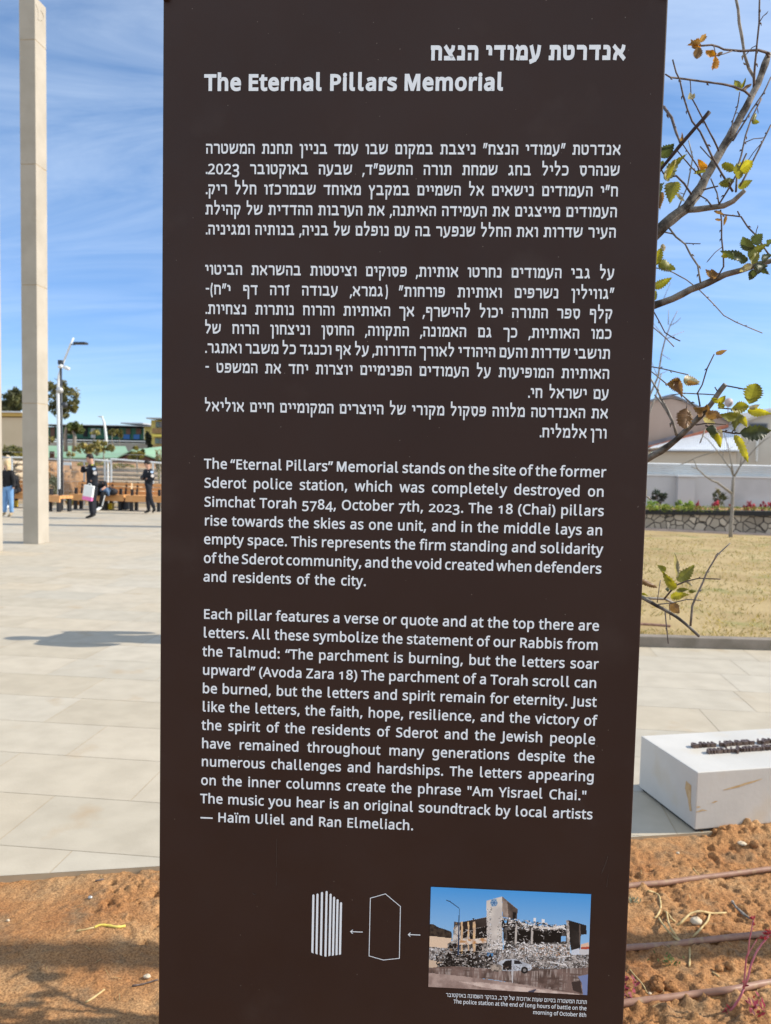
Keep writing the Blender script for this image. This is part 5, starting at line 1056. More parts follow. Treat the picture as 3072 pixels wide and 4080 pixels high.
stalk([(770, 780), (860, 765), (950, 745)], .0035, 'brown twig end of the bright yellow stalk left of the sign', L9); stalk([(950, 745), (1000, 720), (1080, 725), (1180, 742), (1260, 730)], .005, 'bright yellow stalk on the soil left of the sign', L9, m_=mat('yellow_stalk', (.66, .52, .10), (.74, .60, .16), 20, .7))
stalk([(1330, 1335), (1440, 1315), (1590, 1270)], .003, 'dark thin twig at the foot of the sign', L9, m_=M_TWIG); stalk([(860, 1500), (960, 1440), (1050, 1370)], .004, 'pale stick in the lower left soil', L9)
stalk([(960, 280), (1045, 258)], .004, 'short dark stick near the paving edge on the left', L9, m_=M_TWIG)
M_PEB = mat('pale_pebble', (.50, .40, .28), (.62, .53, .40), 40, .85, .4, 80, bdist=.004)
def stone(px, py, r, label, name='stone', m_=None, cat='stone', sq=.7, group='small stones on the soil'):
    p = on_soil(px, py); b = MB(); b.ball(p+Vector((0, 0, r*.35)), (r, r*.8, r*sq), 12, 9)
    b.v = [tuple(Vector(q)+Vector((rl.uniform(-1, 1), rl.uniform(-1, 1), rl.uniform(-1, 1)))*r*.10) for q in b.v]
    tag(b.build(name, m_ or M_PEB, smooth=True), label, cat, group)
stone(*R8(755, 1100), .022, 'pale round stone among the curled stalks'); stone(*R8(245, 1885), .007, 'small yellow pebble by the foot of the sign above the lowest pipe'); stone(*R8(555, 335), .008, 'white chip on the soil below the paving corner')
stone(*R8(1260, 240), .022, 'flat whitish chunk in front of the white block', sq=.35); stone(*L9(1480, 1250), .013, 'pale nut shell on the soil left of the sign foot', sq=.5); stone(*L9(80, 682), .007, 'tiny cream pebble near the left edge'); stone(*L9(908, 452), .009, 'bluish grey chip on the soil left of the sign', m_=M_GALV)
M_CLOD = M_SOIL
for i, (x, y, r) in enumerate([(965, 95, .014), (1055, 65, .012), (1110, 150, .016), (1400, 245, .022), (1480, 180, .018), (1250, 110, .012), (340, 1790, .03), (470, 1830, .026), (330, 1830, .024), (1130, 1590, .02), (1010, 1620, .016)]):
    stone(*R8(x, y), r, ['dark clod of earth against the white block', 'clump of red earth above the lowest pipe'][i >= 6], 'earth_clod', M_CLOD, 'clod', .8, ['clods heaped along the white block', 'clods above the lowest pipe'][i >= 6])
# scattered grit: nobody could count it
V, Fc = [], []
gq = np.random.default_rng(3)
for _ in range(2600):
    x, y = gq.uniform(-2.0, 1.9), gq.uniform(2.1, 4.1)
    if -1.0 < x < .4 or y > edge_y(x)-.03: continue
    z = soil_z(x, y); r = gq.uniform(.0015, .0055)**1; k = len(V)
    for dx, dy, dz2 in ((-1, -.6, 0), (1, -.7, 0), (.8, .8, 0), (-.8, .9, 0), (.1, .1, 1.1)): V.append((x+dx*r*gq.uniform(.6, 1.2), y+dy*r*gq.uniform(.6, 1.2), z+dz2*r*gq.uniform(.7, 1.2)-.0005))
    Fc += [(k, k+1, k+4), (k+1, k+2, k+4), (k+2, k+3, k+4), (k+3, k, k+4)]
tag(npmesh('soil_grit', V, Fc, M_SOIL), 'fine grit and crumbs scattered over the red soil', kind='stuff')
V, Fc, Cc = [], [], []
for _ in range(420):
    x, y = gq.uniform(-2.0, 1.9), gq.uniform(2.1, 4.0)
    if y > edge_y(x)-.03: continue
    z = soil_z(x, y)+.002; a_ = gq.uniform(0, PI); l_ = gq.uniform(.008, .035); wv = gq.uniform(.0006, .0014); d = np.array((math.cos(a_), math.sin(a_), 0))*l_/2; s2 = np.array((-math.sin(a_), math.cos(a_), 0))*wv; c = np.array((x, y, z)); k = len(V)
    V += [tuple(c-d-s2), tuple(c+d-s2+(0, 0, .004)), tuple(c+d+s2+(0, 0, .004)), tuple(c-d+s2)]; Fc.append((k, k+1, k+2, k+3)); t_ = gq.uniform(.5, 1.1); Cc.append((.55*t_, .42*t_, .22*t_))
tag(npmesh('straw_bits', V, Fc, M_FOL, cols=Cc), 'broken straw bits strewn over the red soil', kind='stuff')
wd_ = on_soil(*R8(465, 1540)); V, Fc, Cc = [], [], []
for base, lab, col_ in ((R8(460, 1530), 'tiny green weed below the middle pipe', (.10, .16, .03)), (R8(60, 870), 'small grey-green weed at the sign foot below the topmost pipe', (.22, .26, .17))):
    b0_ = on_soil(*base); V, Fc, Cc = [], [], []
    for _ in range(46):
        p0 = b0_+Vector((rl.gauss(0, .02), rl.gauss(0, .015), rl.uniform(0, .012))); a_ = rl.uniform(0, 2*PI); ax = Vector((math.cos(a_), math.sin(a_)*.8, .6)).normalized(); sd_ = ax.cross(Vector((0, 0, 1))).normalized(); k = len(V)
        V += [tuple(p0), tuple(p0+ax*.007+sd_*.003), tuple(p0+ax*.015), tuple(p0+ax*.007-sd_*.003)]; Fc.append((k, k+1, k+2, k+3)); t_ = rl.uniform(.7, 1.3); Cc.append(tuple(c*t_ for c in col_))
    tag(npmesh('weed', V, Fc, M_FOL, cols=Cc), lab, 'weed')

# ------------------------------------------------------------------ foliage helper
gf = np.random.default_rng(17)
def foliage(name, blobs, n, size, cols, parent, m_=None, droop=0):
    """many small leaf faces in clumps: blobs = (centre, radii, weight)"""
    V, C = [], []
    wt = np.array([b[2] for b in blobs], float); wt /= wt.sum()
    for (c, r, _), k in zip(blobs, gf.multinomial(n, wt)):
        ncl = max(3, k//26); cc = gf.normal(size=(ncl, 3)); cc /= np.linalg.norm(cc, axis=1)[:, None]; cc *= gf.uniform(.35, 1, (ncl, 1))**.6
        cl = gf.integers(0, ncl, k); p = cc[cl]+gf.normal(0, .17, (k, 3)); p = p*np.array(r)+np.array(c)
        tone = gf.uniform(.6, 1.25, ncl)[cl]*gf.uniform(.8, 1.2, k); ci = gf.integers(0, len(cols), ncl)[cl]
        d = gf.normal(size=(k, 3)); d[:, 2] -= droop; d /= np.linalg.norm(d, axis=1)[:, None]; e = np.cross(d, gf.normal(size=(k, 3))); e /= np.linalg.norm(e, axis=1)[:, None]
        s = size*gf.uniform(.6, 1.3, (k, 1))
        V.append(np.stack([p-d*s, p+e*s*.38, p+d*s, p-e*s*.38], 1)); C.append(np.array(cols)[ci]*tone[:, None])
    V = np.concatenate(V).reshape(-1, 3); C = np.concatenate(C)
    return npmesh(name, V, np.arange(len(V)).reshape(-1, 4), m_ or M_FOL, parent, cols=C, world=True)
def rad_px(px, Y): return px*Y/F
# ------------------------------------------------------------------ right: wall, houses, young tree
M_RUBBLE = None
def rubble_mat():
    M = bpy.data.materials.new('rubble_stone_masonry'); M.use_nodes = True; t = M.node_tree; n = t.nodes; l = t.links; b = n['Principled BSDF']; b.inputs['Roughness'].default_value = .9
    tcn = n.new('ShaderNodeTexCoord'); v1 = n.new('ShaderNodeTexVoronoi'); v1.inputs['Scale'].default_value = 5.5; v2 = n.new('ShaderNodeTexVoronoi'); v2.feature = 'DISTANCE_TO_EDGE'; v2.inputs['Scale'].default_value = 5.5
    nz = n.new('ShaderNodeTexNoise'); nz.inputs['Scale'].default_value = 6; mv = n.new('ShaderNodeMix'); mv.data_type = 'VECTOR'; mv.inputs['Factor'].default_value = .06
    l.new(tcn.outputs['Object'], nz.inputs['Vector']); l.new(tcn.outputs['Object'], mv.inputs['A']); l.new(nz.outputs['Color'], mv.inputs['B'])
    l.new(mv.outputs['Result'], v1.inputs['Vector']); l.new(mv.outputs['Result'], v2.inputs['Vector'])
    hs = n.new('ShaderNodeValToRGB'); l.new(v1.outputs['Color'], hs.inputs[0])
    hs.color_ramp.elements[0].color = (.22, .18, .14, 1); hs.color_ramp.elements[1].color = (.56, .47, .37, 1); e = hs.color_ramp.elements.new(.5); e.color = (.38, .32, .25, 1)
    rp_ = n.new('ShaderNodeValToRGB'); rp_.color_ramp.elements[0].position = .02; rp_.color_ramp.elements[1].position = .07; l.new(v2.outputs['Distance'], rp_.inputs[0])
    mx_ = n.new('ShaderNodeMix'); mx_.data_type = 'RGBA'; l.new(rp_.outputs[0], mx_.inputs['Factor']); mx_.inputs['A'].default_value = (.055, .045, .036, 1); l.new(hs.outputs[0], mx_.inputs['B']); l.new(mx_.outputs['Result'], b.inputs['Base Color'])
    bn = n.new('ShaderNodeBump'); bn.inputs['Strength'].default_value = .8; bn.inputs['Distance'].default_value = .05; l.new(rp_.outputs[0], bn.inputs['Height']); l.new(bn.outputs[0], b.inputs['Normal'])
    return M
M_RUBBLE = rubble_mat()
A0, A1 = ground(2400, 2104), ground(3072, 2137); wd2 = (A1-A0); wd2.z = 0; wdn = wd2.normalized(); A0 = A0-wdn*2; A1 = A1+wdn*6
hz = lambda p: .47+.030*(p-A0).dot(wdn)
rw = thing('stone_retaining_wall', 'low retaining wall of irregular stones with a black metal coping, behind the lawn', 'wall', A0)
bk = Vector((-wdn.y, wdn.x, 0))
q = MB(); P0, P1 = A0.copy(), A1.copy(); q.prism([P0-Vector((0, 0, .15)), P1-Vector((0, 0, .15)), P1+Vector((0, 0, hz(P1)-.12)), P0+Vector((0, 0, hz(P0)-.12))], bk*.35); q.build('masonry', M_RUBBLE, rw)
q = MB(); f_ = -bk*.05; q.prism([P0+f_+Vector((0, 0, hz(P0)-.12)), P1+f_+Vector((0, 0, hz(P1)-.12)), P1+f_+Vector((0, 0, hz(P1))), P0+f_+Vector((0, 0, hz(P0)))], bk*.42); q.build('coping', M_BLACK, rw)
st3 = MB(); f_ = -bk*.30; st3.prism([P0+f_-Vector((0, 0, .1)), P1+f_-Vector((0, 0, .1)), P1+f_+Vector((0, 0, .075)), P0+f_+Vector((0, 0, .075))], bk*.28); tag(st3.build('path_edging', mat('pink_concrete', (.42, .32, .27), (.5, .39, .33), 5, .9)), kind='structure')
bd = MB(); bd.prism([P0+bk*.37+Vector((0, 0, -.15)), P1+bk*.37+Vector((0, 0, -.15)), P1+bk*.37+Vector((0, 0, hz(P1)-.06)), P0+bk*.37+Vector((0, 0, hz(P0)-.06))], bk*4.2); tag(bd.build('planting_bed', M_EARTH), kind='structure')
# grey boundary wall with a pale louvred fence on top
YF = 25.6
def fz(px, py, Y): return at(px, py, Y)
M_GREYW = mat('grey_plaster', (.46, .465, .47), (.52, .52, .52), .8, .85, c3=(.40, .40, .40), s3=.6)
M_PALEF = mat('pale_sheet_metal', (.62, .65, .66), (.68, .70, .70), 3, .5)
gw = thing('boundary_wall', 'grey plastered boundary wall with a pale ribbed fence along its top', 'wall', fz(2560, 2040, YF))
x0, x1 = fz(2350, 1900, YF).x, 16
zt = fz(2800, 1899, YF).z
MB().box(((x0+x1)/2, YF+.1, zt/2-.1), (x1-x0, .2, zt+.2)).build('plaster_wall', M_GREYW, gw)
zf = fz(2800, 1848, YF).z; q = MB()
nsl = 7
for i in range(nsl):
    z = zt+(zf-zt)*(i+.5)/nsl; q.beam((x0, YF+.09, z), (x1, YF+.09, z), (zf-zt)/nsl*.94, .03, up=(0, -.55, 1))
q.build('ribbed_fence', M_PALEF, gw)
MB().box(((x0+x1)/2, YF+.1, zt+.02), (x1-x0, .26, .05)).build('wall_cap', M_PALEF, gw)
pa, pb = fz(2703, 1900, YF-.25), fz(2771, 1900, YF-.25)
MB().box(((pa.x+pb.x)/2, YF-.13, pa.z/2-.1), (pb.x-pa.x, .26, pa.z+.2)).build('pilaster', M_GREYW, gw)
MB().box(((pa.x+pb.x)/2, YF-.14, pa.z+.03), (pb.x-pa.x+.06, .34, .05)).build('pilaster_cap', M_PALEF, gw)
MB().box((fz(2905, 2000, YF).x+1.6, YF-.02, .62), (3.6, .05, .28)).build('wall_base', M_GREYW, gw)
# house with a big bare gable
M_GABLE = mat('brown_beige_render', (.41, .30, .24), (.47, .355, .29), .7, .9, c3=(.33, .245, .2), s3=1.2, stretch=(1, 1, .35))
M_BEIGE = mat('beige_render', (.50, .44, .36), (.56, .50, .42), .9, .9); M_CREAM2 = mat('grey_beige_render', (.47, .435, .39), (.53, .5, .45), .8, .9)
M_TIN = mat('white_tin_roof', (.66, .70, .75), (.74, .77, .80), 1.5, .35, spec=.5); M_REDT = mat('red_roof_tile', (.42, .13, .07), (.52, .19, .11), 6, .8); M_FLASH = mat('grey_flashing', (.16, .16, .18), (.22, .22, .24), 4, .6)
YH = 38
hs_ = thing('gabled_house', 'house with a large windowless brown-beige gable, a lean-to tin roof and a beige wall below', 'house', at(2650, 1850, YH))
g_pts = [at(2380, 1700, YH), at(2380, 1655, YH), at(2676, 1579, YH), at(2830, 1648, YH), at(2960, 1706, YH)]
zb = -.15
poly = [Vector((g_pts[0].x, YH, zb)), g_pts[0], g_pts[1], g_pts[2], g_pts[3], g_pts[4], Vector((g_pts[4].x, YH, zb))]
MB().prism(poly, (0, 9, 0)).build('gable_wall', M_GABLE, hs_)
q = MB()
for a, b in ((g_pts[1], g_pts[2]), (g_pts[2], g_pts[4])): q.prism([a+Vector((0, -.12, .0)), b+Vector((0, -.12, .0)), b+Vector((0, -.12, .10)), a+Vector((0, -.12, .10))], (0, 9.3, 0))
q.build('roof', M_FLASH, hs_)
YL = 33.5
e0, e1_ = at(2440, 1797, YL), at(2955, 1797, YL); wl = MB(); wl.prism([Vector((e0.x, YL+.25, zb)), Vector((e1_.x-.1, YL+.25, zb)), Vector((e1_.x-.1, YL+.25, e1_.z-.03)), Vector((e0.x, YL+.25, e0.z-.03))], (0, 4.2, 0)); wl.build('lower_wall', M_BEIGE, hs_)
rf = MB(); nrib = 44
r0_, r1_ = at(2580, 1796, YL), at(2955, 1798, YL); t0_, t1_ = at(2600, 1783, YH-.9), at(2950, 1690, YH-.1)
for i in range(nrib):
    f0, f1 = i/nrib, (i+.86)/nrib; a, b = r0_.lerp(r1_, f0), r0_.lerp(r1_, f1); c, d = t0_.lerp(t1_, f1), t0_.lerp(t1_, f0); u = Vector((0, 0, .06)); rf.prism([a, b, c, d], u)
rf.build('tin_roof', M_TIN, hs_)
q = MB(); pl_ = [at(2440, 1775, YH-.4), at(2600, 1758, YH-.4), at(2760, 1716, YH-.4), at(2762, 1726, YH-.4), at(2610, 1772, YH-.4), at(2440, 1795, YH-.4)]; q.prism(pl_, (0, .2, 0)); q.build('flashing', M_FLASH, hs_)
q = MB(); pl_ = [at(2560, 1783, YH-.7), at(2640, 1764, YH-.7), at(2800, 1717, YH-.7), at(2900, 1690, YH-.7), at(2905, 1701, YH-.7), at(2766, 1748, YH-.7), at(2660, 1776, YH-.7)]; q.prism(pl_, (0, .2, 0)); q.build('red_tile_strip', M_REDT, hs_)
dsh = thing('satellite_dish', 'pinkish satellite dish on a thin mast above the house roof', 'satellite dish', at(2903, 1690, YH+1))
dc = at(2903, 1604, YH+1); V, Fc = [], []
for i in range(6):
    for j in range(20): r_ = .2*i/5*1.02+.001; a = 2*PI*j/20; V.append((dc.x+r_*math.cos(a), dc.y-.12*(1-(i/5)**2)+.0, dc.z+r_*math.sin(a)*1.05))
Fc = [(i*20+j, i*20+(j+1) % 20, (i+1)*20+(j+1) % 20, (i+1)*20+j) for i in range(5) for j in range(20)]
npmesh('reflector', V, Fc, mat('dish_paint', (.46, .36, .33), rough=.6), dsh, smooth=True, world=True)
MB().tube([dc+Vector((0, .1, 0)), at(2903, 1712, YH+1)], .03, 8).build('mast', M_GALV, dsh); MB().tube([dc+Vector((0, -.1, -.15)), dc+Vector((.02, -.45, -.02))], .02, 6).build('feed_arm', M_DGREY, dsh)
YR = 36
h2 = thing('gabled_house', 'paler grey-beige house with a small dark window and a white downpipe at the right edge', 'house', at(3010, 1850, YR))
xa = at(2938, 1800, YR).x
poly = [Vector((xa, YR, zb)), Vector((xa, YR, at(2938, 1700, YR).z)), at(2975, 1680, YR), at(3110, 1630, YR), at(3300, 1700, YR), Vector((at(3300, 1700, YR).x, YR, zb))]
MB().prism(poly, (0, 8, 0)).build('gable_wall', M_CREAM2, h2)
q = MB(); q.prism([poly[2]+Vector((-.1, -.15, -.02)), poly[3]+Vector((0, -.15, 0)), poly[3]+Vector((0, -.15, .12)), poly[2]+Vector((-.1, -.15, .10))], (0, 8.2, 0)); q.prism([poly[3]+Vector((0, -.15, 0)), poly[4]+Vector((0, -.15, 0)), poly[4]+Vector((0, -.15, .12)), poly[3]+Vector((0, -.15, .12))], (0, 8.2, 0)); q.build('roof', M_CREAM2, h2)
wa, wb = at(2988, 1690, YR), at(3052, 1706, YR); fr = MB().box(((wa.x+wb.x)/2, YR-.01, (wa.z+wb.z)/2), (wb.x-wa.x+.1, .08, wa.z-wb.z+.1)).build('window', M_FLASH, h2)
MB().box(((wa.x+wb.x)/2, YR-.055, (wa.z+wb.z)/2), (wb.x-wa.x, .03, wa.z-wb.z)).build('pane', mat('dark_glass', (.02, .025, .03), rough=.1, spec=.6), fr)
MB().tube([at(3018, 1752, YR-.15), at(3013, 1838, YR-.15)], .05, 8).build('downpipe', M_WHITEM, h2)
# shrubs and flowers in the bed
def bush(px, py, rx, rz, Y, n, size, cols, name, label, group=None, stems=True):
    c = at(px, py, Y); r = thing(name, label, 'shrub' if 'flower' not in name else 'flowers', (c.x, c.y, c.z-rad_px(rz, Y)), 0, group)
    foliage('foliage', [(c, (rad_px(rx, Y), rad_px(rx, Y)*.8, rad_px(rz, Y)), 1)], n, size, cols, r)
    if stems:
        q = MB()
        for k in range(5): q.tube([(c.x+rl.uniform(-.05, .05), c.y, hz(Vector((c.x, c.y, 0)))-.1 if Y < 25 else -.1), (c.x+rl.uniform(-1, 1)*rad_px(rx, Y)*.6, c.y, c.z)], [.02, .008], 5)
        q.build('stems', M_TWIG, r)
    return r
LIME = [(.25, .38, .06), (.33, .45, .10), (.18, .28, .04)]; PINK = [(.55, .05, .12), (.62, .10, .18), (.42, .03, .07), (.30, .03, .05)]; OLIVE = [(.10, .11, .06), (.17, .15, .08), (.07, .08, .05)]
YB = 22.9
for px, py, rx, rz, lab in ((2600, 2018, 26, 20, 'lime green shrub nearest the sign edge above the stone wall'), (2652, 2024, 17, 14, 'small lime green shrub, second from the sign above the stone wall'), (2708, 2017, 16, 20, 'lime green shrub in front of the pilaster'), (2745, 2016, 18, 21, 'lime green shrub just left of the pink flowers')):
    bush(px, py, rx, rz, YB, 520, .035, LIME, 'lime_shrub', lab, 'lime green shrubs behind the stone wall')
for px, py, rx, rz, n, lab in ((2778, 2019, 14, 18, 240, 'pink-red flowers beside the lime shrubs'), (2851, 2019, 16, 20, 300, 'pink-red flowers left of the young tree trunk'), (2910, 2022, 8, 16, 130, 'pink-red flowers touching the young tree trunk'), (2972, 2014, 16, 22, 280, 'pink-red flowers right of the young tree trunk'), (3000, 2020, 14, 16, 220, 'low pink-red flowers, second right of the young tree'), (3040, 2018, 13, 16, 240, 'pink-red flowers second from the right edge'), (3066, 2014, 12, 20, 220, 'pink-red flowers at the right edge of the photo')):
    bush(px, py, rx, rz, YB, n, .028, PINK, 'pink_flowers', lab, 'pink-red flower clumps behind the stone wall')
bush(2628, 1975, 26, 26, YB+1.2, 420, .05, [(.05, .07, .06), (.08, .10, .08)], 'dark_shrub', 'dark blue-green shrub against the grey wall near the sign'); bush(2866, 1985, 26, 30, YB+1.0, 420, .045, OLIVE+[(.30, .26, .15)], 'olive_shrub', 'dry olive-brown shrub against the grey wall left of the young tree')
c = at(2566, 1960, 12.5); r = thing('pale_leaved_shrub', 'pale cream-leaved twig showing at the sign edge in front of the grey wall', 'shrub', (c.x-.25, c.y, 0))
foliage('foliage', [(c+Vector((0, 0, .08)), (.05, .1, .25), 1)], 200, .022, [(.62, .55, .36), (.50, .42, .26)], r); MB().tube([(c.x-.25, c.y, -.05), (c.x-.15, c.y, c.z-.4), (c.x, c.y, c.z+.2)], [.02, .015, .006], 6).build('stem', M_TWIG, r)
q = MB(); lw = foliage('grass_mass', [(at(2960, 2032, YB-.2), (4.5, .4, .10), 1)], 3000, .03, [(.20, .26, .05), (.30, .32, .08)], rw); lw.parent = None; lw.matrix_world = Matrix.Translation(A0); lw.name = 'ground_cover'; tag(lw, 'yellow-green ground cover along the top of the stone wall', kind='stuff')
# young bare tree
YT = 20.5; tb = ground(2911, 2150); YT = tb.y
yt = thing('young_tree', 'young bare tree with a thin pale trunk at the far edge of the lawn', 'tree', tb)
def T5(x, y, d=0): return at(2540+x*.31933, 1560+y*.31933, YT+d)
def tl(pts, r0, r1, name='branch', d=0, m_=M_BARKP):
    n = len(pts); Q = [T5(x, y, d*i/(n-1)) for i, (x, y) in enumerate(pts)]; MB().tube(Q, [rad_px((r0+(r1-r0)*i/(n-1))*.31933, YT) for i in range(n)], 8).build(name, m_, yt, smooth=True)
tl([(1160, 1870), (1166, 1700), (1180, 1500), (1187, 1250), (1192, 1120), (1200, 1050)], 25, 15, 'trunk')
for pts, r0, r1, d in [([(1180, 1270), (1080, 1200), (1000, 1138), (930, 1110), (840, 1050), (750, 968), (700, 850)], 17, 5, -.6), ([(750, 968), (670, 938)], 6, 4, -.1), ([(1198, 1055), (1165, 960), (1110, 900), (1060, 820), (980, 720), (880, 600), (800, 540)], 12, 4, .5), ([(1197, 1050), (1172, 900), (1150, 760), (1110, 620), (1080, 520)], 11, 4, .2), ([(1208, 1060), (1280, 930), (1400, 790), (1500, 680), (1580, 610), (1660, 560)], 12, 4, -.3), ([(1280, 930), (1300, 800), (1340, 700), (1400, 610), (1430, 560)], 8, 4, .4), ([(1000, 740), (870, 780), (740, 820), (600, 890), (540, 910)], 7, 4, .3), ([(1060, 820), (1080, 740), (1200, 690)], 5, 3, .2), ([(1500, 690), (1470, 880)], 3, 2, .1), ([(1340, 700), (1330, 640)], 4, 3, .1)]:
    tl(pts, r0, r1, 'branch', d)
bs = ground(2540, 2230, .06); YS2 = 9.5
sp = thing('bare_sapling', 'thin leafless sapling out of focus beside the sign edge', 'sapling', at(2560, 2500, YS2))
def s6(pts, r0, r1, d=0):
    n = len(pts); MB().tube([at(*(lambda z: (z[0], z[1]))(Zp(x, y+1990)), YS2+d*i/(n-1)) for i, (x, y) in enumerate(pts)], [rad_px((r0+(r1-r0)*i/(n-1))*KT, YS2) for i in range(n)], 6).build('stem', M_BARKP, sp, smooth=True)
s6([(40, 2900), (60, 2300), (120, 1800), (190, 1510), (270, 1330), (300, 1130), (335, 990), (380, 870), (440, 750)], 14, 3); s6([(60, 2200), (150, 1760), (250, 1500), (300, 1300)], 10, 5, .3); s6([(375, 880), (430, 850), (470, 810)], 4, 2, -.1); s6([(335, 990), (260, 900), (225, 850)], 4, 2, .1); s6([(335, 1000), (420, 960), (500, 930)], 4, 2, .2); s6([(360, 870), (362, 740)], 4, 2, .1); s6([(270, 1340), (210, 1190)], 4, 2, .1); s6([(280, 1310), (350, 1280)], 3, 2); s6([(320, 640), (380, 500)], 3, 2); s6([(300, 1130), (380, 1180)], 3, 2)
ho = [ground(2450, 2485, .07), ground(2560, 2487, .07), ground(2640, 2492, .07), ground(2672, 2495, .07)]
tag(MB().tube(ho, .016, 8).build('garden_hose', M_PIPE), 'short brown hose end lying on the lawn beside the sign', 'hose')

# ------------------------------------------------------------------ left: benches, fence, slope, buildings
def Z2(x, y): return (x*.4974, 1200+y*.4974)
def Z7b(x, y): return (x*.39616, 1680+y*.39616)
YBN = 24.6
def bench(x0, x1, Y, label, rz=0, back=True, arms=True):
    """x0, x1 picture columns of its ends"""
    a, b = at(x0, 2000, Y), at(x1, 2000, Y); c = (a+b)/2; ln = b.x-a.x
    r = thing('park_bench', label, 'bench', (c.x, Y, 0), rz, 'orange timber benches along the fence')
    q = MB()
    for k in range(4): q.box((0, -.02+k*.125-.02, .455), (ln, .115, .09))
    q.build('seat', M_ORANGE, r, local=True)
    MB().box((0, -.085, .37), (ln, .05, .14)).build('seat_front', M_ORANGE, r, local=True)
    if back:
        q = MB()
        for k in range(3): q.box((0, .44+k*.02, .56+k*.13), (ln, .045, .112))
        q.build('backrest', M_ORANGE, r, local=True)
    for s in (-1, 1):
        x = s*(ln/2-.16)
        for y in (.0, .38): MB().box((x, y, .19), (.09, .10, .40)).build('leg', M_BLACK, r, local=True)
        if arms: MB().box((x, .05, .60), (.07, .09, .20)).build('armrest', M_BLACK, r, local=True)
        if back: MB().beam((x, .40, .4), (x, .50, .9), .06, .05, up=(0, 1, 0)).build('back_bracket', M_BLACK, r, local=True)
    return r
bench(282, 404, YBN, 'orange bench behind the policeman carrying the bag'); bench(404, 498, YBN+.15, 'orange bench with the dark bag on its seat'); bench(505, 652, YBN, 'orange bench behind the walking policeman, next to the sign'); bench(20, 152, YBN, 'orange bench behind the blonde woman and the left pillar')
bench(172, 262, 23.4, 'backless orange bench set askew at the foot of the white lamp post', math.radians(-24), back=False)
# things on and under the benches
bgc = at(447, 1996, YBN-.05); bg_ = thing('dark_bag', 'black bag lying on the bench behind the white sneakers', 'bag', (bgc.x, YBN-.05, .50))
q = MB(); q.ball((bgc.x, YBN, .60), (.16, .14, .12), 12, 8); q.ball((bgc.x-.09, YBN-.02, .67), (.08, .09, .09), 10, 7); q.build('body', mat('black_nylon', (.015, .015, .018), (.03, .03, .035), 20, .7, .4, 15, bdist=.03), bg_, smooth=True); MB().tube([(bgc.x-.1, YBN-.1, .62), (bgc.x, YBN-.16, .72), (bgc.x+.1, YBN-.1, .62)], .012, 6).build('strap', M_BLACK, bg_)
M_YEL = mat('yellow_plastic', (.62, .42, .02), rough=.5)
for px, lab in ((439, 'yellow crate under the bench with the dark bag'), (54, 'yellow crate under the bench behind the blonde woman')):
    c = at(px, 2020, YBN+.3); r = thing('yellow_crate', lab, 'crate', (c.x, YBN+.3, 0)); MB().box((c.x, YBN+.3, .10), (.20, .2, .18)).build('body', M_YEL, r, bevel=.01); MB().box((c.x, YBN+.3, .20), (.22, .22, .03)).build('rim', M_YEL, r)
c = at(493, 2015, YBN+.35); r = thing('grey_case', 'dark grey case standing under the bench left of the walking policeman', 'case', (c.x, YBN+.35, 0)); MB().box((c.x, YBN+.35, .16), (.34, .16, .28)).build('body', M_DGREY, r, bevel=.02); MB().tube([(c.x-.06, YBN+.35, .29), (c.x-.05, YBN+.35, .33), (c.x+.05, YBN+.35, .33), (c.x+.06, YBN+.35, .29)], .01, 6).build('handle', M_BLACK, r)
# mesh fence panels
def panel(xa, ya, xb, yb, Y, label, posts, zbot=.1):
    A, B_ = at(xa, ya, Y), at(xb, yb, Y); r = thing('mesh_fence_panel', label, 'fence', ((A.x+B_.x)/2, Y, 0), 0, 'temporary mesh fence panels behind the benches')
    MB().tube([A, B_], .032, 8).build('top_rail', M_WHITEM if 'white' in label else M_GALV, r)
    MB().tube([Vector((A.x, Y, .12)), Vector((B_.x, Y, .12))], .022, 8).build('bottom_rail', M_GALV, r)
    for px in posts:
        f = (px-xa)/(xb-xa); t_ = A.lerp(B_, f); MB().tube([Vector((t_.x, Y, -.15)), t_], .034, 8).build('post', M_WHITEM if 'white' in label else M_GALV, r)
    q = MB(); n = int((B_.x-A.x)/.07)
    for i in range(1, n): x = A.x+(B_.x-A.x)*i/n; q.tube([(x, Y, .12), (x, Y, A.lerp(B_, i/n).z)], .0035, 4, cap=False)
    for z in (.45, .8, 1.15, 1.5, 1.8): q.tube([(A.x, Y, z), (B_.x, Y, z)], .005, 4, cap=False)
    q.build('mesh', M_GALV, r)
panel(197, 1829, 360, 1839, 27.5, 'grey mesh fence panel behind the policeman carrying the bag', (249, 336, 358)); panel(366, 1829, 378, 1831, 27.5, 'narrow grey mesh fence strip between the two long panels', (372,))
panel(442, 1829, 645, 1845, 27.0, 'white framed mesh fence panel behind the walking policeman', (443, 610)); panel(378, 1832, 440, 1838, 27.6, 'grey mesh fence panel left of the white framed one', (418, 430)); panel(44, 1822, 108, 1824, 27.5, 'grey mesh fence panel above the white boulders at left', (47,)); panel(-30, 1822, 38, 1823, 27.6, 'grey mesh fence panel cut by the left edge', (-10,))
c = at(269, 1848, 27.4); pls = thing('fence_sign', 'small blank white plate tied to the mesh fence beside the lamp post', 'sign', c); MB().box(c, (.30, .02, .11)).build('plate', M_WHITEM, pls, bevel=.008); MB().tube([c+Vector((-.1, .01, .04)), c+Vector((-.1, .06, .06))], .006, 5).build('tie', M_GALV, pls)
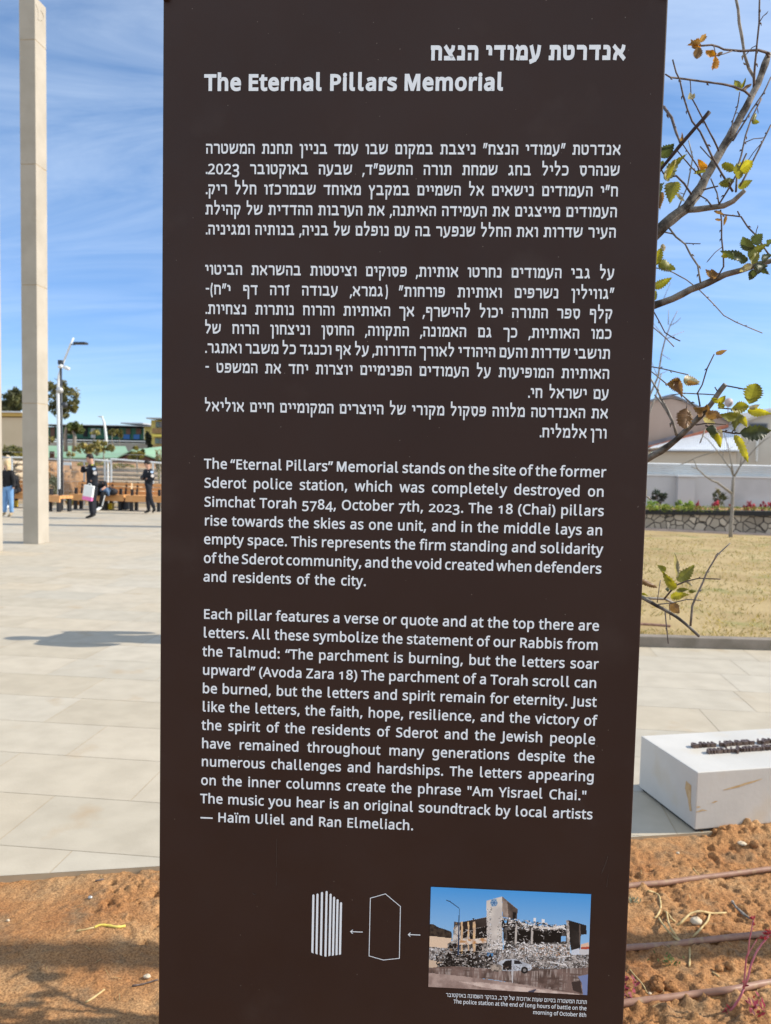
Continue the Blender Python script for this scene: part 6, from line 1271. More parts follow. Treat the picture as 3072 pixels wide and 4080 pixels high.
# boulders, mounds
def mound(px, py, w_, h_, d_, Y, m_, name, label, cat, group=None, seed=0, n=28):
    c = at(px, py, Y); V, Fc = [], []; nr = n; g_ = np.random.default_rng(seed)
    u = np.linspace(0, 1, nr); vv = np.linspace(0, 1, nr*2, endpoint=False); U_, V_ = np.meshgrid(u, vv, indexing='ij')
    th = U_*PI; ph = V_*2*PI; nx_ = np.sin(th)*np.cos(ph); ny_ = np.sin(th)*np.sin(ph); nz_ = np.cos(th)
    dis = 1+.45*(fbm(nx_*1.7+seed*3+5, ny_*1.7+nz_*2.1+9, seed, 4)-.5)+.18*(fbm(nx_*5+9, nz_*5+ny_*3, seed+3, 3)-.5)
    X_ = c.x+nx_*w_*dis; Y_ = c.y+ny_*d_*dis; Z_ = c.z+nz_*h_*dis
    k = np.arange(nr*nr*2).reshape(nr, nr*2); f = np.stack([k[:-1, :], k[1:, :], np.roll(k, -1, 1)[1:, :], np.roll(k, -1, 1)[:-1, :]], -1).reshape(-1, 4)
    return tag(npmesh(name, np.stack([X_, Y_, Z_], -1).reshape(-1, 3), f, m_, smooth=True), label, cat, group)
mound(300, 1945, .50, .75, .6, 28.4, M_EARTH, 'earth_bank', 'reddish brown earth bank behind the fence, right of the lamp post', 'earth bank', seed=2); mound(330, 1930, .32, .6, .5, 28.5, M_EARTH, 'earth_bank', 'lower shoulder of the earth bank behind the policeman', 'earth bank', seed=5)
mound(212, 1885, .35, .42, .5, 28.8, M_EARTH, 'earth_bank', 'small earth heap just right of the left pillar', 'earth bank', seed=9); mound(505, 1965, .62, .34, .5, 26.2, mat('pale_sand', (.50, .38, .23), (.58, .46, .30), 3, .95, .4, 10, bdist=.05), 'sand_heap', 'rounded pale sand heap behind the benches near the walking policeman', 'sand heap', seed=4)
k_ = 0
for row, (y, n, h) in enumerate(((1925, 4, 26), (1893, 4, 22), (1865, 3, 20), (1845, 3, 14))):
    for i in range(n):
        px = 48+i*(52/n)+(row % 2)*6+rl.uniform(-3, 3); w_ = rad_px(52/n*.62, 28)
        lab = f"{['bottom', 'second', 'third', 'top'][row]}-row limestone boulder, {['leftmost', 'second from left', 'third from left', 'rightmost'][i if not (n == 3 and i == 2) else 3]}, between woman and pillar"
        mound(px, y, w_, rad_px(h*.62, 28), .35, 28+rl.uniform(-.1, .1), M_ROCK, 'limestone_boulder', lab, 'boulder', 'limestone boulders stacked at left', seed=20+k_, n=14); k_ += 1
mound(30, 1890, .3, .7, .4, 28.7, M_ROCK, 'limestone_boulder', 'tall limestone boulder hidden behind the blonde woman', 'boulder', 'limestone boulders stacked at left', seed=50, n=14)
c = at(212, 1950, 26.2); r = thing('grey_shrub', 'grey-green shrub between the left pillar and the white lamp post', 'shrub', (c.x, c.y, 0)); foliage('foliage', [(c, (.16, .25, .5), 1)], 700, .05, [(.18, .20, .16), (.24, .25, .19), (.12, .14, .10)], r); MB().tube([(c.x, c.y, -.1), (c.x, c.y, .8)], .02, 6).build('stem', M_TWIG, r)
c = at(278, 1985, 26); r = thing('green_shrub', 'small green shrub by the end of the bench near the lamp post', 'shrub', (c.x, c.y, 0)); foliage('foliage', [(c, (.09, .15, .28), 1)], 300, .04, [(.14, .18, .05), (.22, .24, .08)], r); MB().tube([(c.x, c.y, -.1), (c.x, c.y, .5)], .015, 6).build('stem', M_TWIG, r)
# terraced stone walls and bank behind the fence
M_DRY = mat('dry_stone_terrace', (.20, .18, .16), (.34, .31, .28), 3, .9, .6, 6, bdist=.1)
tw = thing('terrace_wall', 'grey stepped stone terraces behind the white framed fence', 'wall', at(500, 1950, 36))
for i, (y0, y1) in enumerate(((1866, 1884), (1886, 1902), (1904, 1918), (1920, 1945))):
    a, b = at(380, y0, 36-i*1.0), at(660, y1, 36-i*1.0); MB().box(((a.x+b.x)/2, 36-i*1.0+.5, (a.z+b.z)/2), (b.x-a.x, 1.0, a.z-b.z)).build('terrace_course', M_DRY, tw)
    MB().box(((a.x+b.x)/2, 36-i*1.0+.48, a.z+.02), (b.x-a.x, 1.0, .06)).build('terrace_edge', M_ROCK, tw)
sl = MB(); a, b = at(-60, 1950, 33), at(380, 1950, 33); sl.add([(a.x-3, 31, -.16), (b.x, 31, -.16), (b.x+2, 44, 1.35), (a.x-6, 44, 1.35), (b.x+2, 46, -.16), (a.x-6, 46, -.16)], [(0, 1, 2, 3), (3, 2, 4, 5), (0, 3, 5), (1, 4, 2)]); tag(sl.build('hillside', M_EARTH), kind='structure')
GRN = [(.14, .16, .08), (.20, .21, .10), (.25, .24, .11), (.10, .12, .06)]; YGR = [(.34, .31, .10), (.25, .24, .09), (.42, .36, .14), (.19, .19, .08)]
def bush2(px, py, rx, rz, Y, n, size, cols, label, name='bush', g_=None, trunk=True, blobs=None):
    c = at(px, py, Y); r = thing(name, label, name.replace('_', ' ').split()[-1], (c.x, c.y, 0), 0, g_)
    bl = [(at(px+dx, py+dy, Y+rl.uniform(-.4, .4)), (rad_px(rx*s, Y), rad_px(rx*s, Y), rad_px(rz*s, Y)), s) for dx, dy, s in (blobs or [(0, 0, 1)])]
    foliage('foliage' if 'tree' not in name else 'crown', bl, n, size, cols, r)
    if trunk: MB().tube([(c.x, c.y, -.15), (c.x+.03, c.y, c.z*.5), (c.x, c.y, c.z)], [.07, .05, .02], 7).build('trunk', M_BARKP, r)
    return r
G1 = 'bushes behind the fence'
bush2(45, 1800, 40, 26, 42, 900, .11, GRN, 'dark bush on the slope above the blonde woman', g_=G1); bush2(80, 1810, 24, 24, 40, 500, .10, YGR, 'yellowish bush just left of the pillar on the slope', g_=G1); bush2(200, 1750, 14, 20, 58, 300, .13, YGR, 'yellowish bush right of the left pillar, above the green roof', g_=G1)
bush2(350, 1790, 42, 30, 38, 1000, .09, YGR, 'loose yellow-green bush above the policeman carrying the bag', g_=G1, blobs=[(0, 0, .7), (-24, -8, .6), (24, 10, .6), (30, -18, .45)]); bush2(412, 1775, 40, 26, 40, 750, .09, YGR, 'loose yellow-green bush in the middle, below the far curved lamp', g_=G1, blobs=[(0, 0, .7), (26, 12, .5), (-14, 14, .5)])
bush2(545, 1812, 30, 26, 36, 900, .09, [(.30, .26, .06), (.20, .19, .06), (.12, .13, .04)], 'bright yellow-green bush before the brown gable', g_=G1, blobs=[(0, 0, .8), (-14, 10, .6), (18, -8, .5), (-4, -22, .4)]); bush2(280, 1812, 14, 12, 40, 200, .09, YGR, 'small bush on the slope right of the lamp post', g_=G1)
bush2(400, 1850, 55, 12, 34, 900, .07, YGR, 'low straggly bush along the top of the grey mesh fence', g_=G1, trunk=False, blobs=[(-60, 0, .6), (0, 0, .8), (60, 6, .7), (110, 8, .6)]); bush2(635, 1845, 14, 60, 30, 420, .06, [(.30, .26, .16), (.20, .19, .10)], 'dry brownish bush at the edge of the sign', g_=G1); bush2(100, 1860, 16, 14, 30, 200, .05, GRN, 'low dark bush behind the boulders', g_=G1)
bush2(375, 1690+30, 24, 10, 70, 220, .16, YGR, 'yellow shrub before the dark green school, left one', g_=G1); bush2(446, 1722, 14, 14, 70, 220, .16, YGR, 'yellow shrub before the dark green school, middle one', g_=G1); bush2(475, 1728, 16, 16, 72, 240, .16, [(.30, .24, .08), (.2, .18, .06)], 'tall yellow shrub before the dark green school, right one', g_=G1)
bush2(592, 1755, 13, 40, 78, 700, .22, [(.012, .016, .012), (.02, .026, .018)], 'very dark narrow cypress beside the yellow building', 'cypress_tree', blobs=[(0, 14, .75), (-2, -20, .5)])
# trees against the sky
bush2(45, 1592, 60, 50, 62, 2600, .18, [(.10, .115, .06), (.15, .16, .08), (.20, .20, .10)], 'dark green tree rising above the beige building at the left edge', 'tall_tree', blobs=[(-20, 10, .75), (25, -5, .75), (55, 20, .6), (0, 30, .6), (10, -28, .4)]); bush2(235, 1585, 62, 66, 60, 2300, .17, [(.17, .165, .08), (.24, .22, .10), (.30, .27, .13), (.11, .12, .06)], 'large olive green tree behind the lamp post', 'tall_tree', blobs=[(-15, -20, .8), (35, 5, .7), (50, 40, .45), (-10, 40, .6), (10, -45, .45), (25, 55, .4)])
fk = bush2(292, 1705, 34, 26, 48, 1500, .13, [(.12, .16, .06), (.18, .22, .08), (.24, .25, .09)], 'small forked tree with a feathery green crown, right of the lamp post', 'forked_tree', trunk=False, blobs=[(0, -8, .7), (20, 4, .6), (-14, 8, .5), (34, 14, .35)])
for pts in ([(262, 1800), (262, 1765), (260, 1735), (266, 1700), (274, 1688)], [(294, 1800), (297, 1760), (298, 1735), (288, 1712), (284, 1700)]): MB().tube([at(x, y, 48) for x, y in pts], [.14, .12, .11, .09, .05], 7).build('trunk', M_BARKP, fk, smooth=True)
# lamp posts
YLW = 24.9
wl_ = thing('street_lamp', 'tall white street lamp with a bent arm and a flat lamp head', 'street lamp', (at(236, 2000, YLW).x, YLW, 0))
P = [at(x, y, YLW) for x, y in ((237, 2000), (236, 1850), (233, 1700), (231, 1560), (234, 1500), (242, 1470), (252, 1445), (268, 1405), (282, 1370), (293, 1346))]; P.insert(0, Vector((P[0].x, YLW, -.15)))
MB().tube(P, [.062, .06, .058, .052, .046, .040, .036, .035, .034, .032, .028], 12).build('pole', M_WHITEM, wl_, smooth=True)
a, b = at(285, 1372, YLW), at(300, 1373, YLW); MB().tube([a, b], .022, 6).build('arm', M_DGREY, wl_); h0, h1 = at(298, 1368, YLW), at(346, 1368, YLW); MB().box((h0+h1)/2, (h1.x-h0.x, .24, .07)).build('lamp_head', M_DGREY, wl_, bevel=.02)
YDP = 24.65
dp = thing('camera_mast', 'dark grey camera mast close beside the white street lamp', 'mast', (at(247, 2000, YDP).x, YDP, 0)); t_ = at(242, 1448, YDP)
MB().tube([(at(247, 2000, YDP).x, YDP, -.15), at(246, 1800, YDP), t_], [.042, .04, .037], 12).build('mast', M_DGREY, dp, smooth=True); MB().box(at(242, 1444, YDP), (.13, .13, .14)).build('cap', M_DGREY, dp)
for x, y, x2, y2, lab in ((236, 1462, 244, 1458, None), (256, 1462, 274, 1470, None)):
    a, b = at(x, y, YDP-.1), at(x2, y2, YDP-.25); MB().tube([a, a.lerp(b, .5), b], [.05, .062, .05], 8).build('camera', M_WHITEM, dp, smooth=True)
MB().tube([at(246, 1458, YDP), at(262, 1462, YDP)], .02, 6).build('camera_bracket', M_WHITEM, dp); a = at(238, 1555, YDP-.1); MB().ball(a, .11, 12, 8).build('dome_camera', M_GALV, dp, smooth=True); a = at(258, 1614, YDP-.1); MB().ball(a, .09, 12, 8).build('dome_camera', M_DGREY, dp, smooth=True); MB().tube([at(246, 1608, YDP), a+Vector((0, 0, .08))], .02, 6).build('camera_bracket', M_DGREY, dp); MB().tube([at(245, 1550, YDP), at(238, 1548, YDP)], .02, 6).build('camera_bracket', M_DGREY, dp)
fl = thing('street_lamp', 'distant curved white lamp standing before the dark green school', 'street lamp', (at(425, 1800, 62).x, 62, 0)); P = [at(x, y, 62) for x, y in ((424, 1790), (423, 1745), (419, 1710), (414, 1680), (405, 1658))]; P.insert(0, Vector((P[0].x, 62, -.15))); MB().tube(P, [.13, .12, .11, .10, .09, .06], 8).build('pole', M_WHITEM, fl, smooth=True); MB().box(at(401, 1660, 62), (.35, .2, .08)).build('lamp_head', M_WHITEM, fl)
# beige building at left
YBB = 46; bb = thing('beige_building', 'plain beige building with a yellow roof edge at the left, partly behind the pillar', 'building', at(50, 1900, YBB)); a, b = at(-160, 1656, YBB), at(92, 1656, YBB)
M_BB = mat('sandy_render', (.58, .48, .33), (.63, .53, .38), .6, .9); MB().box(((a.x+b.x)/2, YBB+1.2, a.z/2-.1), (b.x-a.x, 2.4, a.z+.1)).build('wall', M_BB, bb); b2 = at(50, 1645, YBB); MB().box(((a.x+b.x)/2, YBB+1.15, (a.z+b2.z)/2), (b.x-a.x+.06, 2.6, b2.z-a.z)).build('roof_edge', mat('yellow_trim', (.55, .38, .12), rough=.8), bb); MB().box(((a.x+b.x)/2, YBB+1.1, b2.z+.05), (b.x-a.x+.1, 2.7, .09)).build('roof_cap', M_PALEF, bb)
# green roofed sheds
M_GROOF = mat('green_sheet_roof', (.235, .38, .24), (.27, .43, .28), .5, .55); M_BRW = mat('brown_timber', (.10, .05, .04), (.14, .075, .055), 2, .85)
s1 = thing('green_roofed_shed', 'long low shed with a pale green roof behind the lamp post', 'shed', at(300, 1900, 50))
a, b = at(60, 1828, 50), at(520, 1828, 50); c, d = at(500, 1782, 55), at(80, 1780, 55); MB().prism([a, b, c, d], (0, 0, .08)).build('roof', M_GROOF, s1); MB().box(((a.x+b.x)/2, 52.6, a.z/2-.1), (b.x-a.x-.4, 4.6, a.z+.12)).build('wall', M_BRW, s1)
q = at(209, 1812, 49.9); dr = MB().box((q.x, 49.85, q.z), (.3, .1, .45)).build('window', M_BRW, s1)
s2 = thing('green_roofed_shed', 'shed with a brown timber gable and pale green roof near the yellow building', 'shed', at(560, 1900, 47))
ap, lf, rt_ = at(528, 1800, 47), at(462, 1838, 47), at(640, 1842, 47); MB().prism([Vector((lf.x, 47, -.15)), lf, ap, rt_, Vector((rt_.x, 47, -.15))], (0, 5, 0)).build('gable_wall', M_BRW, s2)
q = MB(); ap2 = at(575, 1788, 53); 
q.prism([lf+Vector((-.1, -.2, .03)), ap+Vector((0, -.2, .03)), ap+Vector((1.0, 6, .55)), lf+Vector((-.4, 6, .45))], (0, 0, .08)); q.prism([ap+Vector((0, -.2, .03)), rt_+Vector((.3, -.2, .03)), rt_+Vector((1.6, 6, .75)), ap+Vector((1.0, 6, .55))], (0, 0, .08)); q.build('roof', M_GROOF, s2)
# dark green school on its terrace
YSC = 92; sc_ = thing('school_building', 'long dark green school building with a flat grey roof on a grey terrace', 'building', at(400, 1900, YSC))
M_SG = mat('dark_green_cladding', (.022, .085, .055), (.03, .11, .07), .6, .7); M_GRO = mat('grey_roof', (.34, .35, .36), (.44, .45, .46), 1, .7); M_TER = mat('grey_terrace', (.30, .28, .25), (.40, .37, .33), .4, .9); M_BLU = mat('blue_panel', (.03, .11, .30), rough=.6); M_VOID = mat('dark_opening', (.01, .01, .012), rough=.8); M_WIN = mat('grey_green_window', (.10, .16, .15), rough=.3, spec=.5)
def sbox(x0, y0, x1, y1, Y, dep, name, m_, parent): a, b = at(x0, y0, Y), at(x1, y1, Y); return MB().box(((a.x+b.x)/2, Y+dep/2, (a.z+b.z)/2), (b.x-a.x, dep, a.z-b.z)).build(name, m_, parent)
sbox(120, 1699, 604, 1752, YSC, 9, 'wall', M_SG, sc_); sbox(110, 1688, 606, 1699, YSC-.9, 10.5, 'roof', M_GRO, sc_); sbox(480, 1683, 570, 1690, YSC+1, 6, 'roof_box', M_GRO, sc_); sbox(110, 1752, 606, 1757, YSC-1.5, 12, 'terrace_edge', M_PALEF, sc_); a, b = at(110, 1757, YSC-1.4), at(606, 1757, YSC-1.4); MB().box(((a.x+b.x)/2, YSC+4, a.z/2-.1), (b.x-a.x, 10.6, a.z+.1)).build('terrace_wall', M_TER, sc_)
for x0, x1, y0, y1, nm, m_ in ((200, 218, 1701, 1748, 'window', M_BRW), (331, 348, 1701, 1740, 'opening', M_VOID), (430, 440, 1701, 1735, 'opening', M_VOID), (450, 472, 1701, 1738, 'opening', M_VOID), (362, 380, 1707, 1745, 'door', M_GRO), (386, 402, 1705, 1730, 'window', M_WIN), (265, 280, 1705, 1735, 'window', M_WIN), (502, 520, 1707, 1730, 'window', M_BRW), (542, 562, 1707, 1730, 'window', M_BRW), (492, 517, 1731, 1750, 'blue_panel', M_BLU), (532, 556, 1731, 1750, 'blue_panel', M_BLU), (573, 577, 1700, 1752, 'pillar', M_PALEF)):
    sbox(x0, y0, x1, y1, YSC-.12, .1, nm, m_, sc_)
yb_ = thing('yellow_building', 'yellow and brown apartment building rising beside the sign on the left', 'building', at(625, 1900, 86)); M_YW = mat('yellow_render', (.50, .42, .13), (.55, .46, .16), .7, .85); M_BRI = mat('brown_brick', (.27, .17, .085), (.33, .22, .11), 2, .9)
a, b = at(602, 1672, 86), at(690, 1672, 86); MB().box(((a.x+b.x)/2, 90, a.z/2-.1), (b.x-a.x, 8, a.z+.1)).build('wall', M_YW, yb_)
sbox(582, 1663, 700, 1670, 85, 9, 'roof', M_GRO, yb_); sbox(606, 1706, 690, 1728, 85.7, .2, 'balcony_front', M_BRI, yb_); sbox(606, 1772, 690, 1792, 85.7, .2, 'balcony_front', M_BRI, yb_); sbox(604, 1730, 690, 1741, 85.4, .5, 'floor_band', mat('bright_yellow_band', (.66, .56, .12), rough=.7), yb_)
for x0, x1, y0, y1 in ((620, 650, 1680, 1703), (617, 652, 1745, 1768), (655, 680, 1680, 1703)): f_ = sbox(x0, y0, x1, y1, 85.85, .15, 'window', M_FLASH, yb_); sbox(x0+3, y0+2, (x0+x1)/2-1, y1-2, 85.78, .05, 'pane', M_WIN, f_)
sbox(575, 1700, 603, 1752, YSC-.3, .2, 'stair_panel', M_YW, sc_)

# ------------------------------------------------------------------ people
def skin(name, chains, m_, parent, sub=2, extra=()):
    """chains: list of [(point, radius or (rx, ry)), ...]; points that coincide are shared, so that limbs grow out of one body"""
    me = bpy.data.meshes.new(name); vs, rs, es, key = [], [], [], {}
    for ch in chains:
        prev = None
        for p, r in ch:
            k = tuple(round(c, 4) for c in p)
            if k not in key: key[k] = len(vs); vs.append(tuple(p)); rs.append(r if hasattr(r, '__len__') else (r, r))
            i = key[k]
            if prev is not None and prev != i and (prev, i) not in es and (i, prev) not in es: es.append((prev, i))
            prev = i
    me.from_pydata(vs, es, []); me.update(); o = bpy.data.objects.new(name+'_cage', me); COL.objects.link(o)
    o.modifiers.new('skin', 'SKIN'); sd_ = o.modifiers.new('sub', 'SUBSURF'); sd_.levels = sub; sd_.render_levels = sub
    seen = set(); adj = {i: [] for i in range(len(vs))}
    for a, b in es: adj[a].append(b); adj[b].append(a)
    for i in range(len(vs)):
        dat = me.skin_vertices[0].data[i]; dat.radius = rs[i]; dat.use_root = False
        if i not in seen:
            dat.use_root = True; st_ = [i]
            while st_:
                q = st_.pop()
                if q in seen: continue
                seen.add(q); st_ += adj[q]
    dg = bpy.context.evaluated_depsgraph_get(); m2 = bpy.data.meshes.new_from_object(o.evaluated_get(dg)); m2.name = name
    bpy.data.objects.remove(o); bpy.data.meshes.remove(me)
    if extra:
        b = MB()
        for ch in extra:
            Q, R = [], []
            for j, (p, r_) in enumerate(ch): Q.append(p); R.append(r_ if not hasattr(r_, '__len__') else sum(r_)/2)
            b.tube([Q[0]]+Q+[Q[-1]+(Q[-1]-Q[-2]).normalized()*R[-1]*.5], [R[0]*.6]+R+[R[-1]*.5], 8)
        bm = bmesh.new(); bm.from_mesh(m2); vv = [bm.verts.new(v) for v in b.v]
        for f in b.f: bm.faces.new([vv[i] for i in f])
        bmesh.ops.recalc_face_normals(bm, faces=bm.faces); bm.to_mesh(m2); bm.free()
    m2.materials.clear(); m2.materials.append(m_); m2.polygons.foreach_set('use_smooth', [True]*len(m2.polygons))
    o = bpy.data.objects.new(name, m2); COL.objects.link(o); o.parent = parent; return o
M_SKIN = mat('skin', (.46, .25, .17), (.52, .29, .20), 20, .55, spec=.35); M_SKIN2 = mat('pale_skin', (.58, .36, .27), (.64, .40, .31), 20, .55)
M_NAVY = mat('dark_navy_uniform', (.010, .012, .018), (.018, .020, .028), 10, .85, .3, 14, bdist=.03); M_HAIRB = mat('black_hair', (.012, .010, .009), (.025, .02, .018), 60, .55); M_BLOND = mat('blond_hair', (.42, .30, .15), (.60, .46, .27), 40, .5, .4, 60, stretch=(6, 6, 1))
M_DENIM = mat('blue_denim', (.14, .28, .50), (.20, .36, .60), 6, .85, .3, 20, bdist=.02); M_DDENIM = mat('dark_denim', (.06, .10, .17), (.10, .16, .25), 8, .85); M_BLKC = mat('black_cloth', (.012, .012, .014), (.02, .02, .022), 12, .85, .3, 14, bdist=.03); M_BOOT = mat('tan_boot', (.36, .26, .15), (.44, .33, .20), 20, .7); M_SHOE = mat('black_boot', (.012, .012, .012), rough=.5); M_SNEAK = mat('white_sneaker', (.72, .74, .74), rough=.6)
V3 = lambda t: Vector(t)
def hand(ch, wrist, tip, curl, side):
    """palm and five fingers; tip = where the knuckles point, curl = direction the fingers close"""
    wrist, tip = V3(wrist), V3(tip); d = (tip-wrist).normalized(); c = V3(curl).normalized(); s = d.cross(c).normalized()*side
    palm = wrist+d*.075; ch.append([(wrist, .027), (wrist+d*.03, (.036, .022)), (palm, (.042, .02))])
    for k, (off, ln) in enumerate(((-.030, .066), (-.010, .076), (.010, .072), (.029, .056))):
        b = palm-d*.008+s*off; m1_ = b+d*ln*.5+c*ln*.12; e = m1_+d*ln*.28+c*ln*.45; ch.append([(b, .0095), (m1_, .0085), (e, .007)])
    b = wrist+d*.03-s*.03; m1_ = b+d*.03-s*.028+c*.01; ch.append([(b, .012), (m1_, .010), (m1_+d*.028+c*.014-s*.004, .008)])
def person(label, org, J, fw, mats, sleeves='long', hair='short', scale=1.0, bulk=1.0, group=None, shoe=None, rz=0):
    """J: joints in metres relative to org; fw: where the face looks"""
    r = thing('person', label, 'person', org, rz, group); s = scale
    P = {k: V3(v)*s for k, v in J.items()}; fwd = V3(fw).normalized(); rt_ = fwd.cross(Vector((0, 0, 1))).normalized(); up = rt_.cross(fwd)
    sk, top, bot, shm, hm = mats
    B_ = lambda q: [[(p, tuple(c*bulk for c in (x if hasattr(x, '__len__') else (x, x)))) for p, x in ch] for ch in q]
    h = P['head']; nk = P['neck']; cst = P['chest']; wst = P['waist']; pel = P['pelvis']
    body = [[(pel, .05*s), (wst, .06*s), (cst, (.12*s, .09*s)), (nk-up*.05*s, .075*s), (nk, .056*s), (h-up*.03*s-fwd*.005*s, (.078*s, .085*s)), (h+up*.045*s-fwd*.01*s, (.080*s, .092*s)), (h+up*.09*s-fwd*.012*s, .055*s)],
            [(h-up*.03*s-fwd*.005*s, .078*s), (h-up*.085*s+fwd*.055*s, .036*s)]]
    hands = [[(h+up*.02*s+fwd*.07*s, .014*s), (h-up*.022*s+fwd*.104*s, .014*s), (h-up*.038*s+fwd*.090*s, .013*s)]]
    for sd_ in (1, -1): hands.append([(h-up*.005*s+rt_*.082*s*sd_-fwd*.01*s, .014*s), (h-up*.035*s+rt_*.085*s*sd_-fwd*.008*s, .012*s)])
    for a in 'LR':
        sh, el, ha = P['sh'+a], P['el'+a], P['ha'+a]
        body.append([(cst, .12*s), (sh, .06*s), (el, .043*s), (ha, .028*s)])
        hip, kn, an, toe = P['hip'+a], P['kn'+a], P['an'+a], P['toe'+a]
        body.append([(pel, .05*s), (hip, .05*s), (kn, .056*s), (an, .038*s)])
        tip = P.get('tip'+a, ha+(ha-el).normalized()*.1); curl = V3(J.get('curl'+a, (0, 0, -1)))
        hand(hands, ha, tip, curl, 1 if a == 'L' else -1)
    skin('body', body, sk, r, extra=hands)
    skin('shirt', B_([[(pel-Vector((0, 0, .05*s)), (.150*s, .122*s)), (pel+Vector((0, 0, .03*s)), (.150*s, .122*s)), (wst, (.142*s, .115*s)), (cst, (.165*s, .125*s)), (nk-up*.06*s, (.10*s, .085*s)), (nk-up*.015*s, .066*s)]]+[[(cst, (.165*s, .125*s)), (P['sh'+a], .078*s), (P['el'+a], .060*s), (P['el'+a].lerp(P['ha'+a], .9 if sleeves == 'long' else .15), .042*s)] for a in 'LR']), top, r)
    skin('trousers', B_([[(wst.lerp(pel, .35), (.145*s, .116*s)), (pel, (.150*s, .12*s)), (P['hip'+a], .108*s), (P['kn'+a], .076*s), (P['an'+a], .064*s)] for a in 'LR']), bot, r)
    for a in 'LR':
        an, toe = P['an'+a], P['toe'+a]; heel = an+(an-toe).normalized()*.05*s; heel.z = min(toe.z+.005, an.z-.02)
        skin('shoe', [[(an+Vector((0, 0, .05*s)), .055*s), (an, .052*s), (an.lerp(heel, .6), .045*s)], [(an, .052*s), (an.lerp(toe, .5)+Vector((0, 0, -.01)), (.046*s, .04*s)), (toe, (.038*s, .026*s))]], shm, r)
    hc = MB()
    if hair == 'short':
        M = Matrix((rt_, fwd, up)).transposed(); hc.ball(h+up*.045*s-fwd*.018*s, (.091*s, .104*s, .098*s), 16, 12, M)
        hc.v = [q if (Vector(q)-h).dot(up) > (.035*s if (Vector(q)-h).dot(fwd) > .02*s else -.055*s) else tuple(h+up*.035*s+(Vector(q)-h)*.75) for q in hc.v]
    elif hair == 'long':
        M = Matrix((rt_, fwd, up)).transposed(); hc.ball(h+up*.035*s-fwd*.02*s, (.104*s, .112*s, .112*s), 18, 12, M)
        hc.v = [q if not ((Vector(q)-h).dot(fwd) > .065*s and (Vector(q)-h).dot(up) < .05*s) else tuple(h+(Vector(q)-h)*.7) for q in hc.v]
        for k in range(13):
            a_ = PI*(.12+.76*k/12) ; d = rt_*math.cos(a_)-fwd*math.sin(a_)*.85; b = h+up*.06*s+d*.085*s
            hc.tube([b, h-up*.06*s+d*.105*s, h-up*.19*s+d*.098*s+fwd*.01*s, h-up*.27*s+d*.088*s], [.03*s, .034*s, .03*s, .012*s], 8)
    hc.build('hair', hm, r, local=True, smooth=True)
    for sd_ in (1, -1): MB().ball(h+up*.012*s+fwd*.082*s+rt_*.032*s*sd_, .012*s, 8, 6).build('eye', M_HAIRB, r, local=True)
    MB().tube([h-up*.058*s+fwd*.088*s-rt_*.022*s, h-up*.060*s+fwd*.094*s, h-up*.058*s+fwd*.088*s+rt_*.022*s], .0055*s, 6).build('mouth', M_BRW, r, local=True)
    return r
M_PATCHB = mat('blue_white_patch', (.50, .66, .88), rough=.8); M_PATCHW = mat('pale_round_patch', (.74, .68, .64), rough=.8); M_PATCHY = mat('yellow_tab', (.50, .48, .08), rough=.8); M_PINKB = mat('pink_print', (.80, .20, .46), rough=.6); M_WBAG = mat('white_bag', (.76, .78, .76), (.82, .83, .82), 8, .6)
def disc(c, nrm, r, m_, name, parent, sq=1.0, n=16):
    nrm = V3(nrm).normalized(); a = nrm.cross(Vector((0, 0, 1))).normalized(); b = a.cross(nrm); V3c = V3(c)
    q = MB(); q.prism([V3c+a*r*math.cos(2*PI*i/n)+b*r*sq*math.sin(2*PI*i/n) for i in range(n)], nrm*.006); return q.build(name, m_, parent, local=True)
# the officer with the bag, hand at his mouth, in profile to the left
o1 = ground(369, 2066)
J = dict(head=(-.09, 0, 1.66), neck=(-.045, .0, 1.535), chest=(-.03, .0, 1.32), waist=(-.005, .0, 1.08), pelvis=(.0, 0, .93),
 shL=(.10, -.15, 1.42), elL=(.21, -.20, 1.165), haL=(.08, -.29, 1.04), tipL=(.045, -.325, .98), curlL=(-.2, .2, -1), shR=(-.15, .12, 1.42), elR=(-.30, -.02, 1.29), haR=(-.225, -.06, 1.48), tipR=(-.19, -.05, 1.56), curlR=(1, -.1, .2),
 hipL=(.02, -.09, .88), knL=(.01, -.10, .48), anL=(.04, -.09, .10), toeL=(-.15, -.12, .03), hipR=(.0, .09, .88), knR=(-.03, .09, .48), anR=(.0, .08, .10), toeR=(-.20, .07, .03))
p1 = person('police officer in black uniform standing with a hand to his mouth, carrying a white bag', o1, J, (-1, -.25, -.12), (M_SKIN, M_NAVY, M_NAVY, M_SHOE, M_HAIRB), bulk=1.16)
disc((.168, -.245, 1.385), (.35, -1, .1), .045, M_PATCHB, 'flag_patch', p1, .7); disc((.205, -.268, 1.275), (.35, -1, .0), .05, M_PATCHW, 'sleeve_badge', p1, 1.05); disc((.10, -.20, 1.490), (.1, -.6, 1), .04, M_PATCHY, 'shoulder_tab', p1, .6); disc((-.05, -.145, 1.40), (-.2, -1, .1), .022, M_PATCHW, 'chest_badge', p1); disc((-.13, -.115, 1.40), (-.4, -1, .1), .024, M_PATCHW, 'chest_badge', p1, .7)
bgo = Vector((o1.x+.05, o1.y-.33, 0)); bag = thing('paper_bag', 'white carrier bag with a pink bottom band held by the officer', 'bag', (bgo.x-.005, bgo.y, .55))
Mr = Matrix.Rotation(math.radians(9), 3, 'Y')
cb_ = Vector((bgo.x-.005, bgo.y, .73))
def bagbox(z0, z1, m_, nm, e=0):
    q = MB(); q.box((0, 0, (z0+z1)/2), (.27+e, .09+e, z1-z0)); q.v = [tuple(cb_+Mr @ Vector(v)) for v in q.v]; q.build(nm, m_, bag, bevel=.006)
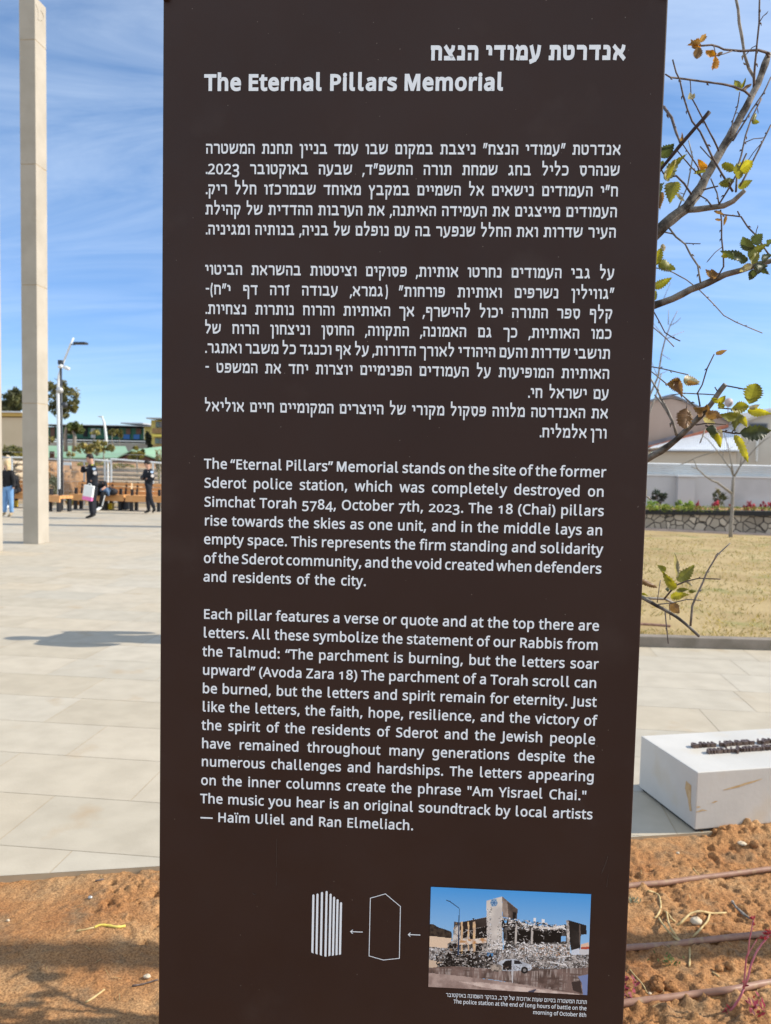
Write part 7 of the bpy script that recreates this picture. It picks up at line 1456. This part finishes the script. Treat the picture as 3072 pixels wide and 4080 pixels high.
bagbox(-.105, .205, M_WBAG, 'body'); bagbox(-.21, -.105, M_PINKB, 'bottom_band')
q = MB(); q.tube([cb_+Mr @ Vector(v) for v in ((-.06, 0, .2), (-.03, 0, .25), (.03, 0, .25), (.06, 0, .2))], .008, 6); q.build('handle', M_WBAG, bag)
# the walking officer looking down at a phone
o2 = ground(592, 2047)
J = dict(head=(-.05, 0, 1.60), neck=(-.02, 0, 1.48), chest=(.0, 0, 1.28), waist=(.01, 0, 1.06), pelvis=(.0, 0, .93),
 shL=(.15, -.12, 1.38), elL=(.22, -.16, 1.10), haL=(.0, -.24, 1.14), tipL=(-.08, -.25, 1.18), curlL=(-.2, .3, .6), shR=(-.15, .10, 1.38), elR=(-.19, .0, 1.12), haR=(-.14, -.2, 1.16), tipR=(-.10, -.25, 1.19), curlR=(.3, .2, .6),
 hipL=(.02, -.09, .88), knL=(.10, -.08, .47), anL=(.22, -.06, .17), toeL=(.16, -.08, .03), hipR=(.0, .09, .88), knR=(-.06, .07, .48), anR=(-.02, .07, .10), toeR=(-.17, .06, .03))
p2_ = person('police officer in black uniform walking and looking down at the phone in his hands', o2, J, (-1, -.55, -.45), (M_SKIN, M_NAVY, M_NAVY, M_SHOE, M_HAIRB), scale=.945)
k = .945
disc((.20*k, -.212*k, 1.36*k), (.5, -1, .1), .05, M_PATCHB, 'flag_patch', p2_, .7); disc((.225*k, -.228*k, 1.24*k), (.5, -1, 0), .05, M_PATCHW, 'sleeve_badge', p2_); disc((.06*k, -.148*k, 1.36*k), (.1, -1, .1), .026, M_PATCHW, 'chest_badge', p2_)
ph = thing('phone', 'phone in the hands of the walking officer', 'phone', o2+Vector((-.105, -.27, 1.13))); q = MB(); q.box((0, 0, 0), (.075, .015, .14)); q.v = [tuple(Matrix.Rotation(-.8, 3, 'X') @ Vector(v)) for v in q.v]; q.build('case', M_BLACK, ph, local=True)
MB().box((0, -.0, .0), (.05, .004, .1), M=Matrix.Rotation(-.8, 3, 'X')).build('camera_plate', M_DGREY, ph, local=True)
# the blonde woman at the left
o3 = ground(34, 2058)
J = dict(head=(-.05, 0, 1.55), neck=(-.02, 0, 1.43), chest=(.0, 0, 1.24), waist=(.0, 0, 1.03), pelvis=(.0, 0, .90),
 shL=(.16, -.06, 1.33), elL=(.21, -.04, 1.06), haL=(.22, -.10, .84), tipL=(.22, -.12, .76), curlL=(-1, -.2, 0), shR=(-.14, .0, 1.33), elR=(-.20, -.10, 1.08), haR=(-.10, -.22, .98), tipR=(-.02, -.25, .97), curlR=(0, .2, -1),
 hipL=(.08, -.04, .86), knL=(.11, -.04, .47), anL=(.11, -.02, .10), toeL=(.11, -.20, .03), hipR=(-.08, .02, .86), knR=(-.11, .0, .47), anR=(-.13, .02, .10), toeR=(-.17, -.15, .03))
person('woman with long blonde hair in black sweater and blue jeans by the left pillar', o3, J, (-1, -.5, -.1), (M_SKIN2, M_BLKC, M_DENIM, M_BOOT, M_BLOND), hair='long', scale=.93)
# two people on the benches
def seat_pose(lean=0, tw=0):
    return dict(head=(-.10+lean, -.12, 1.20), neck=(-.06+lean, -.07, 1.08), chest=(-.03+lean*.7, -.02, .90), waist=(0, .05, .70), pelvis=(.0, .08, .58), shL=(.15+lean*.8, -.06, 1.0), elL=(.20+lean*.6, -.20, .76), haL=(.10, -.36, .66), shR=(-.19+lean*.8, -.02, 1.0), elR=(-.24+lean*.6, -.18, .76), haR=(-.08, -.36, .64),
        hipL=(.10, .05, .56), knL=(.16, -.38, .55), anL=(.06, -.36, .10), toeL=(.0, -.52, .03), hipR=(-.10, .05, .56), knR=(-.12, -.38, .55), anR=(-.14, -.34, .10), toeR=(-.20, -.50, .03))
b4 = at(404, 2030, YBN-.15); p4 = person('person bent forward on the bench behind the officer, in striped track trousers and white sneakers', (b4.x, YBN+.0, 0), dict(seat_pose(-.05), head=(-.20, -.30, .98), neck=(-.15, -.22, .90), chest=(-.08, -.10, .80), shL=(.10, -.14, .88), shR=(-.24, -.08, .88)), (-.7, -.6, -.5), (M_SKIN, M_BLKC, M_BLKC, M_SNEAK, M_HAIRB), sleeves='short')
q = MB(); q.tube([(.235, .03, .57), (.245, -.3, .56)], .014, 6); q.tube([(.235, -.40, .50), (.145, -.40, .16)], .016, 6); q.build('trouser_stripe', M_SNEAK, p4, local=True)
jk = thing('denim_jacket', 'blue denim jacket bundled on the seated person\'s lap', 'jacket', (b4.x+.14, YBN-.16, .62)); q = MB(); q.ball((.0, 0, .02), (.15, .17, .085), 14, 9); q.v = [(x+.03*math.sin(y*30), y, z+.03*math.sin(x*38+y*21)) for x, y, z in q.v]; q.build('body', M_DDENIM, jk, local=True, smooth=True); MB().tube([(.08, -.12, .03), (.16, -.16, -.03), (.18, -.15, -.14)], [.05, .045, .035], 8).build('sleeve', M_DDENIM, jk, local=True, smooth=True)
b5 = at(50, 2030, YBN-.15); person('person in black trousers and white shoes sitting behind the blonde woman', (b5.x, YBN+.0, 0), seat_pose(-.1), (-.5, -.9, -.1), (M_SKIN2, M_BLKC, M_BLKC, M_SNEAK, M_HAIRB))
# someone behind the sign, whose shadow falls on the paving
o6 = Vector((-1.93, 7.62, 0))
J = dict(head=(0, 0, 1.60), neck=(0, .0, 1.46), chest=(0, 0, 1.27), waist=(0, 0, 1.06), pelvis=(0, 0, .93), shL=(-.03, -.24, 1.36), elL=(-.06, -.31, 1.10), haL=(-.02, -.22, .92), tipL=(0, -.12, .90), curlL=(0, 1, -.3), shR=(0, .23, 1.36), elR=(.02, .28, 1.10), haR=(.02, .27, .86),
 hipL=(0, -.09, .88), knL=(0, -.10, .48), anL=(0, -.11, .10), toeL=(.15, -.13, .03), hipR=(0, .09, .88), knR=(0, .1, .48), anR=(0, .11, .10), toeR=(.15, .12, .03))
person('person hidden behind the sign, casting the long person-shaped shadow on the paving', o6, J, (1, .3, 0), (M_SKIN, M_DDENIM, M_BLKC, M_SHOE, M_HAIRB), bulk=1.42)
